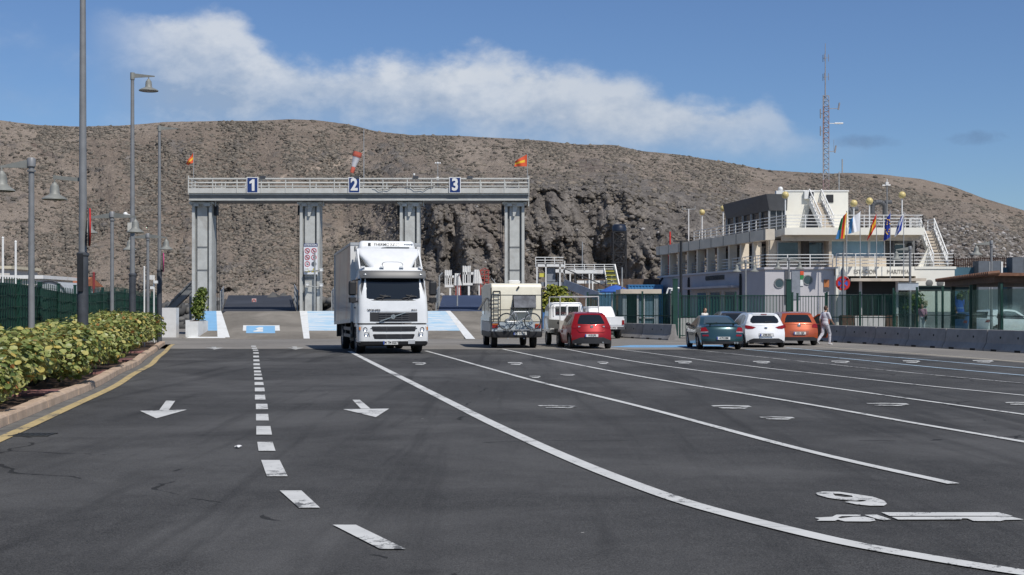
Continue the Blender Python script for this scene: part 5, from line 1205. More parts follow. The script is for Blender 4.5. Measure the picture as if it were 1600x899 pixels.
# roof fairing and its hatch
m_ = MB(); loft(m_, [(3.0, .72, -1.85, -.62, .2), (3.10, .80, -1.85, -.66, .22), (3.3, .92, -1.85, -.86, .22), (3.5, 1.08, -1.85, -1.12, .22), (3.66, 1.14, -1.85, -1.36, .2), (3.76, 1.13, -1.85, -1.56, .2)]); fair = m_.build('roof_fairing', W_PAINT, tr, smooth=True, ang=50)
m_ = MB(); ov = [(.36*math.copysign(abs(math.cos(a))**.5, math.cos(a)), .125*math.copysign(abs(math.sin(a))**.7, math.sin(a))) for a in np.linspace(0, 6.283, 25)[:-1]]
fy = lambda z: float(np.interp(z, [3.0, 3.1, 3.3, 3.5], [-.62, -.66, -.86, -1.12]))
m_.prism([(u*1.06, v*1.10) for u, v in ov], -.02, .012, mp=lambda a, b, w: (a-.05, fy(3.12+b)+w, 3.12+b)); o = m_.build('hatch_rim', BLACKP, fair)
m_ = MB(); m_.prism(ov, .0, .04, mp=lambda a, b, w: (a-.05, fy(3.12+b)+w, 3.12+b)); m_.build('hatch', W_PAINT, o)
m_ = MB()
for x in (-1.02, -.35, .35, 1.02): m_.box((x, -.52, 3.06), (.14, .1, .05))
for sg in (-1, 1): m_.prism([(-1.9, 3.0), (-.7, 3.0), (-1.5, 3.74), (-1.9, 3.74)], sg*1.08, sg*1.13, mp=lambda a, b, w: (w, a, b))
m_.build('fairing_wing', W_PAINT, fair)
# mirrors
for sg in (1, -1):
    m_ = MB()
    loft(m_, [(2.05, .10, -.36, -.20, .05), (2.10, .13, -.40, -.16, .06), (2.5, .13, -.40, -.16, .06), (2.55, .10, -.36, -.20, .05)]); loft(m_, [(1.80, .12, -.40, -.16, .06), (1.98, .13, -.40, -.16, .06)])
    m_.v = [(a+sg*1.42, b, c_) for a, b, c_ in m_.v]
    m_.tube((sg*1.15, -.45, 2.62), (sg*1.42, -.28, 2.55), .03, n=8); m_.tube((sg*1.2, -.45, 1.85), (sg*1.42, -.28, 1.80), .03, n=8); m_.build('wing_mirror', BLACKP, tr, smooth=True)
    m_ = MB(); m_.prism([(-1.25, 1.98), (-.55, 1.94), (-.62, 2.62), (-1.25, 2.66)], sg*1.195, sg*1.212, mp=lambda a, b, w: (w-sg*.03*(b-1.9), a, b)); m_.build('side_window', GLASS, tr)
    m_ = MB(); m_.prism([(-1.3, .95), (-.48, .95), (-.45, 1.9), (-.60, 2.68), (-1.3, 2.70)], sg*1.20, sg*1.235, mp=lambda a, b, w: (w-sg*.055*max(0, b-1.8), a, b)); d_ = m_.build('door', W_PAINT, tr)
    m_ = MB(); m_.box((sg*1.245, -1.15, 1.62), (.03, .2, .05)); m_.build('door_handle', BLACKP, d_)
    m_ = MB(); m_.span((sg*1.12, -.62, .38), (sg*1.24, -1.1, .42)); m_.span((sg*1.12, -.62, .70), (sg*1.24, -1.1, .74)); m_.span((sg*1.05, -.62, .3), (sg*1.12, -1.1, 1.06)); m_.build('cab_step', BLACKP, tr)
    m_ = MB(); pr = [(r_*math.cos(a), r_*math.sin(a)) for r_, aa in ((.66, np.linspace(.1, 3.04, 10)), (.58, np.linspace(3.04, .1, 10))) for a in aa]
    m_.prism([(a-1.42, b+.50) for a, b in pr], sg*.93, sg*1.235, mp=lambda a, b, w: (w, a, b)); m_.build('mudguard', BLACKP, tr)
# chassis, wheels
m_ = MB(); m_.span((-.45, -8.3, .72), (.45, -.6, .98)); m_.span((-.40, -1.9, .45), (.40, -.7, .8)); m_.span((.60, -4.0, .40), (1.12, -2.7, .92)); m_.span((-1.12, -4.2, .42), (-.60, -2.4, .95)); m_.build('chassis', BLACKP, tr)
for y in (-1.42, ): 
    for x in (-1.02, 1.02): wheel(tr, x, y, .50, .32)
for y in (-6.2, ):
    for x in (-1.06, -.72, .72, 1.06): wheel(tr, x, y, .50, .27)
m_ = MB(); m_.tube((-1.1, -1.42, .5), (1.1, -1.42, .5), .08); m_.tube((-1.1, -6.2, .5), (1.1, -6.2, .5), .1); m_.build('axle', BLACKP, tr)
# the box, nose slightly up
def bt(p): 
    y, z = p[1]+2.15, p[2]-1.2; a = R(1.3); return (p[0], y*math.cos(a)-(z)*math.sin(a)*1-2.15, 1.2+z*math.cos(a)+y*math.sin(a)*1)
BOXM = bpy.data.materials.new('faded_box_side'); BOXM.use_nodes = True; n = NT(BOXM.node_tree); n.n.clear(); out = n('ShaderNodeOutputMaterial'); p = n('ShaderNodeBsdfPrincipled'); n.l.new(p.outputs[0], out.inputs[0])
co = n('ShaderNodeTexCoord').outputs['Object']; sp_ = n('ShaderNodeSeparateXYZ', {0: co}); yy_, zz_ = sp_.outputs[1], sp_.outputs[2]
base = n.mix(n.smooth(n.noise(co, 1.6, 5), .35, .7), (.36, .33, .31), (.46, .43, .40))
band = n.math('MULTIPLY', n.smooth(zz_, 1.25, 1.45), n.smooth(zz_, 2.2, 2.0)); base = n.mix(n.math('MULTIPLY', band, .55), base, (.13, .15, .24))
for off_, w_, k_ in ((.2, .55, .45), (3.4, .40, .30)):
    d_ = n.math('ABSOLUTE', n.math('ADD', n.math('MULTIPLY_ADD', zz_, -.35, yy_), 3.1+off_+.9)); base = n.mix(n.math('MULTIPLY', n.smooth(d_, w_, w_*.3), k_), base, (.30, .10, .09))
n.set(p.inputs['Base Color'], base); p.inputs['Roughness'].default_value = .3; p.inputs['Coat Weight'].default_value = .3
BXF, BXB = -2.15, -8.4
m_ = MB(); m_.span((-1.27, BXB, 1.15), (1.27, BXF, 3.95)); m_.v = [bt(v) for v in m_.v]; box = m_.build('cargo_box', BOXM, tr)
TRIM = mat('box_trim_white', (.66, .66, .65), .4, var=.04, dirt=(.4, .38, .35), damt=.3)
m_ = MB(); m_.span((-1.285, BXF-.02, 1.12), (1.285, BXF+.03, 3.98)); m_.v = [bt(v) for v in m_.v]; m_.build('front_wall', TRIM, box)
m_ = MB()
for x in (-1.28, 1.28):
    m_.span((x-.02, BXB, 3.90), (x+.02, BXF, 3.985)); m_.span((x-.02, BXB, 1.08), (x+.02, BXF, 1.2)); m_.span((x-.022, BXB-.02, 1.08), (x+.022, BXB+.1, 3.985))
m_.span((-1.29, BXF-.04, 3.90), (1.29, BXF+.05, 4.0)); m_.v = [bt(v) for v in m_.v]; m_.build('edge_rail', mat('alu_rail', (.50, .50, .49), .4, .4), box)
m_ = MB()
for x in (-1.12, 1.12): m_.span((x-.02, BXF+.03, 3.70), (x+.02, BXF+.06, 3.86))
m_.v = [bt(v) for v in m_.v]; m_.build('rubber_stop', BLACKP, box)
# refrigeration unit on the front wall
m_ = MB(); loft(m_, [(2.5, 1.0, BXF+.03, BXF+.42, .1), (3.45, 1.03, BXF+.03, BXF+.46, .12), (3.78, 1.02, BXF+.03, BXF+.48, .12), (3.99, .98, BXF+.03, BXF+.42, .12), (4.04, .92, BXF+.03, BXF+.34, .1)]); m_.v = [bt(v) for v in m_.v]; fr_ = m_.build('refrigeration_unit', W_PAINT, tr, smooth=True, ang=50)
m_ = MB(); text_mb(m_, 'THERMO KING', .112, lambda u, v, w: bt((.02-u, BXF+.475, 3.905+v)), depth=.02, fat=.002, sx=1.25)
m_.v = list(m_.v); q = MB(); q.span((.60, BXF+.40, 3.855), (.69, BXF+.478, 3.955)); q.v = [bt(v) for v in q.v]; m_.add(q.v, q.f); m_.build('unit_lettering', mat('dark_lettering', (.05, .055, .06), .5), fr_)
m_ = MB(); q = MB()
for i in range(5): q.lathe([(.018, -.01), (.03, -.01), (.035, 0), (.03, .01), (.018, .01)], 10, (-.62-i*.07, BXF+.455, 3.91), axis='Y')
m_.add([bt(v) for v in q.v], q.f); m_.build('unit_badge', CHROME, fr_)
m_ = MB(); m_.prism([(-.80, 3.70), (.30, 3.70), (.20, 3.79), (.0, 3.82), (-.80, 3.82)], BXF+.46, BXF+.5, mp=lambda a, b, w: bt((a, w, b))); m_.build('air_intake', mat('intake_grey', (.13, .14, .15), .5), fr_)
# under-run guard and tail gear on the side
for sg in (1, -1):
    m_ = MB(); m_.span((sg*1.16, -5.5, .52), (sg*1.20, -3.0, .64)); m_.span((sg*1.16, -5.5, .78), (sg*1.20, -3.0, .90)); m_.span((sg*1.12, -5.4, .5), (sg*1.16, -5.3, 1.15)); m_.span((sg*1.12, -3.2, .5), (sg*1.16, -3.1, 1.15)); m_.build('side_guard', mat('dull_alu', (.18, .18, .18), .5, .4), tr)
    m_ = MB(); m_.span((sg*.55, -7.0, .55), (sg*1.2, -6.95, 1.1)); m_.span((sg*.5, -8.38, .45), (sg*1.2, -8.2, 1.0)); m_.build('mud_flap', RUBBER, tr)

# ------------------------------------------------------------------ motorhome
mh = thing('motorhome', 'cream motorhome seen from behind with rear ladder and open side window', 'motorhome', (X0(807, 51.1), 51.0, 0), R(6.0))
CREAM = mat('cream_gel_coat', (.76, .715, .575), .35, var=.04, coat=.3, dirt=(.5, .44, .33), damt=.25); LBL = mat('pale_blue_grey_skirt', (.38, .43, .47), .4, var=.08)
MW = 1.015
bp = [(.03, .95), (.0, 1.05), (0, 2.42), (.03, 2.52), (.10, 2.575), (.25, 2.60), (3.6, 2.62), (4.0, 2.60), (4.4, 2.48), (4.55, 2.25), (4.62, 1.75), (4.62, .95)]
m_ = MB(); m_.prism(bp, -MW, MW, mp=lambda a, b, w: (w, a, b)); o = m_.build('body', CREAM, mh); bv = o.modifiers.new('edge', 'BEVEL'); bv.width = .05; bv.segments = 3; bv.limit_method = 'ANGLE'; bv.angle_limit = R(50)
o.data.polygons.foreach_set('use_smooth', [True]*len(o.data.polygons)); o.data.set_sharp_from_angle(angle=R(40))
m_ = MB(); m_.span((-MW-.005, .0, .66), (MW+.005, 4.6, 1.06)); m_.build('lower_panel', LBL, mh)
m_ = MB(); loft(m_, [(.44, 1.0, -.10, 1.0, .10), (.50, 1.035, -.12, 1.0, .12), (.66, 1.035, -.12, 1.0, .12), (.69, 1.02, -.08, 1.0, .1)]); m_.build('rear_bumper', BLACKP, mh, smooth=True)
m_ = MB(); m_.span((-MW-.01, 1.0, .44), (-MW+.15, 4.5, .66)); m_.span((MW-.15, 1.0, .44), (MW+.01, 4.5, .66)); m_.span((-.8, .3, .42), (.8, 4.6, .66)); m_.build('skirt', BLACKP, mh)
m_ = MB(); TRB = mat('dark_trim', (.03, .03, .032), .5)
for z in (2.13, 1.545, 1.07): m_.span((-MW, -.008, z-.012), (MW, .004, z+.012))
for sg in (-1, 1):
    m_.span((sg*MW-.022, -.012, .68), (sg*MW+.022, .02, 2.42)); m_.span((sg*(MW+.008)-.004, .0, 1.055), (sg*(MW+.008)+.004, 4.6, 1.075))
m_.build('seam_trim', TRB, mh)
wy = -.03; WN = mat('smoked_acrylic_window', (.12, .125, .135), .16, .35, spec=.9, var=.5, scale=2.2)
m_ = MB(); q = [(-.13, 1.66), (-.10, 1.63), (.72, 1.63), (.75, 1.66), (.75, 2.06), (.72, 2.09), (-.10, 2.09), (-.13, 2.06)]
q = [(a+.0, b) for a, b in q]
hing = lambda a, b, w: (a, -.02-(2.10-b)*.62-w, b)
m_.prism(q, 0, .05, mp=hing); rw = m_.build('rear_window', WN, mh, smooth=True)
m_ = MB(); m_.prism([(-.16, 1.585), (.78, 1.585), (.78, 2.11), (-.16, 2.11)], -.006, .006, mp=lambda a, b, w: (a, w-.004, b)); m_.build('rear_window_opening', BLACKP, mh)
m_ = MB()
for x in (-.10, .72): m_.tube((x, -.30, 1.68), (x, -.02, 1.78), .012, n=6)
m_.build('window_stay', CHROME, rw)
m_ = MB(); m_.bar((.02, -.03, 2.36), (.10, -.03, 2.47), .05, .06); m_.build('vent_cap', TRB, mh)
# ladder
m_ = MB()
for x in (-.93, -.66): m_.path([(x, -.02, 2.28), (x, -.14, 2.24), (x, -.14, 1.15), (x, -.02, 1.10)], .018, 8)
for z in np.arange(1.2, 2.25, .15): m_.tube((-.93, -.14, z), (-.66, -.14, z), .014, n=6)
m_.tube((-.93, -.10, 2.28), (-.66, -.10, 2.28), .018, n=6); m_.build('ladder', mat('dark_ladder', (.06, .06, .06), .4, .4), mh)
for sg in (-1, 1):
    m_ = MB(); m_.box((sg*.86, -.02, .90), (.22, .04, .17)); tl_ = m_.build('tail_light', REDL, mh); m_ = MB(); m_.box((sg*.86, -.022, .97), (.23, .045, .035)); m_.build('amber_lens', bpy.data.materials['amber_lens'], tl_)
plate(mh, .13, -.14, .60, -1, 'SY 512 LK', .52, .12)
for x, s0 in ((.34, .45), (-.62, .38)):
    m_ = MB(); loft(m_, [(2.58, s0/2, 1.0-s0/2, 1.0+s0/2, .05), (2.70, s0/2+.02, 1.0-s0/2-.02, 1.0+s0/2+.02, .06), (2.74, s0/2-.04, 1.0-s0/2+.04, 1.0+s0/2-.04, .05)])
    m_.build('roof_vent', WHITEM, mh, smooth=True)
m_ = MB(); m_.tube((-.75, .8, 2.6), (-.92, .9, 2.83), .012, n=6); m_.tube((-.75, 1.4, 2.6), (-.75, 1.4, 2.8), .012, n=6); m_.build('roof_aerial', GALV, mh)
# propped side window on the left wall, vents, locker doors
m_ = MB(); m_.span((-MW-.008, 1.35, 1.48), (-MW+.002, 2.25, 2.0)); m_.build('side_window_opening', GLASS, mh)
m_ = MB(); m_.prism([(1.33, 0), (2.27, 0), (2.27, .58), (1.33, .58)], 0, .025, mp=lambda a, b, w: (-MW-.02-b*.55-w*.8, a, 2.02-b*.83+w*.5)); m_.build('side_window', WN, mh)
for z in (1.62, 1.76, 1.92): m_ = MB(); m_.box((-MW-.012, .42, z), (.02, .16, .08)); m_.build('side_vent', TRB, mh)
m_ = MB(); m_.span((-MW-.012, .15, 1.08), (-MW-.002, .25, 1.30)); m_.span((-MW-.012, .6, .98), (-MW-.002, .66, 1.25)); m_.build('locker_catch', TRB, mh)
m_ = MB(); m_.span((-MW-.010, 3.2, 1.35), (-MW+.002, 4.2, 2.0)); m_.span((MW-.002, 3.2, 1.35), (MW+.010, 4.2, 2.0)); m_.build('cab_window', GLASS, mh)
m_ = MB(); m_.span((-1.0, 4.58, .5), (1.0, 5.3, 1.25)); m_.prism([(4.6, 1.2), (5.25, 1.2), (4.6, 1.8)], -.95, .95, mp=lambda a, b, w: (w, a, b)); m_.build('cab_nose', CREAM, mh)
for y in (1.15, 4.75):
    for x in (-.80, .80): wheel(mh, x, y, .33, .24)
m_ = MB()
for x in (-.35, .05, .3): m_.box((x, -.06, .40), (.06, .05, .04))
m_.build('tow_fitting', GALV, mh)
# bike rack (part of the motorhome) and the bicycle hanging on it
m_ = MB()
for x in (-.45, .55): m_.path([(x, -.02, .78), (x, -.40, .72), (x, -.40, .80)], .018, 6)
m_.tube((-.80, -.36, .74), (.90, -.36, .74), .025, n=6); m_.path([(-.05, -.02, 1.5), (-.05, -.38, 1.42), (.0, -.40, 1.1)], .016, 6); m_.build('bike_rack', mat('rack_metal', (.30, .31, .32), .4, .5), mh)
QM = Matrix.Rotation(R(6.0), 3, 'Z')
def mhp(x, y, z): v = QM @ Vector((x, y, 0)); return (mh.location.x+v.x, mh.location.y+v.y, z)
bk = thing('bicycle', 'bicycle strapped across the back of the motorhome', 'bicycle', mhp(.08, -.36, .76), R(6.0))
Rw = .32
for x in (-.52, .52):
    m_ = MB(); m_.torus((x, 0, Rw), Rw, .022, 28, 8, axis='Y'); wo = m_.build('wheel', RUBBER, bk)
    m_ = MB()
    for k in range(14): a = k*math.pi/7; m_.tube((x, .02*(-1)**k, Rw), (x+math.cos(a)*Rw*.95, 0, Rw+math.sin(a)*Rw*.95), .003, n=4)
    m_.torus((x, 0, Rw), Rw*.93, .010, 28, 6, axis='Y'); m_.tube((x, -.05, Rw), (x, .05, Rw), .02, n=8); m_.build('rim', CHROME, wo)
m_ = MB(); BB = (-.05, 0, .30); ST = (-.22, 0, .70); HT = (.34, 0, .70); HB = (.39, 0, .56); RA = (-.52, 0, .32)
for a, b in ((BB, ST), (BB, HB), (ST, HT), (HT, HB), (RA, BB), (RA, ST)): m_.tube(a, b, .020, n=8)
m_.tube(HB, (.52, -.05, .32), .016, n=6); m_.tube(HB, (.52, .05, .32), .016, n=6); m_.build('frame', mat('silver_frame', (.45, .46, .48), .35, .5), bk)
m_ = MB(); m_.tube(HT, (.31, 0, .80), .016, n=6); m_.path([(.36, -.28, .84), (.32, -.12, .81), (.31, 0, .80), (.32, .12, .81), (.36, .28, .84)], .014, 6); m_.build('handlebar', BLACKP, bk)
m_ = MB(); m_.tube(ST, (-.25, 0, .82), .014, n=6); m_.ball((-.26, 0, .85), .11, 10, sq=(1.2, .6, .32)); m_.build('saddle', BLACKP, bk)
m_ = MB(); m_.torus((-.05, -.03, .30), .085, .008, 18, 6, axis='Y'); m_.tube((-.05, -.04, .30), (.03, -.06, .18), .012, n=6); m_.tube((-.05, .04, .30), (-.13, .06, .42), .012, n=6); m_.box((.03, -.09, .17), (.09, .08, .02)); m_.build('crank', CHROME, bk)
bb = thing('rolled_bundle', 'pale grey-blue bundles tucked behind the bicycle on the motorhome rack', 'bundle', mhp(-.02, -.20, .73), R(6.0))
m_ = MB(); m_.tube((-.42, 0, .06), (-.30, 0, .36), .08, n=10); m_.tube((.0, 0, .06), (.2, 0, .38), .085, n=10); m_.tube((.45, 0, .2), (.62, 0, .34), .07, n=10); m_.build('roll', mat('pale_blue_cloth', (.40, .46, .50), .8, var=.15), bb, smooth=True)

# ------------------------------------------------------------------ stake truck, pickups
st = thing('stake_truck', 'small white flatbed truck with a pipe frame over its bed, left of the red car', 'truck', (X0(905, 52.6), 52.4, 0), R(8.0))
m_ = MB(); m_.span((-.80, 0, .78), (.80, 2.7, .84)); m_.build('bed_floor', mat('grey_bed', (.28, .27, .25), .7), st)
SIDEM = mat('dusty_grey_white_panel', (.42, .40, .36), .55, var=.08, dirt=(.26, .23, .19), damt=.4)
m_ = MB(); m_.span((-.84, 0, .76), (-.80, 2.7, 1.13)); m_.span((.80, 0, .76), (.84, 2.7, 1.13)); m_.build('bed_side', SIDEM, st)
m_ = MB(); m_.span((-.84, -.05, .74), (.84, -.005, 1.10)); m_.build('tailgate', SIDEM, st)
m_ = MB()
for x in (-.80, .80):
    for y in (.03, 2.65): m_.tube((x, y, .8), (x, y, 2.08), .024, n=6)
    m_.tube((x, .03, 2.08), (x, 2.65, 2.08), .022, n=6); m_.tube((x, .03, 1.62), (x, 2.65, 1.62), .016, n=6)
for y in (.03, 1.3, 2.65): m_.tube((-.80, y, 2.08), (.80, y, 2.08), .022, n=6)
m_.build('pipe_frame', mat('pale_pipe', (.50, .50, .49), .5), st)
m_ = MB(); loft(m_, [(.55, .76, 2.8, 4.45, .12), (1.15, .78, 2.8, 4.42, .14), (1.75, .70, 2.82, 4.0, .16), (1.86, .62, 2.9, 3.85, .14)]); cb = m_.build('cab', W_PAINT, st, smooth=True, ang=45)
for x in (-.28, .28): m_ = MB(); m_.span((x-.22, 2.775, 1.32), (x+.22, 2.81, 1.68)); m_.build('rear_window', GLASS, st)
m_ = MB(); m_.span((-.60, 2.76, 1.28), (-.56, 2.80, 1.74)); m_.span((-.03, 2.76, 1.28), (.03, 2.80, 1.74)); m_.span((.56, 2.76, 1.28), (.60, 2.80, 1.74)); m_.build('window_guard', WHITEM, st)
for sg in (-1, 1): m_ = MB(); m_.prism([(3.05, 1.2), (4.1, 1.2), (3.9, 1.68), (3.05, 1.7)], sg*.70, sg*.765, mp=lambda a, b, w: (w, a, b)); m_.build('side_window', GLASS, st)
m_ = MB(); m_.span((-.55, .1, .45), (.55, 4.3, .76)); m_.build('chassis', BLACKP, st)
for y in (.75, 3.6):
    for x in (-.68, .68): wheel(st, x, y, .31, .2)
for sg in (-1, 1): m_ = MB(); m_.box((sg*.66, -.06, .66), (.22, .05, .1)); m_.build('tail_light', REDL, st)
pk = thing('pickup_truck', 'white pickup with double cab parked behind the red hatchback', 'pickup', (X0(948, 67.8), 66.9, 0), R(9))
m_ = MB(); loft(m_, [(.55, .86, .0, 5.0, .10), (.75, .90, -.02, 5.05, .12), (1.02, .90, -.02, 5.05, .10), (1.08, .88, 0, 4.9, .08)]); m_.build('body', W_PAINT, pk, smooth=True, ang=45)
m_ = MB(); m_.span((-.84, .02, 1.05), (-.78, 1.55, 1.16)); m_.span((.78, .02, 1.05), (.84, 1.55, 1.16)); m_.span((-.84, -.03, .72), (.84, .03, 1.16)); m_.build('bed_rail', W_PAINT, pk)
m_ = MB(); loft(m_, [(1.05, .84, 1.55, 4.0, .12), (1.60, .70, 1.75, 3.35, .14), (1.70, .64, 1.85, 3.2, .14)]); m_.build('cab', W_PAINT, pk, smooth=True, ang=45)
for x0_, x1_ in ((-.62, -.24), (-.19, .19), (.24, .62)): m_ = MB(); m_.prism([(x0_, 1.18), (x1_, 1.18), (x1_*.95, 1.58), (x0_*.95, 1.58)], -.02, .02, mp=lambda a, b, w: (a, 1.585+(b-1.05)*.36+w, b)); m_.build('rear_window', GLASS, pk)
for sg in (-1, 1): m_ = MB(); m_.prism([(1.8, 1.15), (3.7, 1.15), (3.2, 1.58), (1.95, 1.58)], -.02, .03, mp=lambda a, b, w: (sg*(.865-(b-1.05)*.25+w), a, b)); m_.build('side_window', GLASS, pk)
m_ = MB(); m_.span((-.88, -.12, .50), (.88, .0, .64)); m_.build('rear_bumper', mat('dark_bumper', (.08, .08, .085), .5), pk)
for sg in (-1, 1): m_ = MB(); m_.box((sg*.80, -.035, .86), (.12, .04, .24)); m_.build('tail_light', REDL, pk)
for y in (1.0, 4.1):
    for x in (-.76, .76): wheel(pk, x, y, .36, .24)
plate(pk, .2, -.13, .57, -1, '7714 FTW')
m_ = MB(); m_.span((-.7, .1, .4), (.7, 4.8, .56)); m_.build('chassis', BLACKP, pk)
# white car and blue car parked beyond the glazed fence at right
for (px, Y, pm_, lab, sc, rz_c) in ((1574, 72, pw, 'white hatchback parked behind the shelter at right edge', 1.05, R(-70)), (1540, 76, paint('blue_car_paint', (.03, .09, .22), .3, .3), 'blue car half hidden behind the shelter posts', .95, R(-72))):
    t = thing('parked_car', lab, 'car', (X0(px, Y)-1.8, Y, 0), rz_c); t.scale = (sc, sc, sc)
    c = Car(t, HATCH, .86, (.63, 3.14), .31, pm_, belt=.96, roofw=.73, bow=.10)
    c.rp('rear_window', [(-.58, 1.02), (.58, 1.02), (.45, 1.34), (-.45, 1.34)], GLASS); c.sp('side_window', [(.62, 1.04), (.85, 1.32), (1.45, 1.40), (2.05, 1.36), (2.62, 1.04), (2.62, .98)], GLASS); c.fp('windscreen', [(-.60, 1.06), (.60, 1.06), (.50, 1.38), (-.50, 1.38)], GLASS)
    c.rp('tail_light', [(.56, .78), (.86, .78), (.86, .95), (.62, .95)], REDL, .014, mirror=True)
# ================================================================== ferry terminal
LAV = mat('lavender_grey_wall', (.44, .415, .435), .8, var=.06, scale=.4, dirt=(.25, .235, .24), dscale=.35, damt=.4)
LAVL = mat('pale_grey_wall', (.52, .50, .51), .8, var=.05, scale=.4, dirt=(.34, .32, .31), dscale=.4, damt=.4)
DKP = mat('dark_plinth', (.10, .105, .11), .8, var=.1)
SLATE = mat('slate_fascia', (.075, .078, .085), .6, var=.1)
CREAMW = mat('bright_cream_wall', (.76, .74, .66), .75, var=.04, scale=.5, dirt=(.6, .55, .46), dscale=.4, damt=.3)
T0 = (18.8, 94.5, 0)
tm = thing('ferry_terminal', 'white two-storey ferry terminal with railed terraces, beige colonnade and rooftop block', 'terminal building', T0, world=True)
A0, A1, A2c = Vector((13.95, 121, 0)), Vector((18.75, 94.6, 0)), Vector((23.7, 94.3, 0))
da = (A1-A0).normalized(); LA = (A1-A0).length; na = Vector((da.y, -da.x, 0))     # along the side wall towards the front; inward normal
if na.x < 0: na = -na
def aw(s_, d_, z): v = A0+da*s_+na*d_; return (v.x, v.y, z)          # s along wall from the far end, d inwards
DK = 4.58                                             # terrace level
m_ = MB(); m_.prism([(13.95, 121), (18.75, 94.6), (23.7, 94.3), (23.7, 116), (22, 124)], 0, DK-.1); gw = m_.build('ground_floor_wall', LAV, tm)
m_ = MB(); m_.add([(18.70, 94.57, 0), (23.72, 94.27, 0), (23.72, 94.27, DK-.1), (18.70, 94.57, DK-.1), (18.9, 94.7, 0), (23.7, 94.5, 0), (23.7, 94.5, DK-.1), (18.9, 94.7, DK-.1)], [(0, 1, 2, 3), (7, 6, 5, 4), (0, 4, 5, 1), (1, 5, 6, 2), (2, 6, 7, 3), (3, 7, 4, 0)]); m_.build('front_wall', LAVL, tm)
m_ = MB(); m_.prism([aw(-.3, -.15, 0)[:2], aw(LA+.12, -.15, 0)[:2], (23.75, 94.12), (23.7, 116), (22.2, 124.2)], DK-.1, DK+.06); m_.build('terrace_slab', LAVL, tm)
m_ = MB(); m_.prism([aw(0, -.05, 0)[:2], aw(LA, -.05, 0)[:2], (23.6, 94.2), (23.6, 94.6), aw(LA, .2, 0)[:2], aw(0, .2, 0)[:2]], 0, .75); m_.build('plinth', DKP, tm)
# side wall: lettering, doors under a small canopy, drain pipes
m_ = MB(); text_mb(m_, 'CENTRO MARINA DE LOS CRISTIANOS', .50, lambda u, v, w: aw(15.7+u, -.06-w, 4.10+v), depth=.05, fat=.015, sx=.52); m_.build('wall_lettering', mat('dark_lettering', (.05, .055, .06), .5), tm)
m_ = MB()
for s0, s1 in ((11.2, 13.6), (14.6, 16.8), (18.2, 20.6)):
    m_.prism([aw(s0, -.03, 0)[:2], aw(s1, -.03, 0)[:2], aw(s1, .1, 0)[:2], aw(s0, .1, 0)[:2]], .1, 2.9)
m_.build('side_doorway', mat('dark_doorway', (.035, .04, .045), .25), tm)
m_ = MB()
for s0 in (13.6, 14.4, 17.0, 18.0): m_.prism([aw(s0, -.06, 0)[:2], aw(s0+.12, -.06, 0)[:2], aw(s0+.12, .1, 0)[:2], aw(s0, .1, 0)[:2]], .1, 2.95)
m_.build('door_frame', BEIGE, tm)
m_ = MB(); m_.prism([aw(9.5, -1.0, 0)[:2], aw(21.3, -1.0, 0)[:2], aw(21.3, 0, 0)[:2], aw(9.5, 0, 0)[:2]], 3.22, 3.38); m_.build('side_canopy', LAV, tm)
for s0 in (9.0, 21.8, .3):
    m_ = MB(); a = Vector(aw(s0, -.1, .2)); b = Vector(aw(s0, -.1, 4.1)); m_.tube(a, b, .10, n=8); m_.tube(b, Vector(aw(s0+.9, -.1, 4.4)) if s0 < 1 else b+Vector((0, 0, .2)), .08, n=8); m_.build('drain_pipe', BLACKP, tm)
# colonnade: square columns carrying the deep beige parapet
ZB0, ZB1 = 6.62, 7.42
cols = np.linspace(.5, LA-2.6, 10)
for i, s0 in enumerate(cols):
    m_ = MB(); q = [aw(s0-.18, .0, 0)[:2], aw(s0+.18, .0, 0)[:2], aw(s0+.18, .62, 0)[:2], aw(s0-.18, .62, 0)[:2]]; m_.prism(q, DK+.06, ZB0); m_.prism([aw(s0-.2, -.02, 0)[:2], aw(s0+.2, -.02, 0)[:2], aw(s0+.2, .64, 0)[:2], aw(s0-.2, .64, 0)[:2]], DK+.06, DK+.14); m_.build('column', BEIGEP, tm)
m_ = MB(); m_.prism([aw(-.3, -.25, 0)[:2], aw(LA+.6, -.25, 0)[:2], aw(LA+.9, .35, 0)[:2], aw(-.3, .35, 0)[:2]], ZB0, ZB1); m_.build('beige_parapet', BEIGEP, tm)
m_ = MB()
for i in range(10): s0 = -.3+(LA+.8)*i/9.4+1.0; m_.prism([aw(s0-.03, -.27, 0)[:2], aw(s0+.03, -.27, 0)[:2], aw(s0+.03, .0, 0)[:2], aw(s0-.03, .0, 0)[:2]], ZB0-.01, ZB1+.01)
m_.build('parapet_joint', SLATE, tm)
m_ = MB(); m_.prism([aw(-.3, .35, 0)[:2], aw(cols[5]-.4, .35, 0)[:2], aw(cols[5]-.4, 3.0, 0)[:2], aw(LA-.2, 3.0, 0)[:2], (21.0, 95.4), (23.7, 95.2), (23.7, 116), (22, 124)], ZB0+.12, ZB0+.35); m_.build('upper_floor_slab', mat('warm_soffit', (.30, .20, .14), .8), tm)
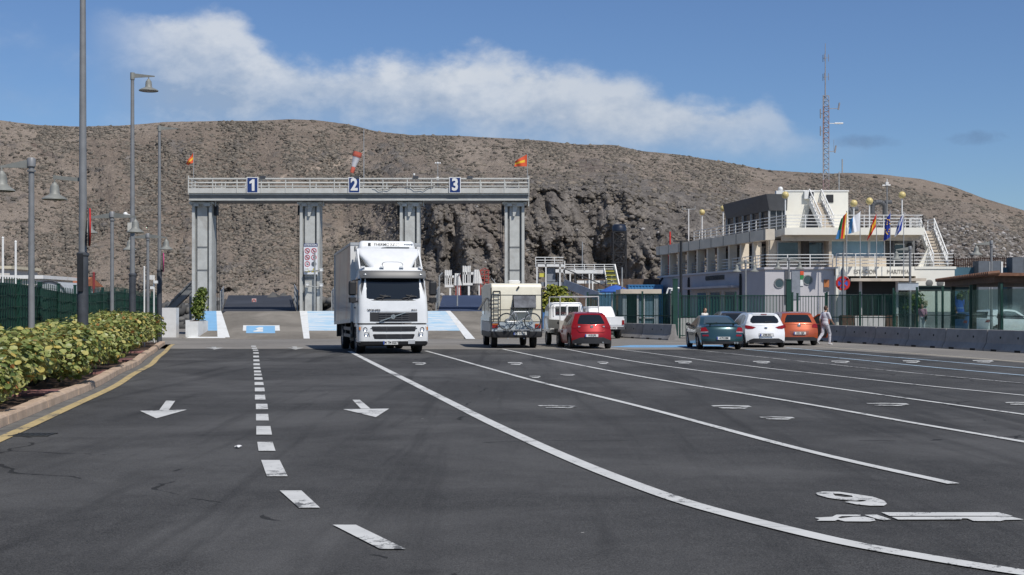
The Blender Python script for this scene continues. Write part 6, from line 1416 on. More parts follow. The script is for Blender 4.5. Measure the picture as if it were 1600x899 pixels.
# first floor set back behind the colonnade: glazing between mullions
m_ = MB(); m_.prism([aw(9.5, 3.2, 0)[:2], aw(LA-.4, 3.2, 0)[:2], (23.4, 97.6), (23.4, 116), (22.4, 118)], DK+.06, ZB0+.12); m_.build('first_floor_core', mat('dim_interior', (.07, .065, .06), .7), tm)
for i in range(9):
    s0 = 9.8+i*1.78
    m_ = MB(); m_.prism([aw(s0, 3.08, 0)[:2], aw(s0+1.55, 3.08, 0)[:2], aw(s0+1.55, 3.16, 0)[:2], aw(s0, 3.16, 0)[:2]], DK+.5, ZB0-.15); m_.build('terrace_window', GLASSB, tm)
m_ = MB()
for i in range(10):
    s0 = 9.7+i*1.78; m_.prism([aw(s0-.10, 3.0, 0)[:2], aw(s0+.08, 3.0, 0)[:2], aw(s0+.08, 3.2, 0)[:2], aw(s0-.10, 3.2, 0)[:2]], DK+.06, ZB0)
m_.build('window_mullion', BEIGE, tm)
# first floor front: dark windows left, blue windows right
FRY = 96.3
def win(x0, x1, z0, z1, y, m, nm='front_window', fr=WHITEM):
    m_ = MB(); m_.span((x0, y-.02, z0), (x1, y+.04, z1)); o = m_.build(nm, m, tm)
    m_ = MB(); t_ = .07
    m_.span((x0-t_, y-.08, z0-t_), (x0, y+.06, z1+t_)); m_.span((x1, y-.08, z0-t_), (x1+t_, y+.06, z1+t_)); m_.span((x0, y-.08, z0-t_), (x1, y+.06, z0)); m_.span((x0, y-.08, z1), (x1, y+.06, z1+t_)); m_.build('window_frame', fr, o)
m_ = MB(); m_.span((19.3, FRY, DK+.06), (23.75, FRY+1.0, ZB0+.1)); m_.span((23.6, FRY-.9, DK+.06), (27.9, FRY+.4, DK+.9)); m_.span((23.6, FRY-.9, 6.65), (27.9, FRY+.4, 7.0)); m_.span((23.55, FRY-1.2, DK+.06), (23.75, FRY+.2, 7.0)); m_.build('first_floor_wall', BEIGE, tm)
win(20.0, 21.55, 5.2, 6.55, FRY-.03, GLASSB, fr=GALV); win(21.75, 23.35, 5.2, 6.55, FRY-.03, GLASSB, fr=GALV)
m_ = MB(); m_.span((23.75, FRY-.2, DK+.9), (27.8, FRY+.3, 6.65)); m_.build('room_interior', mat('dim_interior_blue', (.05, .06, .07), .7), tm)
for x0, x1 in ((23.85, 24.75), (24.95, 26.55), (26.72, 27.75)): win(x0, x1, 5.52, 6.60, FRY-.75, GLASSBLUE)
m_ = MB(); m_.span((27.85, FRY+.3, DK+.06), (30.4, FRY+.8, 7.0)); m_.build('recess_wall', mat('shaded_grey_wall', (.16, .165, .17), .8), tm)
win(28.7, 29.5, 5.3, 6.4, FRY+.25, GLASSB)
m_ = MB(); m_.lathe([(.001, -.04), (.24, -.04), (.24, .04), (.001, .04)], 18, (30.0, FRY+.26, 6.3), axis='Y'); m_.build('vent_hole', BLACKP, tm)
# upper deck: white edge band and railing
UZ0, UZ1 = 7.02, 7.55
m_ = MB(); m_.span((20.1, 94.3, UZ0), (30.4, 108, UZ1)); m_.build('upper_deck_edge', CREAMW, tm)
m_ = MB(); m_.span((20.0, 94.9, UZ0-.42), (23.6, 95.2, UZ0)); m_.span((23.6, 94.9, UZ0-.38), (30.3, 95.2, UZ0)); m_.build('deck_beam', BEIGE, tm)
def railing(pts, h=.92, nm='railing', n_r=4, sp=1.5, m=WHITEM, r=.035, parent=None):
    m_ = MB()
    for a, b in zip(pts[:-1], pts[1:]):
        a, b = Vector(a), Vector(b); L = (b-a).length; k = max(1, round(L/sp))
        for i in range(k+1): p = a+(b-a)*i/k; m_.bar(p, p+Vector((0, 0, h)), .06, .06)
        for j in range(n_r): z = h*(.22+.78*j/(n_r-1)); m_.bar(a+Vector((0, 0, z)), b+Vector((0, 0, z)), .035 if j < n_r-1 else .05, .05)
    return m_.build(nm, m, parent or tm)
railing([aw(9.0, .4, ZB1), aw(LA-1.5, .4, ZB1), (20.2, 94.4, UZ1), (30.3, 94.4, UZ1), (30.3, 100, UZ1)])
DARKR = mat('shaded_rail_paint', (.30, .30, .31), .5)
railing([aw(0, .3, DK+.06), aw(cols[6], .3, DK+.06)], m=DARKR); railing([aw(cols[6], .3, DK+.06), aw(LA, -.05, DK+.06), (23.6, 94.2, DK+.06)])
railing([(23.75, 93.75, DK+.1), (29.4, 93.75, DK+.1), (32.35, 93.75, DK+.1), (32.35, 100, DK+.1)])
# ground floor, right half: sign band, entrance, end block
BX0, BX1, BY = 23.72, 32.4, 93.7
m_ = MB(); m_.span((BX0, BY, 0), (24.45, BY+2.6, DK-.6)); m_.span((BX0, BY, DK-.62), (29.55, BY+.35, DK+.08)); m_.span((29.55, BY, 1.35), (BX1, 108, DK-.1)); m_.span((BX0, BY+2.7, 0), (29.55, 108, DK-.1)); m_.build('white_wall', CREAMW, tm)
m_ = MB(); m_.span((29.5, BY-.06, DK-.1), (BX1+.1, 108, DK+.08)); m_.span((BX0, BY+.3, DK-.1), (29.5, 108, DK+.06)); m_.build('terrace_edge', CREAMW, tm)
m_ = MB(); m_.span((29.57, BY+.02, 0), (BX1-.02, 108, 1.35)); m_.build('grey_base', mat('base_grey', (.22, .23, .24), .8), tm)
for wd_, xc_ in (('ESTACION', 25.85), ('MARITIMA', 28.25)): m_ = MB(); text_mb(m_, wd_, .44, lambda u, v, w: (xc_+u, BY-.025-w, 4.27+v), depth=.03, fat=0, sx=.80); m_.build('sign_lettering', mat('grey_sign_lettering', (.30, .29, .26), .6), tm)
m_ = MB(); m_.span((24.4, BY-1.9, 3.58), (29.6, BY+1.2, 3.72)); m_.span((24.3, BY-1.95, 3.55), (29.7, BY-1.75, 3.76)); m_.build('entrance_canopy', BEIGE, tm)
m_ = MB(); m_.span((24.45, BY+1.9, 0), (29.55, BY+2.65, 4.0)); m_.build('entrance_recess', mat('dark_recess', (.02, .022, .025), .5), tm)
for x in (25.35, 28.0): m_ = MB(); m_.tube((x, BY-.6, 0), (x, BY-.6, 3.58), .11, n=10); m_.build('entrance_column', LAVL, tm)
for x0, x1 in ((24.6, 25.9), (26.1, 27.6), (27.8, 29.3)):
    m_ = MB(); m_.span((x0, BY+1.78, .1), (x1, BY+1.86, 2.6)); o = m_.build('entrance_door', mat('door_glass_green', (.03, .055, .05), .1), tm)
    m_ = MB()
    for x in (x0, (x0+x1)/2, x1): m_.span((x-.03, BY+1.72, .1), (x+.03, BY+1.9, 2.65))
    m_.span((x0, BY+1.72, 2.6), (x1, BY+1.9, 2.66)); m_.build('door_frame', GALV, o)
for x in (30.55, 31.35): m_ = MB(); m_.lathe([(.001, -.06), (.20, -.06), (.26, -.03), (.26, .03), (.001, .03)], 18, (x, BY-.0, 3.45), axis='Y'); m_.build('porthole', mat('porthole_grey', (.16, .16, .15), .4), tm)
for (px, py) in ((1218, 443), (1262, 438)):
    x, y, z = P(px, py, 94.4); y = 94.57-.3*(x-18.7)/5.02
    m_ = MB(); m_.lathe([(.30, -.04), (.37, -.05), (.39, .0), (.39, .06)], 22, (x, y, z), axis='Y'); o = m_.build('porthole', mat('porthole_rim', (.24, .24, .24), .4, .3), tm); m_ = MB(); m_.lathe([(.001, -.02), (.31, -.02), (.31, .05), (.001, .05)], 22, (x, y, z), axis='Y'); m_.build('porthole_glass', GLASSB, o)
def panel(px0, py0, px1, py1, m, nm, y=None, dpt=.09):
    if y is None: y = 94.57-.3*((((px0+px1)/2-800)/2000*94.4)-18.7)/5.02+.03
    a = P(px0, py0, y); b = P(px1, py1, y); m_ = MB(); m_.span((a[0], y-dpt, b[2]), (b[0], y, a[2])); return m_.build(nm, m, tm)
panel(1226, 423, 1234, 475, SLATE, 'side_door'); panel(1237, 424, 1250, 468, mat('grey_blue_door', (.22, .24, .27), .5), 'side_door')
panel(1250, 424, 1255.5, 430, FOR, 'notice_panel'); panel(1250, 430.5, 1255.5, 437, FG, 'notice_panel'); panel(1250, 437.5, 1255, 447, WHITEM, 'notice_panel')
o = panel(1287, 437, 1295, 449, mat('orange_notice', (.42, .15, .05), .6), 'notice_panel'); o = panel(1287, 450, 1295, 455, SLATE, 'notice_panel')
panel(1437, 470, 1449, 478, mat('tan_poster', (.48, .40, .28), .7), 'poster', 93.68); panel(1427, 468, 1435, 479, mat('blue_white_poster', (.40, .46, .52), .7), 'poster', 93.68)
# rooftop block
m_ = MB(); m_.span((21.0, 98.6, UZ1), (25.9, 106, 10.65)); pb = m_.build('rooftop_block', CREAMW, tm)
m_ = MB()
for a, b in (((21.0, 98.62, 10.65), (25.9, 98.62, 10.65)), ((25.9, 98.62, 10.65), (25.9, 106, 10.65))): m_.bar(a, b, .14, .1)
m_.build('roof_coping', WHITEM, pb)
m_ = MB(); m_.span((24.2, 98.55, 9.75), (24.75, 98.75, 10.35)); m_.build('roof_hatch', BLACKP, pb)
m_ = MB(); m_.prism([(18.1, 107.5), (19.85, 98.4), (21.0, 98.4), (21.0, 107.5)], UZ1-.1, 9.2); m_.build('lookout_room', mat('lookout_dark', (.04, .042, .045), .2), tm)
m_ = MB(); m_.add([(18.0, 107.6, 9.1), (19.75, 98.2, 9.1), (21.1, 98.2, 9.1), (21.1, 107.6, 9.1), (17.75, 107.9, 10.35), (19.45, 97.9, 10.35), (21.1, 97.9, 10.35), (21.1, 107.9, 10.35)], [(3, 2, 1, 0), (4, 5, 6, 7), (0, 1, 5, 4), (1, 2, 6, 5), (2, 3, 7, 6), (3, 0, 4, 7)]); m_.build('slate_fascia', SLATE, tm)
m_ = MB()
for i in range(6):
    t_ = i/5; x = 18.05+(19.8-18.05)*t_; y = 107.4+(98.3-107.4)*t_; m_ = MB(); m_.span((x-.12, y-.06, UZ1), (x+.02, y+.06, 9.1)); m_.build('lookout_mullion', GALV, tm)
for x in (20.3, 20.75): m_ = MB(); m_.span((x-.03, 98.3, UZ1), (x+.03, 98.42, 9.1)); m_.build('lookout_mullion', GALV, tm)
def stair(a, b, w, nm, n=12, wall=None):
    """flight from the top a to the foot b"""
    a, b = Vector(a), Vector(b); d = b-a; h = Vector((d.x, d.y, 0)).normalized(); sd = Vector((-h.y, h.x, 0))*(w/2)
    m_ = MB()
    for i in range(n):
        p = a+d*((i+.5)/n); m_.add([p-sd-h*.16, p+sd-h*.16, p+sd+h*.16, p-sd+h*.16, p-sd-h*.16-Vector((0, 0, .14)), p+sd-h*.16-Vector((0, 0, .14)), p+sd+h*.16-Vector((0, 0, .14)), p-sd+h*.16-Vector((0, 0, .14))], [(0, 1, 2, 3), (7, 6, 5, 4), (0, 4, 5, 1), (1, 5, 6, 2), (2, 6, 7, 3), (3, 7, 4, 0)])
    o = m_.build(nm, BEIGE, tm)
    for s_ in (-1, 1):
        m_ = MB(); e = sd*s_
        m_.bar(a+e, b+e, .10, .42); m_.bar(a+e+Vector((0, 0, .95)), b+e+Vector((0, 0, .95)), .07, .07); m_.bar(a+e+Vector((0, 0, .5)), b+e+Vector((0, 0, .5)), .04, .05)
        for i in range(8): p = a+d*(i/7)+e; m_.bar(p, p+Vector((0, 0, .95)), .045, .045)
        m_.build('stair_rail', WHITEM, o)
stair((23.35, 98.5, 9.8), (23.65, 95.9, 7.6), .95, 'roof_stair')
m_ = MB(); m_.prism([(22.6, 0), (23.6, 0), (23.3, 1.7), (22.9, 1.7)], 98.4, 98.62, mp=lambda a, b, w: (a, w, UZ1+b)); m_.build('stair_arch', SLATE, tm)
stair((31.65, 97.6, 7.5), (31.6, 94.4, DK+.1), 1.05, 'terrace_stair')
m_ = MB(); m_.span((29.6, 97.6, 7.3), (32.3, 99.4, 7.5)); m_.build('stair_landing', BEIGE, tm)
railing([(30.35, 97.65, 7.5), (31.05, 97.65, 7.5)], nm='landing_rail'); railing([(32.25, 97.7, 7.5), (32.25, 99.3, 7.5)], nm='landing_rail')
m_ = MB(); m_.prism([(30.2, DK+.1), (31.0, DK+.1), (31.0, 6.2)], 95.2, 95.5, mp=lambda a, b, w: (a, w, b)); m_.build('stair_wall', CREAMW, tm)
m_ = MB(); m_.tube((28.55, FRY-.2, DK+.06), (28.55, FRY-.2, 7.0), .18, n=12); m_.build('duct', SLATE, tm)
for x0, x1, zt in ((25.35, 26.4, 9.3), (28.0, 29.0, 9.85)):
    m_ = MB(); k = 10; pts_ = [(x1, 99.5, UZ1), (x1, 99.5, zt-.45)]+[(x1-.45+.45*math.cos(a), 99.5, zt-.45+.45*math.sin(a)) for a in np.linspace(0, math.pi/2, 5)]+[(x0+.45-.45*math.sin(a), 99.5, zt-.45+.45*math.cos(a)) for a in np.linspace(0, math.pi/2, 5)]+[(x0, 99.5, zt-.9)]
    m_.path(pts_, .20, 12); m_.tube((x1, 99.5, zt), (x1+.5, 99.5, zt), .16, n=10); m_.build('vent_duct', SLATE, tm)
x, y, z = P(1217, 297, 99)
m_ = MB(); m_.box((x+.1, y, z-.35), (.7, .5, .55)); m_.ball((x+.12, y, z+.06), .2, 12); m_.build('radar_dome', WHITEM, tm)
x, y, z = P(1246, 305, 98.5)
x, y, z = P(1272, 306, 98.5); m_ = MB(); m_.box((x-.4, y-.02, z+.05), (.75, .3, .6)); m_.build('air_unit', WHITEM, tm); m_ = MB(); m_.box((x-.25, y-.17, z+.05), (.36, .04, .44)); m_.build('fan_grille', BLACKP, tm)
# ---- globe lamps standing on the terraces
GLOBE = mat('yellowed_globe', (.58, .47, .20), .4, var=.08)
GL = [((1097, 332), (1097, 372), 117, 'globe lamp at the far left end of the upper terrace'), ((1130, 326), (1130, 370), 111, 'second globe lamp from the left on the upper terrace'), ((1166, 319), (1166, 362), 104, 'globe lamp beside the dark lookout room'), ((1185, 313.5), (1185, 362), 101, 'globe lamp with bracket in front of the lookout room'), ((1227, 305), (1227, 358), 94.9, 'globe lamp at the left corner of the white rooftop block'), ((1334, 318), (1334, 357), 95.2, 'globe lamp behind the white and blue flag'), ((1358.5, 314.5), (1358.5, 357), 95.2, 'globe lamp above the red and yellow flag'), ((1409.5, 305), (1409.5, 357), 95.2, 'globe lamp at right end of the upper deck beside thick pipes')]
for (tx, ty), (bx, by), Y, lab in GL:
    x, y, zt = P(tx, ty, Y); zb = ZB1 if tx < 1200 else UZ1
    t = thing('globe_lamp', lab, 'lamp', (x, y, zb), 0, 'globe lamps on the terminal terraces'); h = zt-zb
    m_ = MB(); m_.tube((0, 0, 0), (0, 0, h-.16), .05, n=8); m_.lathe([(.05, h-.26), (.14, h-.2), (.16, h-.14), (.05, h-.12)], 12); m_.build('pole', WHITEM, t)
    m_ = MB(); m_.ball((0, 0, h), .27, 18); m_.build('globe', GLOBE, t)
x, y, zt = P(1076, 327, 119); t = thing('antenna_post', 'white T-shaped antenna post at the left end of the terrace', 'antenna', (x, y, ZB1)); h = zt-ZB1
m_ = MB(); m_.tube((0, 0, 0), (0, 0, h), .05, n=8); m_.build('pole', WHITEM, t); m_ = MB(); m_.bar((-.6, 0, h), (.6, 0, h), .05, .05); m_.bar((-.6, 0, h), (-.6, 0, h+.3), .04, .04); m_.bar((.6, 0, h), (.6, 0, h+.3), .04, .04); m_.build('cross_arm', GALV, t)
x, y, zt = P(1386, 290, 96); t = thing('anemometer_mast', 'slim mast with white instrument head on the upper deck', 'mast', (x, y, UZ1)); h = zt-UZ1
m_ = MB(); m_.tube((0, 0, 0), (0, 0, h), .06, .045, 8); m_.build('pole', POLEG, t); m_ = MB(); m_.tube((-.35, 0, h), (.25, 0, h+.02), .05, n=8); m_.box((.0, 0, h+.12), (.2, .2, .25)); m_.tube((0, 0, h+.2), (0, 0, h+.5), .03, n=6); m_.build('instrument_head', WHITEM, t)
x, y, zt = P(1311, 249, 100); t = thing('whip_antenna', 'thin whip antenna right of the tall lattice mast', 'antenna', (x, y, 10.65)); h = zt-10.65
m_ = MB(); m_.tube((0, 0, 0), (0, 0, h-1.0), .04, n=6); m_.bar((0, 0, h-1.0), (.25, 0, h-1.0), .04, .04); m_.tube((.25, 0, h-1.1), (.25, 0, h), .05, n=6); m_.build('pole', GALV, t)
# ---- lattice mast behind the rooftop block
x, y, zt = P(1289.5, 68, 108); t = thing('lattice_mast', 'tall red and white lattice radio mast rising above the terminal roof', 'mast', (x, y, 0))
w_ = .30; zl = P(1289, 150, 108)[2]; LM = mat('mast_grey_paint', (.30, .29, .30), .5, .2); LR = mat('mast_faded_red', (.27, .19, .18), .5, .1)
m_ = MB(); cs = [(w_*math.cos(a), w_*math.sin(a)) for a in (R(100), R(220), R(340))]; nseg = 44
for k in range(nseg):
    z0, z1 = zl*k/nseg, zl*(k+1)/nseg; mi = (k//7) % 2
    for i in range(3):
        a, b = cs[i], cs[(i+1) % 3]
        m_.bar((*a, z0), (*a, z1), .06, .06, mi); m_.bar((*a, z0), (*b, z1), .032, .032, mi); m_.bar((*a, z1), (*b, z1), .032, .032, mi)
m_.build('lattice', [LM, LR], t)
m_ = MB(); m_.tube((0, 0, zl-.3), (0, 0, zt), .06, .025, 8)
for zz in (zl+1.6, zl+3.2):
    for a in (0, 2.1, 4.2): m_.bar((0, 0, zz), (.28*math.cos(a), .28*math.sin(a), zz), .03, .03); m_.tube((.28*math.cos(a), .28*math.sin(a), zz-.3), (.28*math.cos(a), .28*math.sin(a), zz+.3), .025, n=5)
m_.build('top_antenna', LM, t)
for py, dx, kind in ((170, 1.1, 0), (193, 1.5, 1), (237, .8, 0)):
    zz = P(0, py, 108)[2]; m_ = MB(); m_.bar((.2, 0, zz), (dx, 0, zz), .05, .05)
    if kind == 0: m_.tube((dx, 0, zz-.1), (dx+.1, 0, zz+.5), .07, n=6); m_.tube((dx*.9, 0, zz), (dx*.9, 0, zz+1.0 if py > 200 else zz), .015, n=5)
    else: m_.tube((.8, 0, zz), (dx, 0, zz), .07, n=6)
    m_.build('side_antenna', WHITEM if kind else LM, t)
for zz in (P(0, 178, 108)[2], P(0, 205, 108)[2]): m_ = MB(); m_.tube((-.42, -.05, zz-.4), (-.42, -.05, zz+.4), .05, n=6); m_.bar((-.42, -.05, zz), (-.2, 0, zz), .03, .03); m_.build('dipole', LM, t)
# ---- five flags
def big_flag(px, ptop, pbase, Y, shape, mats_, mis, label, extra=None):
    x, y, zb = P(px, pbase, Y); zt = P(px, ptop, Y)[2]
    t = thing('flag', label, 'flag', (x, y, zb), 0, 'flags on poles over the terminal entrance')
    m_ = MB(); m_.tube((0, 0, 0), (0, 0, zt-zb), .035, .025, 8); m_.ball((0, 0, zt-zb), .05, 8); m_.build('pole', GALV, t)
    k = 2000/Y; rows = []; nr, nc = 14, 12
    tl, bl, br_, tr_ = shape
    for r in range(nr+1):
        row = []
        for c_ in range(nc+1):
            v = r/nr; u = c_/nc
            X = ((tl[0]*(1-v)+bl[0]*v)*(1-u)+(tr_[0]*(1-v)+br_[0]*v)*u-px)/k; Z = (pbase-((tl[1]*(1-v)+bl[1]*v)*(1-u)+(tr_[1]*(1-v)+br_[1]*v)*u))/k
            row.append((X, -.05-.16*math.sin(u*9+v*3)*u-.06*math.sin(u*17+v*6)*u, Z))
        rows.append(row)
    o = flag_cloth(rows, mats_, 'cloth', t, mis)
    if extra: extra(t, rows, nr, nc, o)
    return t
FT = ((0, 0),)
big_flag(1323, 331, 437, 92.0, ((1323, 332), (1319, 373), (1306, 374), (1314, 342)), [FG, FR, FSK, FY], lambda v, u: (2 if u > .66 and v > .5 else 0) if u > .42 else (1 if u > .12 else 3), 'green, red and blue hanging flag, leftmost of the five')
big_flag(1344, 331, 437, 92.0, ((1344, 331), (1343, 361), (1326, 366), (1328, 343)), [FW, FSK], lambda v, u: 1 if u > .72 else 0, 'white flag with light blue end, second of five')
big_flag(1369.5, 335, 437, 92.0, ((1369, 334), (1368, 355), (1355, 377), (1361, 351)), [FR, FY], lambda v, u: 1 if .3 < v < .66 else 0, 'red and yellow striped flag in the middle of the five')
def stars(t, rows, nr, nc, o):
    m_ = MB()
    for i in range(12):
        a = i*math.pi/6; v = .5+.30*math.cos(a); u = .5+.34*math.sin(a); p = Vector(rows[int(v*nr)][int(u*nc)])-Vector((0, .05, 0))
        pts_ = [(p.x+.07*math.cos(b)*(1 if j % 2 == 0 else .42), p.y, p.z+.07*math.sin(b)*(1 if j % 2 == 0 else .42)) for j, b in enumerate(np.linspace(math.pi/2, math.pi/2+2*math.pi, 11)[:-1])]
        m_ = MB(); m_.add(pts_, [tuple(range(10))]); m_.build('star', FY, o, fix=False)
big_flag(1391, 331, 437, 92.0, ((1391, 333), (1390, 371), (1381, 377), (1383, 344)), [FBL], lambda v, u: 0, 'dark blue flag with ring of yellow stars, fourth of five', stars)
big_flag(1412, 333, 437, 92.0, ((1412, 333), (1408, 360), (1398, 371), (1404, 345)), [FBL, FW], lambda v, u: 1 if abs(v-u) < .2 or (v < .3 and u > .6) else 0, 'blue flag with white diagonal, rightmost of the five')

# ================================================================== fences, barriers, gates on the right
def green_fence(name, label, a, b, h, sp=.115, post=2.4, mesh=None, posth=.12):
    a, b = Vector(a), Vector(b); d = b-a; L = d.length; d.normalize(); t = thing(name, label, 'fence', tuple(a), world=True)
    m_ = MB(); n_ = int(L/sp)
    for i in range(n_+1): p = a+d*(L*i/n_); m_.bar(p+Vector((0, 0, .1)), p+Vector((0, 0, h)), .028, .028)
    for z in (.15, h*.5, h-.04): m_.bar(a+Vector((0, 0, z)), b+Vector((0, 0, z)), .05, .05)
    m_.build('bar_panel', GREENM, t)
    k = max(1, round(L/post))
    for i in range(k+1): p = a+d*(L*i/k); m_ = MB(); m_.bar(p, p+Vector((0, 0, h+posth)), .09, .09); m_.box(tuple(p+Vector((0, 0, h+posth))), (.11, .11, .03)); m_.build('post', GREENM, t)
    if mesh:
        m_ = MB(); nn = Vector((-d.y, d.x, 0))*.05; m_.add([tuple(a+nn+Vector((0, 0, .1))), tuple(b+nn+Vector((0, 0, .1))), tuple(b+nn+Vector((0, 0, h-.05))), tuple(a+nn+Vector((0, 0, h-.05)))], [(0, 1, 2, 3)]); m_.build('screen_panel', mesh, t)
    return t
SCRT = bpy.data.materials.new('green_see_through_screen'); SCRT.use_nodes = True; n = NT(SCRT.node_tree); n.n.clear(); out = n('ShaderNodeOutputMaterial')
df = n('ShaderNodeBsdfDiffuse', {'Color': (.02, .11, .08, 1)}); tp = n('ShaderNodeBsdfTransparent'); mx = n('ShaderNodeMixShader', {0: .60, 1: df.outputs[0], 2: tp.outputs[0]}); n.l.new(mx.outputs[0], out.inputs[0])
gx = lambda px, Y: X0(px, Y)
green_fence('bar_fence', 'green bar fence with screen behind the white pickup', (gx(918, 74), 74, 0), (gx(1050, 68.5), 68.5, 0), 2.4, mesh=SCRT)
green_fence('bar_gate', 'green barred gate behind the parked cars, left of the terminal corner', (gx(1062, 68), 68, 0), (gx(1238, 66.5), 66.5, 0), 2.3, sp=.16, mesh=SCRT)
green_fence('bar_gate', 'green barred gate leaf beside the orange notice panel', (gx(1246, 66), 66, 0), (gx(1290, 65.5), 65.5, 0), 2.25, sp=.13)
green_fence('bar_fence', 'green bar fence in front of the terminal entrance', (gx(1292, 65.5), 65.5, 0), (gx(1398, 62.5), 62.5, 0), 2.3, sp=.30, mesh=SCRT)
for px, Y, yt, lab in ((1055, 66.5, 437, 'tall dark green gate post at the end of the left barrier'), (1232, 66.3, 438, 'tall dark green gate post right of the white hatchback')):
    x, y, zt = P(px, yt, Y); m_ = MB(); m_.box((0, 0, zt/2), (.24, .24, zt)); m_.box((0, 0, zt+.02), (.28, .28, .05)); tag(m_.build('gate_post', GREENM, loc=(x, y, 0)), lab, 'gate post', 'tall green gate posts')
def brace(a, b, label):
    m_ = MB(); m_.bar(a, b, .07, .07); return m_
# jersey barriers: one object per block
def barrier(loc, rz, label, L=2.9, cols_=None, group='concrete jersey barriers'):
    m_ = MB(); pr = [(-.30, 0), (-.30, .07), (-.17, .30), (-.10, .80), (.10, .80), (.17, .30), (.30, .07), (.30, 0)]
    m_.prism(pr, -L/2+.02, L/2-.02, mp=lambda a, b, w: (w, a, b))
    ob = m_.build('concrete_barrier', CONC, loc=loc); ob.rotation_euler = (0, 0, rz); bv = ob.modifiers.new('edge', 'BEVEL'); bv.width = .015; bv.segments = 2
    m2 = MB()
    for x in (-.75, .75): m2.box((x, -.285, .045), (.34, .06, .085)); m2.box((x, .285, .045), (.34, .06, .085))
    c_ = m2.build('drain_slot', mat('slot_shadow_black', (.015, .015, .015), .9), ob); m3 = MB()
    for x in (-.55, .55): m3.tube((x, -.148, .52), (x, -.13, .52), .045, n=10)
    m3.build('lifting_hole', bpy.data.materials['slot_shadow_black'], ob)
    return tag(ob, label, 'barrier', group)
ra, rb = Vector((20.2, 36.5, 0)), Vector((14.75, 63.2, 0)); L = (rb-ra).length; d_ = (rb-ra)/L; nb = int(L/2.9)
for i in range(nb):
    p = ra+d_*(2.9*(i+.5)); barrier((p.x, p.y, 0), math.atan2(d_.y, d_.x)+math.pi, f'concrete jersey barrier of the right-hand row, {ordn[nb-1-i]} counted from the walking man')
la, lb = Vector((gx(968, 70.5), 70.5, 0)), Vector((gx(1053, 63.8), 63.8, 0)); L = (lb-la).length; d_ = (lb-la)/L; nb = int(L/2.35)
for i in range(nb):
    p = la+d_*(L*(i+.5)/nb); barrier((p.x, p.y, 0), math.atan2(d_.y, d_.x), f'concrete jersey barrier left of the green gate post, {ordn[nb-1-i]} from the post', L/nb)
m_ = MB(); m_.span((gx(1060, 72), 72, 0), (gx(1262, 72), 72.3, 1.05)); tag(m_.build('low_wall', mat('whitewashed_low_wall', (.55, .54, .52), .8, var=.06, dirt=(.36, .34, .31), dscale=1.0, damt=.5), origin=(gx(1060, 72), 72, 0)), 'low whitewashed wall behind the green gate and parked cars', 'wall')
# glazed fence on the right row of barriers
gl = thing('glazed_fence', 'glazed fence with dark green posts standing behind the right-hand barriers', 'fence', (15.9, 61, 0), world=True)
ga, gb = Vector((gx(1396, 59.5), 59.5, 0)), Vector((20.6, 37.5, 0)); L = (gb-ga).length; d_ = (gb-ga)/L; k = 9
TGL = bpy.data.materials.new('tinted_fence_glass'); TGL.use_nodes = True; n = NT(TGL.node_tree); n.n.clear(); out = n('ShaderNodeOutputMaterial')
g1 = n('ShaderNodeBsdfGlossy', {'Color': (.5, .6, .6, 1), 'Roughness': .08}); tp = n('ShaderNodeBsdfTransparent', {'Color': (.80, .90, .88, 1)}); fr_ = n('ShaderNodeFresnel', {'IOR': 1.35}); mx = n('ShaderNodeMixShader', {0: n.math('MULTIPLY_ADD', fr_.outputs[0], .45, .01), 1: tp.outputs[0], 2: g1.outputs[0]}); n.l.new(mx.outputs[0], out.inputs[0])
for i in range(k+1):
    p = ga+d_*(L*i/k); m_ = MB(); m_.bar(p, p+Vector((0, 0, 2.55)), .08, .08); m_.build('post', GREENM, gl)
    if i < k:
        q = ga+d_*(L*(i+1)/k); m_ = MB(); m_.bar(p+d_*.06+Vector((0, 0, 1.5)), q-d_*.06+Vector((0, 0, 1.5)), .012, 1.7); m_.build('glass_panel', TGL, gl); m_ = MB(); m_.bar(p+Vector((0, 0, .62)), q+Vector((0, 0, .62)), .05, .05); m_.bar(p+Vector((0, 0, 1.3)), q+Vector((0, 0, 1.3)), .03, .03); m_.build('rail', GREENM, gl)
# ---- brown canopy shelter
sh_ = thing('shelter', 'brown-roofed open shelter on dark posts behind the barriers at right', 'shelter', (22, 54, 0), world=True)
def SP(px, py, Y): return P(px, py, Y)
Af = SP(1554, 436, 50); Ab = SP(1476, 437, 61); zt = 2.92; zb = 2.62
c0 = Vector((Af[0], 50, 0)); c1 = Vector((Ab[0], 61, 0)); ex = Vector((9.0, 1.2, 0)); c2 = c1+ex; c3 = c0+ex
m_ = MB(); q = [(c.x, c.y) for c in (c0, c3, c2, c1)]; m_.prism(q, zb, zt-.06); m_.build('roof_frame', BROWN, sh_)
ctr = (c0+c1+c2+c3)/4; q2 = [((c-ctr)*1.07+ctr) for c in (c0, c3, c2, c1)]; m_ = MB(); m_.prism([(c.x, c.y) for c in q2], zt-.06, zt+.06); rf_ = m_.build('roof', mat('rust_brown_roof', (.16, .075, .042), .75, var=.25, scale=5), sh_)
m_ = MB()
for i in range(34):
    p = q2[3]*(1-i/33)+q2[0]*(i/33) if False else (q2[0]+(q2[3]-q2[0])*(i/33)); m_.tube((p.x-.06, p.y, zt+.02), (p.x+.4, p.y, zt+.07), .08, n=8)
m_.build('roof_tile', bpy.data.materials['rust_brown_roof'], rf_)
for p in (c0+Vector((.35, .3, 0)), c0*.0+c1+Vector((.25, -.4, 0)), (c0+c1)/2+Vector((.3, 0, 0)), c0+ex*.35+Vector((0, .3, 0)), c0+ex*.8, c2-ex*.3): m_ = MB(); m_.bar((p.x, p.y, 0), (p.x, p.y, zb), .16, .16); m_.build('post', mat('shelter_post_dark', (.02, .045, .04), .6), sh_)
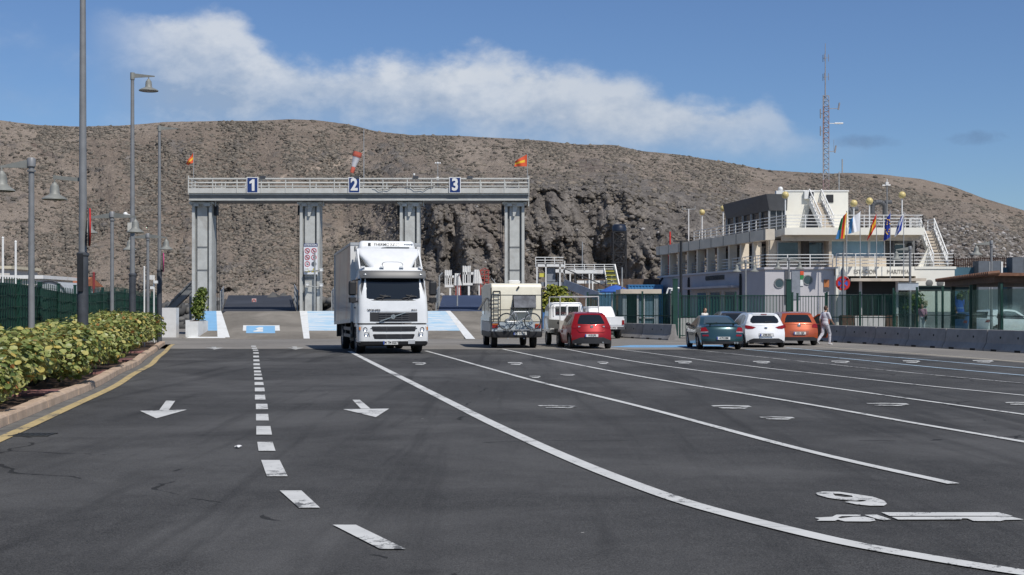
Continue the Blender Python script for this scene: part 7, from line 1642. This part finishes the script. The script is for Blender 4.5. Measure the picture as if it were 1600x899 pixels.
m_ = MB(); m_.span((gx(1431, 78), 78, 2.68), (gx(1514, 78), 81, 2.95)); m_.span((gx(1431, 78)-.1, 77.9, 2.9), (gx(1514, 78)+.1, 81.1, 2.98))
s2 = thing('walkway_canopy', 'low dark green walkway canopy in front of the white end of the terminal', 'canopy', (gx(1470, 78), 78, 0), world=True); m_.build('roof', mat('canopy_green', (.012, .03, .026), .7), s2)
for px in (1433, 1463, 1510): m_ = MB(); m_.bar((gx(px, 78.2), 78.2, 0), (gx(px, 78.2), 78.2, 2.68), .12, .12); m_.build('post', bpy.data.materials['shelter_post_dark'], s2)
# ---- blue and grey port building, picket fence on the embankment
pbd = thing('port_building', 'blue-grey port building with slate piers at right edge behind the shelter', 'building', (36, 98, 0), world=True)
BLW = mat('teal_blue_wall', (.045, .12, .17), .7, var=.15, scale=.3)
x0 = gx(1491, 98); m_ = MB(); zt_ = P(0, 418, 98)[2]; m_.span((x0, 98, 0), (x0+22, 106, zt_)); m_.build('wall', BLW, pbd)
for px0, px1 in ((1529, 1546), (1548, 1564), (1582, 1600), (1604, 1622)):
    m_ = MB(); m_.span((gx(px0, 97), 97, 0), (gx(px1, 97), 98.2, P(0, 402 if px0 > 1570 else 408, 97)[2])); m_.build('pier', mat('slate_blue_pier', (.10, .115, .135), .7, var=.1), pbd)
    m_ = MB(); m_.span((gx(px1, 97), 96.95, 0), (gx(px1, 97)+.12, 97.1, P(0, 403 if px0 > 1570 else 409, 97)[2])); m_.build('downpipe', WHITEM, pbd)
pf = thing('picket_fence', 'rusty dark picket fence along the bank above the port building', 'fence', (gx(1490, 112), 112, 5), world=True)
m_ = MB()
for i in range(64): xx = gx(1488, 112)+i*.19; zz = P(0, 404-i*.09, 112)[2]; m_.bar((xx, 112, 3.5), (xx, 112, zz), .08, .05)
m_.bar((gx(1488, 112), 112, P(0, 406, 112)[2]), (gx(1700, 112), 112, P(0, 400, 112)[2]), .05, .08); m_.bar((gx(1488, 112), 112, P(0, 415, 112)[2]), (gx(1700, 112), 112, P(0, 411, 112)[2]), .05, .08); m_.span((gx(1486, 112), 112.1, 0), (gx(1700, 112), 112.4, 4.6)); m_.build('picket_panel', mat('rusty_iron', (.07, .04, .03), .8, var=.3), pf)
# ---- lamps, signs on the right
double_lamp((gx(1165, 84), 84, 0), 'silver double bell lamp in front of the lavender terminal wall', 4.75, R(-8), arm=.6)
double_lamp((gx(1232.5, 86), 86, 0), 'double bell lamp left of the terminal portholes', 5.0, R(-8), arm=.75)
double_lamp((gx(1422, 70), 70, 0), 'double bell lamp in front of the terminal entrance right side', 5.0, R(0), sx=(-1,), arm=.78)
double_lamp((gx(1549, 66), 66, 0), 'double bell lamp rising behind the brown shelter roof', 5.1, R(0), sx=(-1,), arm=.8)
x, y, zt = P(1064, 377, 76); m_ = MB(); m_.tube((0, 0, 0), (0, 0, zt), .10, .08, 10); m_.box((0, 0, zt), (.9, .12, .06)); tag(m_.build('dark_mast', mat('near_black_paint', (.015, .015, .017), .5), loc=(x, y, 0)), 'tall near-black mast left of the terminal colonnade', 'mast')
x, y, z = P(1317, 443, 70); t = thing('no_parking_sign', 'round red and blue no-parking sign on a pole by the entrance', 'sign', (x, y, 0))
m_ = MB(); m_.tube((0, -.06, 0), (0, -.06, P(0, 395, 70)[2]), .05, n=10); m_.build('pole', POLEG, t)
zc = z
m_ = MB(); m_.lathe([(.27, -.02), (.385, -.02), (.40, 0), (.385, .02), (.27, .02)], 26, (0, 0, zc), axis='Y'); m_.bar((-.26, -.012, zc+.26), (.26, -.012, zc-.26), .02, .09); m_.bar((-.26, -.010, zc-.26), (.26, -.010, zc+.26), .02, .09); m_.build('red_rim', REDM, t)
m_ = MB(); m_.lathe([(.001, -.008), (.29, -.008), (.29, .008), (.001, .008)], 24, (0, 0, zc), axis='Y'); m_.build('blue_plate', mat('sign_mid_blue', (.03, .09, .40), .5), t)
m_ = MB(); m_.prism([(-.34, zc+.25), (.34, zc+.25), (.0, zc+.95)], .02, .04, mp=lambda a, b, w: (a, w, b)); m_.build('triangle_back', GALV, t)
x, y, z = P(1419, 448, 69); t = thing('direction_sign', 'pale rectangular sign board on the lamp post by the entrance', 'sign', (x, y, z))
m_ = MB(); m_.box((0, 0, 0), (1.10, .05, .40)); m_.build('board', mat('pale_blue_board', (.38, .42, .46), .5), t); m_ = MB(); m_.box((0, -.03, .19), (1.14, .03, .03)); m_.box((0, -.03, -.19), (1.14, .03, .03)); m_.build('frame', GALV, t)
x, y, z = P(1500.5, 477, 88); t = thing('advert_column', 'blue advertising column with white and orange foot', 'column', (x, y, 0)); zt = P(0, 463, 88)[2]
m_ = MB(); m_.tube((0, 0, .72), (0, 0, zt), .46, n=20); m_.build('blue_drum', mat('bright_blue_drum', (.02, .10, .48), .4, var=.2, scale=1.2), t); m_ = MB(); m_.tube((0, 0, 0), (0, 0, .72), .44, n=20); m_.build('base', mat('white_base', (.6, .56, .5), .6), t); m_ = MB(); m_.tube((0, 0, .42), (0, 0, .58), .45, n=20); m_.build('orange_band', FOR, t)
m_ = MB()
for zz in (1.0, 1.25, 1.6): m_.tube((0, 0, zz), (0, 0, zz+.05), .47, n=20)
m_.build('pale_band', mat('pale_blue_band', (.3, .42, .62), .5), t)
# planters behind the entrance fence, potted tree
for i, (px0, px1, mm, lab) in enumerate(((1337, 1358, WHITEM, 'white planter box behind the entrance fence, left'), (1360, 1382, WHITEM, 'white planter box in the middle behind entrance fence'), (1386, 1402, BROWN, 'brown planter box behind the entrance fence'), (1316, 1334, BROWN, 'brown bin behind the fence by the no-parking sign'))):
    t = thing('planter_box', lab, 'planter', (gx((px0+px1)/2, 67), 67, 0)); ww = (px1-px0)*67/2000
    m_ = MB(); m_.prism([(-ww/2, 0), (ww/2, 0), (ww/2+.04, 1.2), (-ww/2-.04, 1.2)], 0, .6, mp=lambda a, b, w: (a, w, b)); m_.build('box', mm, t); m_ = MB(); m_.box((0, .3, 1.22), (ww*.92, .5, .04)); m_.build('soil', SOIL, t)
def small_tree(px, ytop, ybot, Y, label, hz, lobes, n_=700, leaf=(.05, .10), zc=None):
    t = thing('small_tree', label, 'tree', (gx(px, Y), Y, 0)); rng = random.Random(int(px)); pts = []
    for lx_, ly_, lz, lr in lobes:
        for _ in range(n_//len(lobes)): d = Vector((rng.gauss(0, 1), rng.gauss(0, 1), rng.gauss(0, 1))).normalized(); q = lr*rng.uniform(.4, 1.12)*(1 if rng.random() < .85 else 1.2); pts.append((lx_+d.x*q, ly_+d.y*q, lz+d.z*q*.85, d.x, d.y, d.z))
    mb = MB(); leaf_cloud(mb, pts, leaf, rng); mb.build('crown', bpy.data.materials['bush_leaf'] if ytop > 455 or px > 1300 else island_mat('yellow_green_leaf', [(0, (.05, .075, .012)), (.5, (.15, .17, .025)), (1, (.32, .30, .05))], .5), t, fix=False)
    m_ = MB(); m_.tube((0, 0, 0), (0, 0, lobes[0][2]), .07, .04, 8)
    for lx_, ly_, lz, lr in lobes[1:]: m_.tube((0, 0, lobes[0][2]*.5), (lx_, ly_, lz), .035, .012, 6)
    m_.build('trunk', BARK, t); return t
small_tree(868, 446, 470, 84, 'yellow-green bushy tree between motorhome and stake truck', 3, [(0, 0, 2.2, .75), (-.55, .1, 2.3, .55), (.6, 0, 2.2, .6), (-.15, .2, 2.75, .5), (.35, -.1, 2.7, .45), (.85, .1, 1.9, .45), (-.8, 0, 1.8, .45)], 1700, (.06, .12))
small_tree(1430, 455, 480, 76, 'small dark potted tree beside the entrance signboard post', 3, [(0, 0, 2.2, .5), (.3, 0, 1.8, .35), (-.3, .1, 1.7, .35)], 500)
small_tree(1508, 455, 470, 86, 'thin dark shrub above the blue advertising column', 3, [(0, 0, 2.8, .45), (.3, 0, 2.5, .35), (-.2, .1, 2.4, .3)], 400)

# ================================================================== gangway, tower, kiosk, containers in the middle distance
gw_ = thing('passenger_gangway', 'white steel passenger gangway with railings and yellow-edged steps', 'gangway', (4, 110, 0), world=True)
YG = 110; g_ = lambda px, py, dy=0: P(px, py, YG+dy)
def gspan(px0, py0, px1, py1, y0, y1, mb): a = P(px0, py0, YG); b = P(px1, py1, YG); mb.span((a[0], YG+y0, b[2]), (b[0], YG+y1, a[2]))
m_ = MB(); gspan(837, 413, 881, 417, 0, 2.2, m_); gspan(868, 421, 881, 426, 0, 2.0, m_); gspan(880, 422, 944, 427.5, 0, 2.4, m_); gspan(902, 438.5, 960, 443, .3, 2.4, m_); m_.build('platform', WHITEM, gw_)
m_ = MB()
for px, t0 in ((838, 413), (852, 413), (874, 413), (881, 408), (890, 427), (920, 427), (925, 427), (955, 430)): gspan(px, t0, px+2, 486, .0, .12, m_)
for px in (840, 872, 900, 930): gspan(px, 420, px+2, 486, 2.0, 2.12, m_)
m_.build('support_leg', WHITEM, gw_)
railing([P(837, 413.5, YG), P(881, 413.5, YG), P(881, 413.5, YG+2.2)], h=.62, nm='railing', sp=.85, parent=gw_, n_r=3); railing([P(882, 422.5, YG), P(960, 422.5, YG), P(960, 422.5, YG+2.3)], h=.50, nm='railing', sp=.9, parent=gw_, n_r=3); railing([P(837, 413.5, YG+2.2), P(881, 413.5, YG+2.2)], h=.62, nm='railing', sp=.85, parent=gw_, n_r=3)
m_ = MB(); a, b = Vector(P(944, 424, YG)), Vector(P(960, 443, YG-.6))
for i in range(7):
    p = a+(b-a)*(i/6)*.2; p.z = a.z+(b.z-a.z)*i/6; p.y = YG-.1-i*.16; m_.box((p.x+.45, p.y, p.z), (.85, .17, .08), i % 2)
m_.build('step', [mat('step_yellow', (.55, .50, .08), .6), mat('step_olive', (.10, .12, .05), .7)], gw_)
m_ = MB(); m_.bar(P(960, 414, YG), P(967, 446, YG-.9), .1, .25); m_.bar(P(944, 420, YG), P(949, 446, YG-.9), .06, .2); m_.build('step_stringer', WHITEM, gw_)
m_ = MB(); gspan(855, 418, 868, 440, .4, 1.6, m_); gspan(846, 441, 885, 447, .2, 2.0, m_); m_.build('machine_housing', mat('housing_grey_blue', (.20, .22, .25), .6), gw_)
m_ = MB(); gspan(843, 427, 853, 433, .2, .4, m_); m_.build('yellow_panel', mat('step_yellow', (.55, .50, .08), .6), gw_)
m_ = MB(); a, b = Vector(P(881, 443, YG-.2)), Vector(P(934, 463, YG-2.5)); m_.bar(a, b, .12, .7); m_.build('stair_side', mat('stair_blue_grey', (.15, .18, .24), .6), gw_)
m_ = MB()
for i in range(16): p = a+(b-a)*(i/15); m_.box((p.x+.35, p.y+1.0, p.z+.12), (.38, 1.8, .05))
m_.build('stair_tread', GALV, gw_)
for dy, (p0, p1) in enumerate((((882, 420), (962, 454)), ((900, 419), (958, 441)))):
    m_ = MB(); a, b = Vector(P(*p0, YG-.3+dy*1.9)), Vector(P(*p1, YG-2.2+dy*1.9)); m_.tube(a, b, .05, n=6)
    for i in range(6): p = a+(b-a)*i/5; m_.tube(p, p-Vector((0, 0, 1.0)), .03, n=6)
    m_.build('stair_handrail', mat('dark_handrail', (.05, .05, .055), .5), gw_)
# navigation tower
x, y, zt = P(967.5, 351, 132); tw = thing('lattice_tower', 'black lattice tower with dark blue tank top against the cliff', 'tower', (x, y, 0)); hw_ = .66; zq = P(0, 363, 132)[2]
m_ = MB(); cs = [(-hw_, -hw_), (hw_, -hw_), (hw_, hw_), (-hw_, hw_)]
for k in range(9):
    z0, z1 = zq*k/9, zq*(k+1)/9
    for i in range(4):
        a, b = cs[i], cs[(i+1) % 4]; m_.bar((*a, z0), (*a, z1), .13, .13); m_.bar((*a, z0), (*b, z1), .07, .07); m_.bar((*b, z0), (*a, z1), .07, .07); m_.bar((*a, z1), (*b, z1), .08, .08)
m_.build('lattice', BLACKP, tw)
m_ = MB(); m_.lathe([(.62, zq), (.74, zq+.1), (.74, zq+.5), (.66, zq+.62), (.66, zt-.1), (.5, zt), (.001, zt)], 18); m_.build('tank', mat('dark_navy', (.012, .018, .035), .4), tw)
# thin posts
for px, yt, Y, lab in ((972, 418, 100, 'thin grey light pole right of the gangway'), (910, 378, 128, 'thin pale pole rising behind the gangway platform')):
    x, y, zt = P(px, yt, Y); m_ = MB(); m_.tube((0, 0, 0), (0, 0, zt), .07, .05, 8); m_.box((.0, -.1, zt*.72), (.12, .12, .4)); tag(m_.build('thin_pole', GALV, loc=(x, y, 0)), lab, 'pole')
# kiosk in the fence line
kx0, kx1 = gx(973, 76), gx(1029, 76); kk = thing('gate_kiosk', 'small pale kiosk with glazed door behind the bar fence', 'kiosk', ((kx0+kx1)/2, 76, 0), world=True); zt = P(0, 459, 76)[2]
m_ = MB(); m_.span((kx0, 76, 0), (kx0+.25, 79, zt)); m_.span((kx1-.25, 76, 0), (kx1, 79, zt)); m_.span((kx0, 78.9, 0), (kx1, 79, zt)); m_.build('wall', mat('kiosk_pale_blue', (.36, .42, .45), .6), kk)
m_ = MB(); m_.span((kx0-.15, 75.8, zt), (kx1+.15, 79.2, zt+.26)); m_.build('roof', BEIGE, kk)
m_ = MB(); m_.span((kx0+.9, 76.1, .1), (kx1-.3, 76.15, zt-.1)); m_.build('glass_door', GLASSBLUE, kk)
m_ = MB(); m_.span((kx0+.85, 76.0, .1), (kx0+.95, 76.2, zt)); m_.span((kx1-.9, 76.0, .1), (kx1-.82, 76.2, zt)); m_.span((kx0+.9, 76.0, 1.0), (kx1-.3, 76.18, 1.06)); m_.build('door_frame', WHITEM, kk)
t = thing('parasol', 'open blue parasol above the fence right of the gangway', 'parasol', (gx(962, 104), 104, 0)); zt = P(0, 445.5, 104)[2]; ze = P(0, 456, 104)[2]
m_ = MB(); m_.lathe([(.001, zt), (.5, zt-.12), (1.35, ze), (1.33, ze-.08), (.5, zt-.18)], 8); m_.build('canopy', mat('parasol_blue', (.03, .10, .38), .7), t); m_ = MB(); m_.tube((0, 0, 0), (0, 0, zt+.05), .04, n=8); m_.build('pole', GALV, t)
for i, (px0, px1, yt, Y, mm, lab) in enumerate(((982, 1036, 445, 118, mat('container_blue', (.05, .20, .42), .5, var=.1), 'sky-blue container left of the terminal side wall'), (935, 962, 452, 116, mat('container_light_blue', (.12, .27, .42), .5, var=.1), 'pale blue container below the gangway steps'), (757, 770, 447, 120, mat('container_navy', (.03, .06, .15), .5), 'navy container left of motorhome behind the ramp'), (848, 862, 470, 90, mat('container_mid_blue', (.06, .18, .40), .5), 'blue tank box between motorhome and stake truck'))):
    a = P(px0, yt, Y); b = P(px1, yt, Y); t = thing('container', lab, 'container', ((a[0]+b[0])/2, Y, 0), world=True); m_ = MB(); nrib = max(4, int((b[0]-a[0])/.28)); pr = []
    for j in range(nrib): xa = a[0]+(b[0]-a[0])*j/nrib; xb = a[0]+(b[0]-a[0])*(j+1)/nrib; w_ = xb-xa; pr += [(xa, Y), (xa+w_*.4, Y), (xa+w_*.5, Y+.05), (xa+w_*.9, Y+.05)]
    pr += [(b[0], Y), (b[0], Y+2.4), (a[0], Y+2.4)]; m_.prism(pr, .15, a[2]-.06); m_.build('wall', mm, t); m_ = MB(); m_.span((a[0]-.03, Y-.03, a[2]-.1), (b[0]+.03, Y+2.43, a[2])); m_.build('top_frame', mm, t)
m_ = MB(); m_.span((gx(905, 122), 122, 0), (gx(1040, 122), 122.4, P(0, 436, 122)[2])); tag(m_.build('rusty_wall', mat('rusty_bank_wall', (.12, .085, .065), .9, var=.3), origin=(gx(905, 122), 122, 0)), 'rust-brown wall at the foot of the cliff behind the containers', 'wall')
# white slatted dolphins and red lattice beyond lane 3
def dolphin(px0, px1, py0, py1, Y, label, lean):
    a = P(px0, py0, Y); b = P(px1, py1, Y); t = thing('slatted_fender', label, 'fender frame', ((a[0]+b[0])/2, Y, 0), world=True); W_ = b[0]-a[0]; z0, z1 = b[2], a[2]
    m_ = MB()
    for u in (0, .10, .24, .34): m_.span((a[0]+W_*u, Y, z0), (a[0]+W_*(u+.055), Y+.3, z1))
    for k in range(7): zz = z0+(z1-z0)*(.62+.05*k); m_.span((a[0], Y+.05, zz), (a[0]+W_*.4, Y+.2, zz+.09))
    m_.span((a[0], Y-.02, z0), (a[0]+W_*.5, Y+.3, z0+.25)); m_.span((a[0]+W_*.02, Y, z0+(z1-z0)*.55), (a[0]+W_*.7, Y+.3, z0+(z1-z0)*.68)); m_.build('slat_column', WHITEM, t)
    m_ = MB(); zt = z0+(z1-z0)*.80; m_.prism([(a[0]+W_*.52, z0+.2), (a[0]+W_, z0+.2), (a[0]+W_*.82, zt), (a[0]+W_*.58, zt)], Y-.1, Y+.1, mp=lambda u, v, w: (u, w, v))
    for k in range(3): xx = a[0]+W_*(.6+.1*k); m_.bar((xx, Y-.15, z0+.2), (xx+.02, Y-.15, zt), .06, .06)
    m_.build('leaning_panel', WHITEM, t)
    m_ = MB(); m_.span((a[0]+W_*.26, Y+.05, 0), (a[0]+W_*.36, Y+.3, z0)); m_.span((a[0]+W_*.8, Y+.05, 0), (a[0]+W_*.86, Y+.3, z0+.2)); m_.build('leg', WHITEM, t)
dolphin(695, 722, 422, 449, 140, 'smaller white slatted fender frame beyond the lane 3 ramp', .1)
dolphin(723, 754, 415.5, 446, 140, 'larger white slatted fender frame with leaning panel beyond lane 3', .1)
x, y, z = P(757, 445, 150); t = thing('red_lattice', 'red lattice frame beside the larger white fender', 'lattice', (x, y, 0), world=True); m_ = MB(); rng = random.Random(4); zt = P(0, 423, 150)[2]; zb = P(0, 448, 150)[2]
for xx in (-.55, 0, .55):
    for dy in (0, .6): m_.bar((x+xx, y+dy, 0), (x+xx*.8, y+dy, zt), .10, .10)
for k in range(5): zz = zb+(zt-zb)*k/4; m_.bar((x-.6, y, zz), (x+.6, y, zz), .09, .09); m_.bar((x-.55, y, zz), (x+.0, y+.3, zz+.3), .07, .07); m_.bar((x+.55, y, zz), (x, y+.3, zz+.3), .07, .07)
m_.build('lattice', mat('faded_red_lattice', (.30, .05, .04), .7), t)
x, y, z = P(715, 440, 150); t = thing('red_fender', 'dull red panel frame between the two white fenders', 'fender', (x, y, 0), world=True); m_ = MB(); zt = P(0, 428, 150)[2]; m_.prism([(x-.5, 0), (x+.55, 0), (x+.3, zt), (x-.1, zt)], y, y+.2, mp=lambda a, b, w: (a, w, b))
m_.build('panel', bpy.data.materials['faded_red_lattice'], t)
for i, px in enumerate((686.5, 714.5)):
    x, y, z = P(px, 460, 86); zt = P(px, 432 if i == 0 else 433, 86)[2]; m_ = MB(); m_.tube((0, 0, 1.2), (0, 0, zt), .05, n=8); m_.tube((0, 0, zt), (.22, 0, zt+.25), .05, n=8); m_.tube((0, 0, 0), (0, 0, 1.25), .07, n=8)
    tag(m_.build('bent_post', GALV, loc=(x, y, 0)), ['bent-topped grey post at the left edge of the lane 3 deck', 'bent-topped grey post between the white fender frames'][i], 'post', 'bent-topped posts beside lane 3')
# red hanging lifeboat-like drum and flag mast at the terminal's far end
x, y, z = P(1047, 404, 122); t = thing('red_drum', 'tall red cylinder standing at the far end of the terrace', 'cylinder', (x, y, DK)); m_ = MB(); m_.tube((0, 0, 0), (0, 0, 1.9), .34, n=16); m_.lathe([(.34, 1.9), (.2, 2.05), (.08, 2.1), (.08, 4.3), (.001, 4.35)], 14); m_.build('body', mat('signal_red', (.50, .03, .02), .5, var=.1), t)
m_ = MB(); m_.tube((0, 0, 0), (0, 0, .12), .40, n=16); m_.build('foot', GALV, t)
# terrace umbrella frames (white) seen over the fence
for i, (px, py, Y) in enumerate(((1049, 452, 80),)):
    x, y, z = P(px, py, Y); t = thing('white_arch', 'white bent-pipe arch frame beside the tall green gate post', 'pipe frame', (x, y, 0)); m_ = MB()
    m_.path([(0, 0, 0), (0, 0, z-.1), (.1, 0, z+.05), (.3, 0, z+.1), (.62, 0, z+.02)], .06, 8); m_.path([(.25, 0, 0), (.25, 0, z), (-.2, 0, z+.04), (-.3, 0, z-.3)], .05, 8); m_.build('pipe', WHITEM, t)
# ================================================================== people
SKIN = mat('skin', (.42, .25, .17), .55, var=.06)
def remeshed(mb, name, m, parent, vox, smooth_it=4):
    me = bpy.data.meshes.new(name); me.from_pydata(mb.v, [], mb.f); ob = bpy.data.objects.new(name, me); COL.objects.link(ob)
    r = ob.modifiers.new('r', 'REMESH'); r.mode = 'VOXEL'; r.voxel_size = vox; s_ = ob.modifiers.new('s', 'SMOOTH'); s_.iterations = smooth_it; s_.factor = .5
    dg = bpy.context.evaluated_depsgraph_get(); m2 = bpy.data.meshes.new_from_object(ob.evaluated_get(dg)); bpy.data.objects.remove(ob); bpy.data.meshes.remove(me)
    m2.name = name; m2.materials.clear(); m2.materials.append(m); m2.polygons.foreach_set('use_smooth', [True]*len(m2.polygons)); m2.update()
    o = bpy.data.objects.new(name, m2); COL.objects.link(o); o.parent = parent; return o
def limb(mb, pts):
    for (p, r), (q, r2) in zip(pts[:-1], pts[1:]): mb.tube(p, q, r, r2, 12)
    for p, r in pts: mb.ball(p, r*1.0, 12)
def ell(mb, c, rx, ry, rz): mb.ball(c, 1.0, 18, sq=(rx, ry, rz))
def hand(mb, w, d, side, fwd):
    """palm, four curled fingers and a thumb hanging from the wrist w; d = direction of the forearm, fwd = knuckle-curl direction"""
    w, d, fwd = Vector(w), Vector(d).normalized(), Vector(fwd).normalized(); across = d.cross(fwd).normalized()
    pc = w+d*.05; mb.tube(w, w+d*.085, .026, .034, 10); mb.ball(pc, .032, 10, sq=(1, 1, 1.2))
    for i, ln in enumerate((.062, .072, .068, .054)):
        b = w+d*.085+across*((i-1.5)*.019); m = b+d*ln*.55+fwd*.012; e = m+d*ln*.35+fwd*.030
        mb.tube(b, m, .0105, .0095, 8); mb.tube(m, e, .0095, .008, 8); mb.ball(m, .0095, 8); mb.ball(e, .008, 8)
    t0 = w+d*.03+across*(-.03*side)+fwd*.006; t1 = t0+d*.035+across*(-.022*side)+fwd*.015; t2 = t1+d*.028+fwd*.018
    mb.tube(t0, t1, .013, .011, 8); mb.tube(t1, t2, .011, .009, 8); mb.ball(t1, .011, 8); mb.ball(t2, .009, 8)
def person(label, loc, rz, J, shirt, trousers, hair, sleeve=.5, hairlen='short', scale=1.0, skirt=False, shoe=None, bag=None):
    """J: joints in local metres, +Y is where the person faces"""
    t = thing('person', label, 'person', loc, rz, 'people around the harbour'); t.scale = (scale,)*3
    V = {k: Vector(v) for k, v in J.items()}
    b = MB(); H = V['head']; N = V['neck']; P_ = V['pelvis']; CH = V['chest']
    ell(b, H, .076, .096, .118); ell(b, H+Vector((0, .035, -.06)), .052, .05, .058)
    b.ball(H+Vector((0, .100, -.012)), .016, 8, sq=(.8, 1.1, 1.5)); b.ball(H+Vector((0, .088, -.058)), .02, 8, sq=(1.3, .7, .5))
    for s_ in (-1, 1): b.ball(H+Vector((s_*.078, -.005, -.015)), .026, 8, sq=(.45, .8, 1.2)); b.ball(H+Vector((s_*.032, .082, .015)), .014, 8)
    limb(b, [(H+Vector((0, -.02, -.09)), .052), (N, .056), (CH, .10)])
    ell(b, CH, .165, .105, .20); ell(b, (CH+P_)/2, .145, .098, .18); ell(b, P_, .160, .112, .13)
    for s_, n_ in ((1, 'r'), (-1, 'l')):
        limb(b, [(N+Vector((0, 0, -.05)), .06), (V['sh_'+n_], .060), (V['el_'+n_], .043), (V['wr_'+n_], .028)])
        hand(b, V['wr_'+n_], V['wr_'+n_]-V['el_'+n_], s_, Vector((-.3*s_, 1, 0)))
        limb(b, [(V['hip_'+n_], .090), (V['kn_'+n_], .058), (V['an_'+n_], .040)])
        limb(b, [(V['an_'+n_], .042), (V['toe_'+n_], .032)])
    bo = remeshed(b, 'body', SKIN, t, .0115, 3)
    c = MB(); ell(c, CH, .180, .122, .205); ell(c, (CH+P_)/2+Vector((0, 0, .01)), .162, .116, .19); ell(c, P_+Vector((0, 0, .05)), .170, .122, .11)
    for s_, n_ in ((1, 'r'), (-1, 'l')):
        e = V['sh_'+n_]+(V['el_'+n_]-V['sh_'+n_])*min(1, sleeve*1.6) if sleeve < .62 else V['el_'+n_]
        if sleeve > 0: limb(c, [(N+Vector((0, 0, -.06)), .062), (V['sh_'+n_], .073), (e, .058)])
        if sleeve > .9: limb(c, [(e, .056), (V['wr_'+n_]+(V['el_'+n_]-V['wr_'+n_])*.15, .038)])
    remeshed(c, 'shirt', shirt, t, .016, 4)
    c = MB(); ell(c, P_, .174, .126, .13)
    for s_, n_ in ((1, 'r'), (-1, 'l')):
        k = V['kn_'+n_]; a = V['an_'+n_]; limb(c, [(V['hip_'+n_], .104), (k, .076), (a+(k-a)*.06, .062)] if not skirt else [(V['hip_'+n_], .104), (V['hip_'+n_]+(k-V['hip_'+n_])*.6, .09)])
    remeshed(c, 'trousers', trousers, t, .016, 4)
    for s_, n_ in ((1, 'r'), (-1, 'l')):
        c = MB(); a, q = V['an_'+n_], V['toe_'+n_]; limb(c, [(a+(a-q)*.35+Vector((0, 0, -.035)), .042), (a+(q-a)*.4+Vector((0, 0, -.02)), .048), (q+Vector((0, 0, -.005)), .040)]); remeshed(c, 'shoe', shoe or mat('pale_shoe', (.5, .5, .5), .6), t, .014, 3)
    c = MB(); ell(c, H+Vector((0, -.022, .032)), .086, .094, .098)
    if hairlen == 'long': ell(c, H+Vector((0, -.07, -.08)), .085, .05, .15)
    else: ell(c, H+Vector((0, -.05, -.02)), .078, .06, .075)
    remeshed(c, 'hair', hair, t, .013, 3)
    if bag: m_ = MB(); bag(m_, V); m_.build('shoulder_bag', BLACKP, t)
    return t
HAIRB = mat('brown_hair', (.06, .032, .018), .7, var=.2, scale=20); HAIRD = mat('dark_hair', (.02, .014, .012), .7, var=.2, scale=20)
STAND = dict(head=(0, .03, 1.62), neck=(0, 0, 1.46), chest=(0, 0, 1.27), pelvis=(0, 0, .95), sh_r=(.185, 0, 1.40), sh_l=(-.185, 0, 1.40), el_r=(.235, -.02, 1.11), el_l=(-.235, -.02, 1.11), wr_r=(.225, .09, .86), wr_l=(-.225, .09, .86), hip_r=(.09, 0, .90), hip_l=(-.09, 0, .90), kn_r=(.10, .02, .50), kn_l=(-.10, .02, .50), an_r=(.11, -.02, .09), an_l=(-.11, -.02, .09), toe_r=(.13, .14, .04), toe_l=(-.13, .14, .04))
WALK = dict(STAND); WALK.update(head=(.0, .08, 1.62), neck=(0, .03, 1.46), chest=(0, .02, 1.27), pelvis=(0, 0, .93), sh_r=(.18, .0, 1.39), sh_l=(-.18, .06, 1.39), el_r=(.24, .10, 1.12), el_l=(-.23, -.06, 1.12), wr_r=(.20, .30, .98), wr_l=(-.20, -.02, .86),
    hip_r=(.09, .0, .90), hip_l=(-.09, 0, .90), kn_r=(.10, .20, .51), kn_l=(-.10, -.05, .50), an_r=(.10, .18, .09), an_l=(-.11, -.38, .17), toe_r=(.11, .34, .04), toe_l=(-.12, -.26, .06))
GREYT = mat('pale_grey_cotton', (.56, .56, .60), .85, var=.08); GREYP = mat('mottled_grey_trousers', (.42, .42, .46), .85, var=.35, scale=14)
x, y = G(1289, 539.5); person('man in pale grey T-shirt and mottled grey trousers walking past the orange car', (x, y, 0), R(-52), WALK, GREYT, GREYP, HAIRB, .5, scale=.985)
x = gx(1441, 74); person('person in pink shirt with dark shoulder strap behind the glazed fence', (x, 74, .12), R(150), STAND, mat('pink_shirt', (.55, .27, .36), .85), mat('white_trousers', (.6, .6, .62), .85), HAIRD, .5, scale=1.0, bag=lambda m, V: (m.bar((.15, .10, 1.42), (-.16, .13, 1.0), .03, .02), m.box((-.22, .06, .95), (.10, .22, .2))))
x = gx(1492, 80); person('woman in black top standing under the green walkway canopy', (x, 80, .1), R(100), STAND, mat('black_top', (.015, .015, .018), .85), mat('black_trousers', (.018, .018, .02), .85), HAIRD, .15, 'long', scale=.97)
x = gx(1103.5, 64); person('person in white top with brown hair behind the teal coupe', (x, 64.5, 0), R(-140), STAND, mat('white_top', (.66, .64, .60), .85), mat('black_trousers', (.018, .018, .02), .85), HAIRB, .3, 'long', scale=.93)
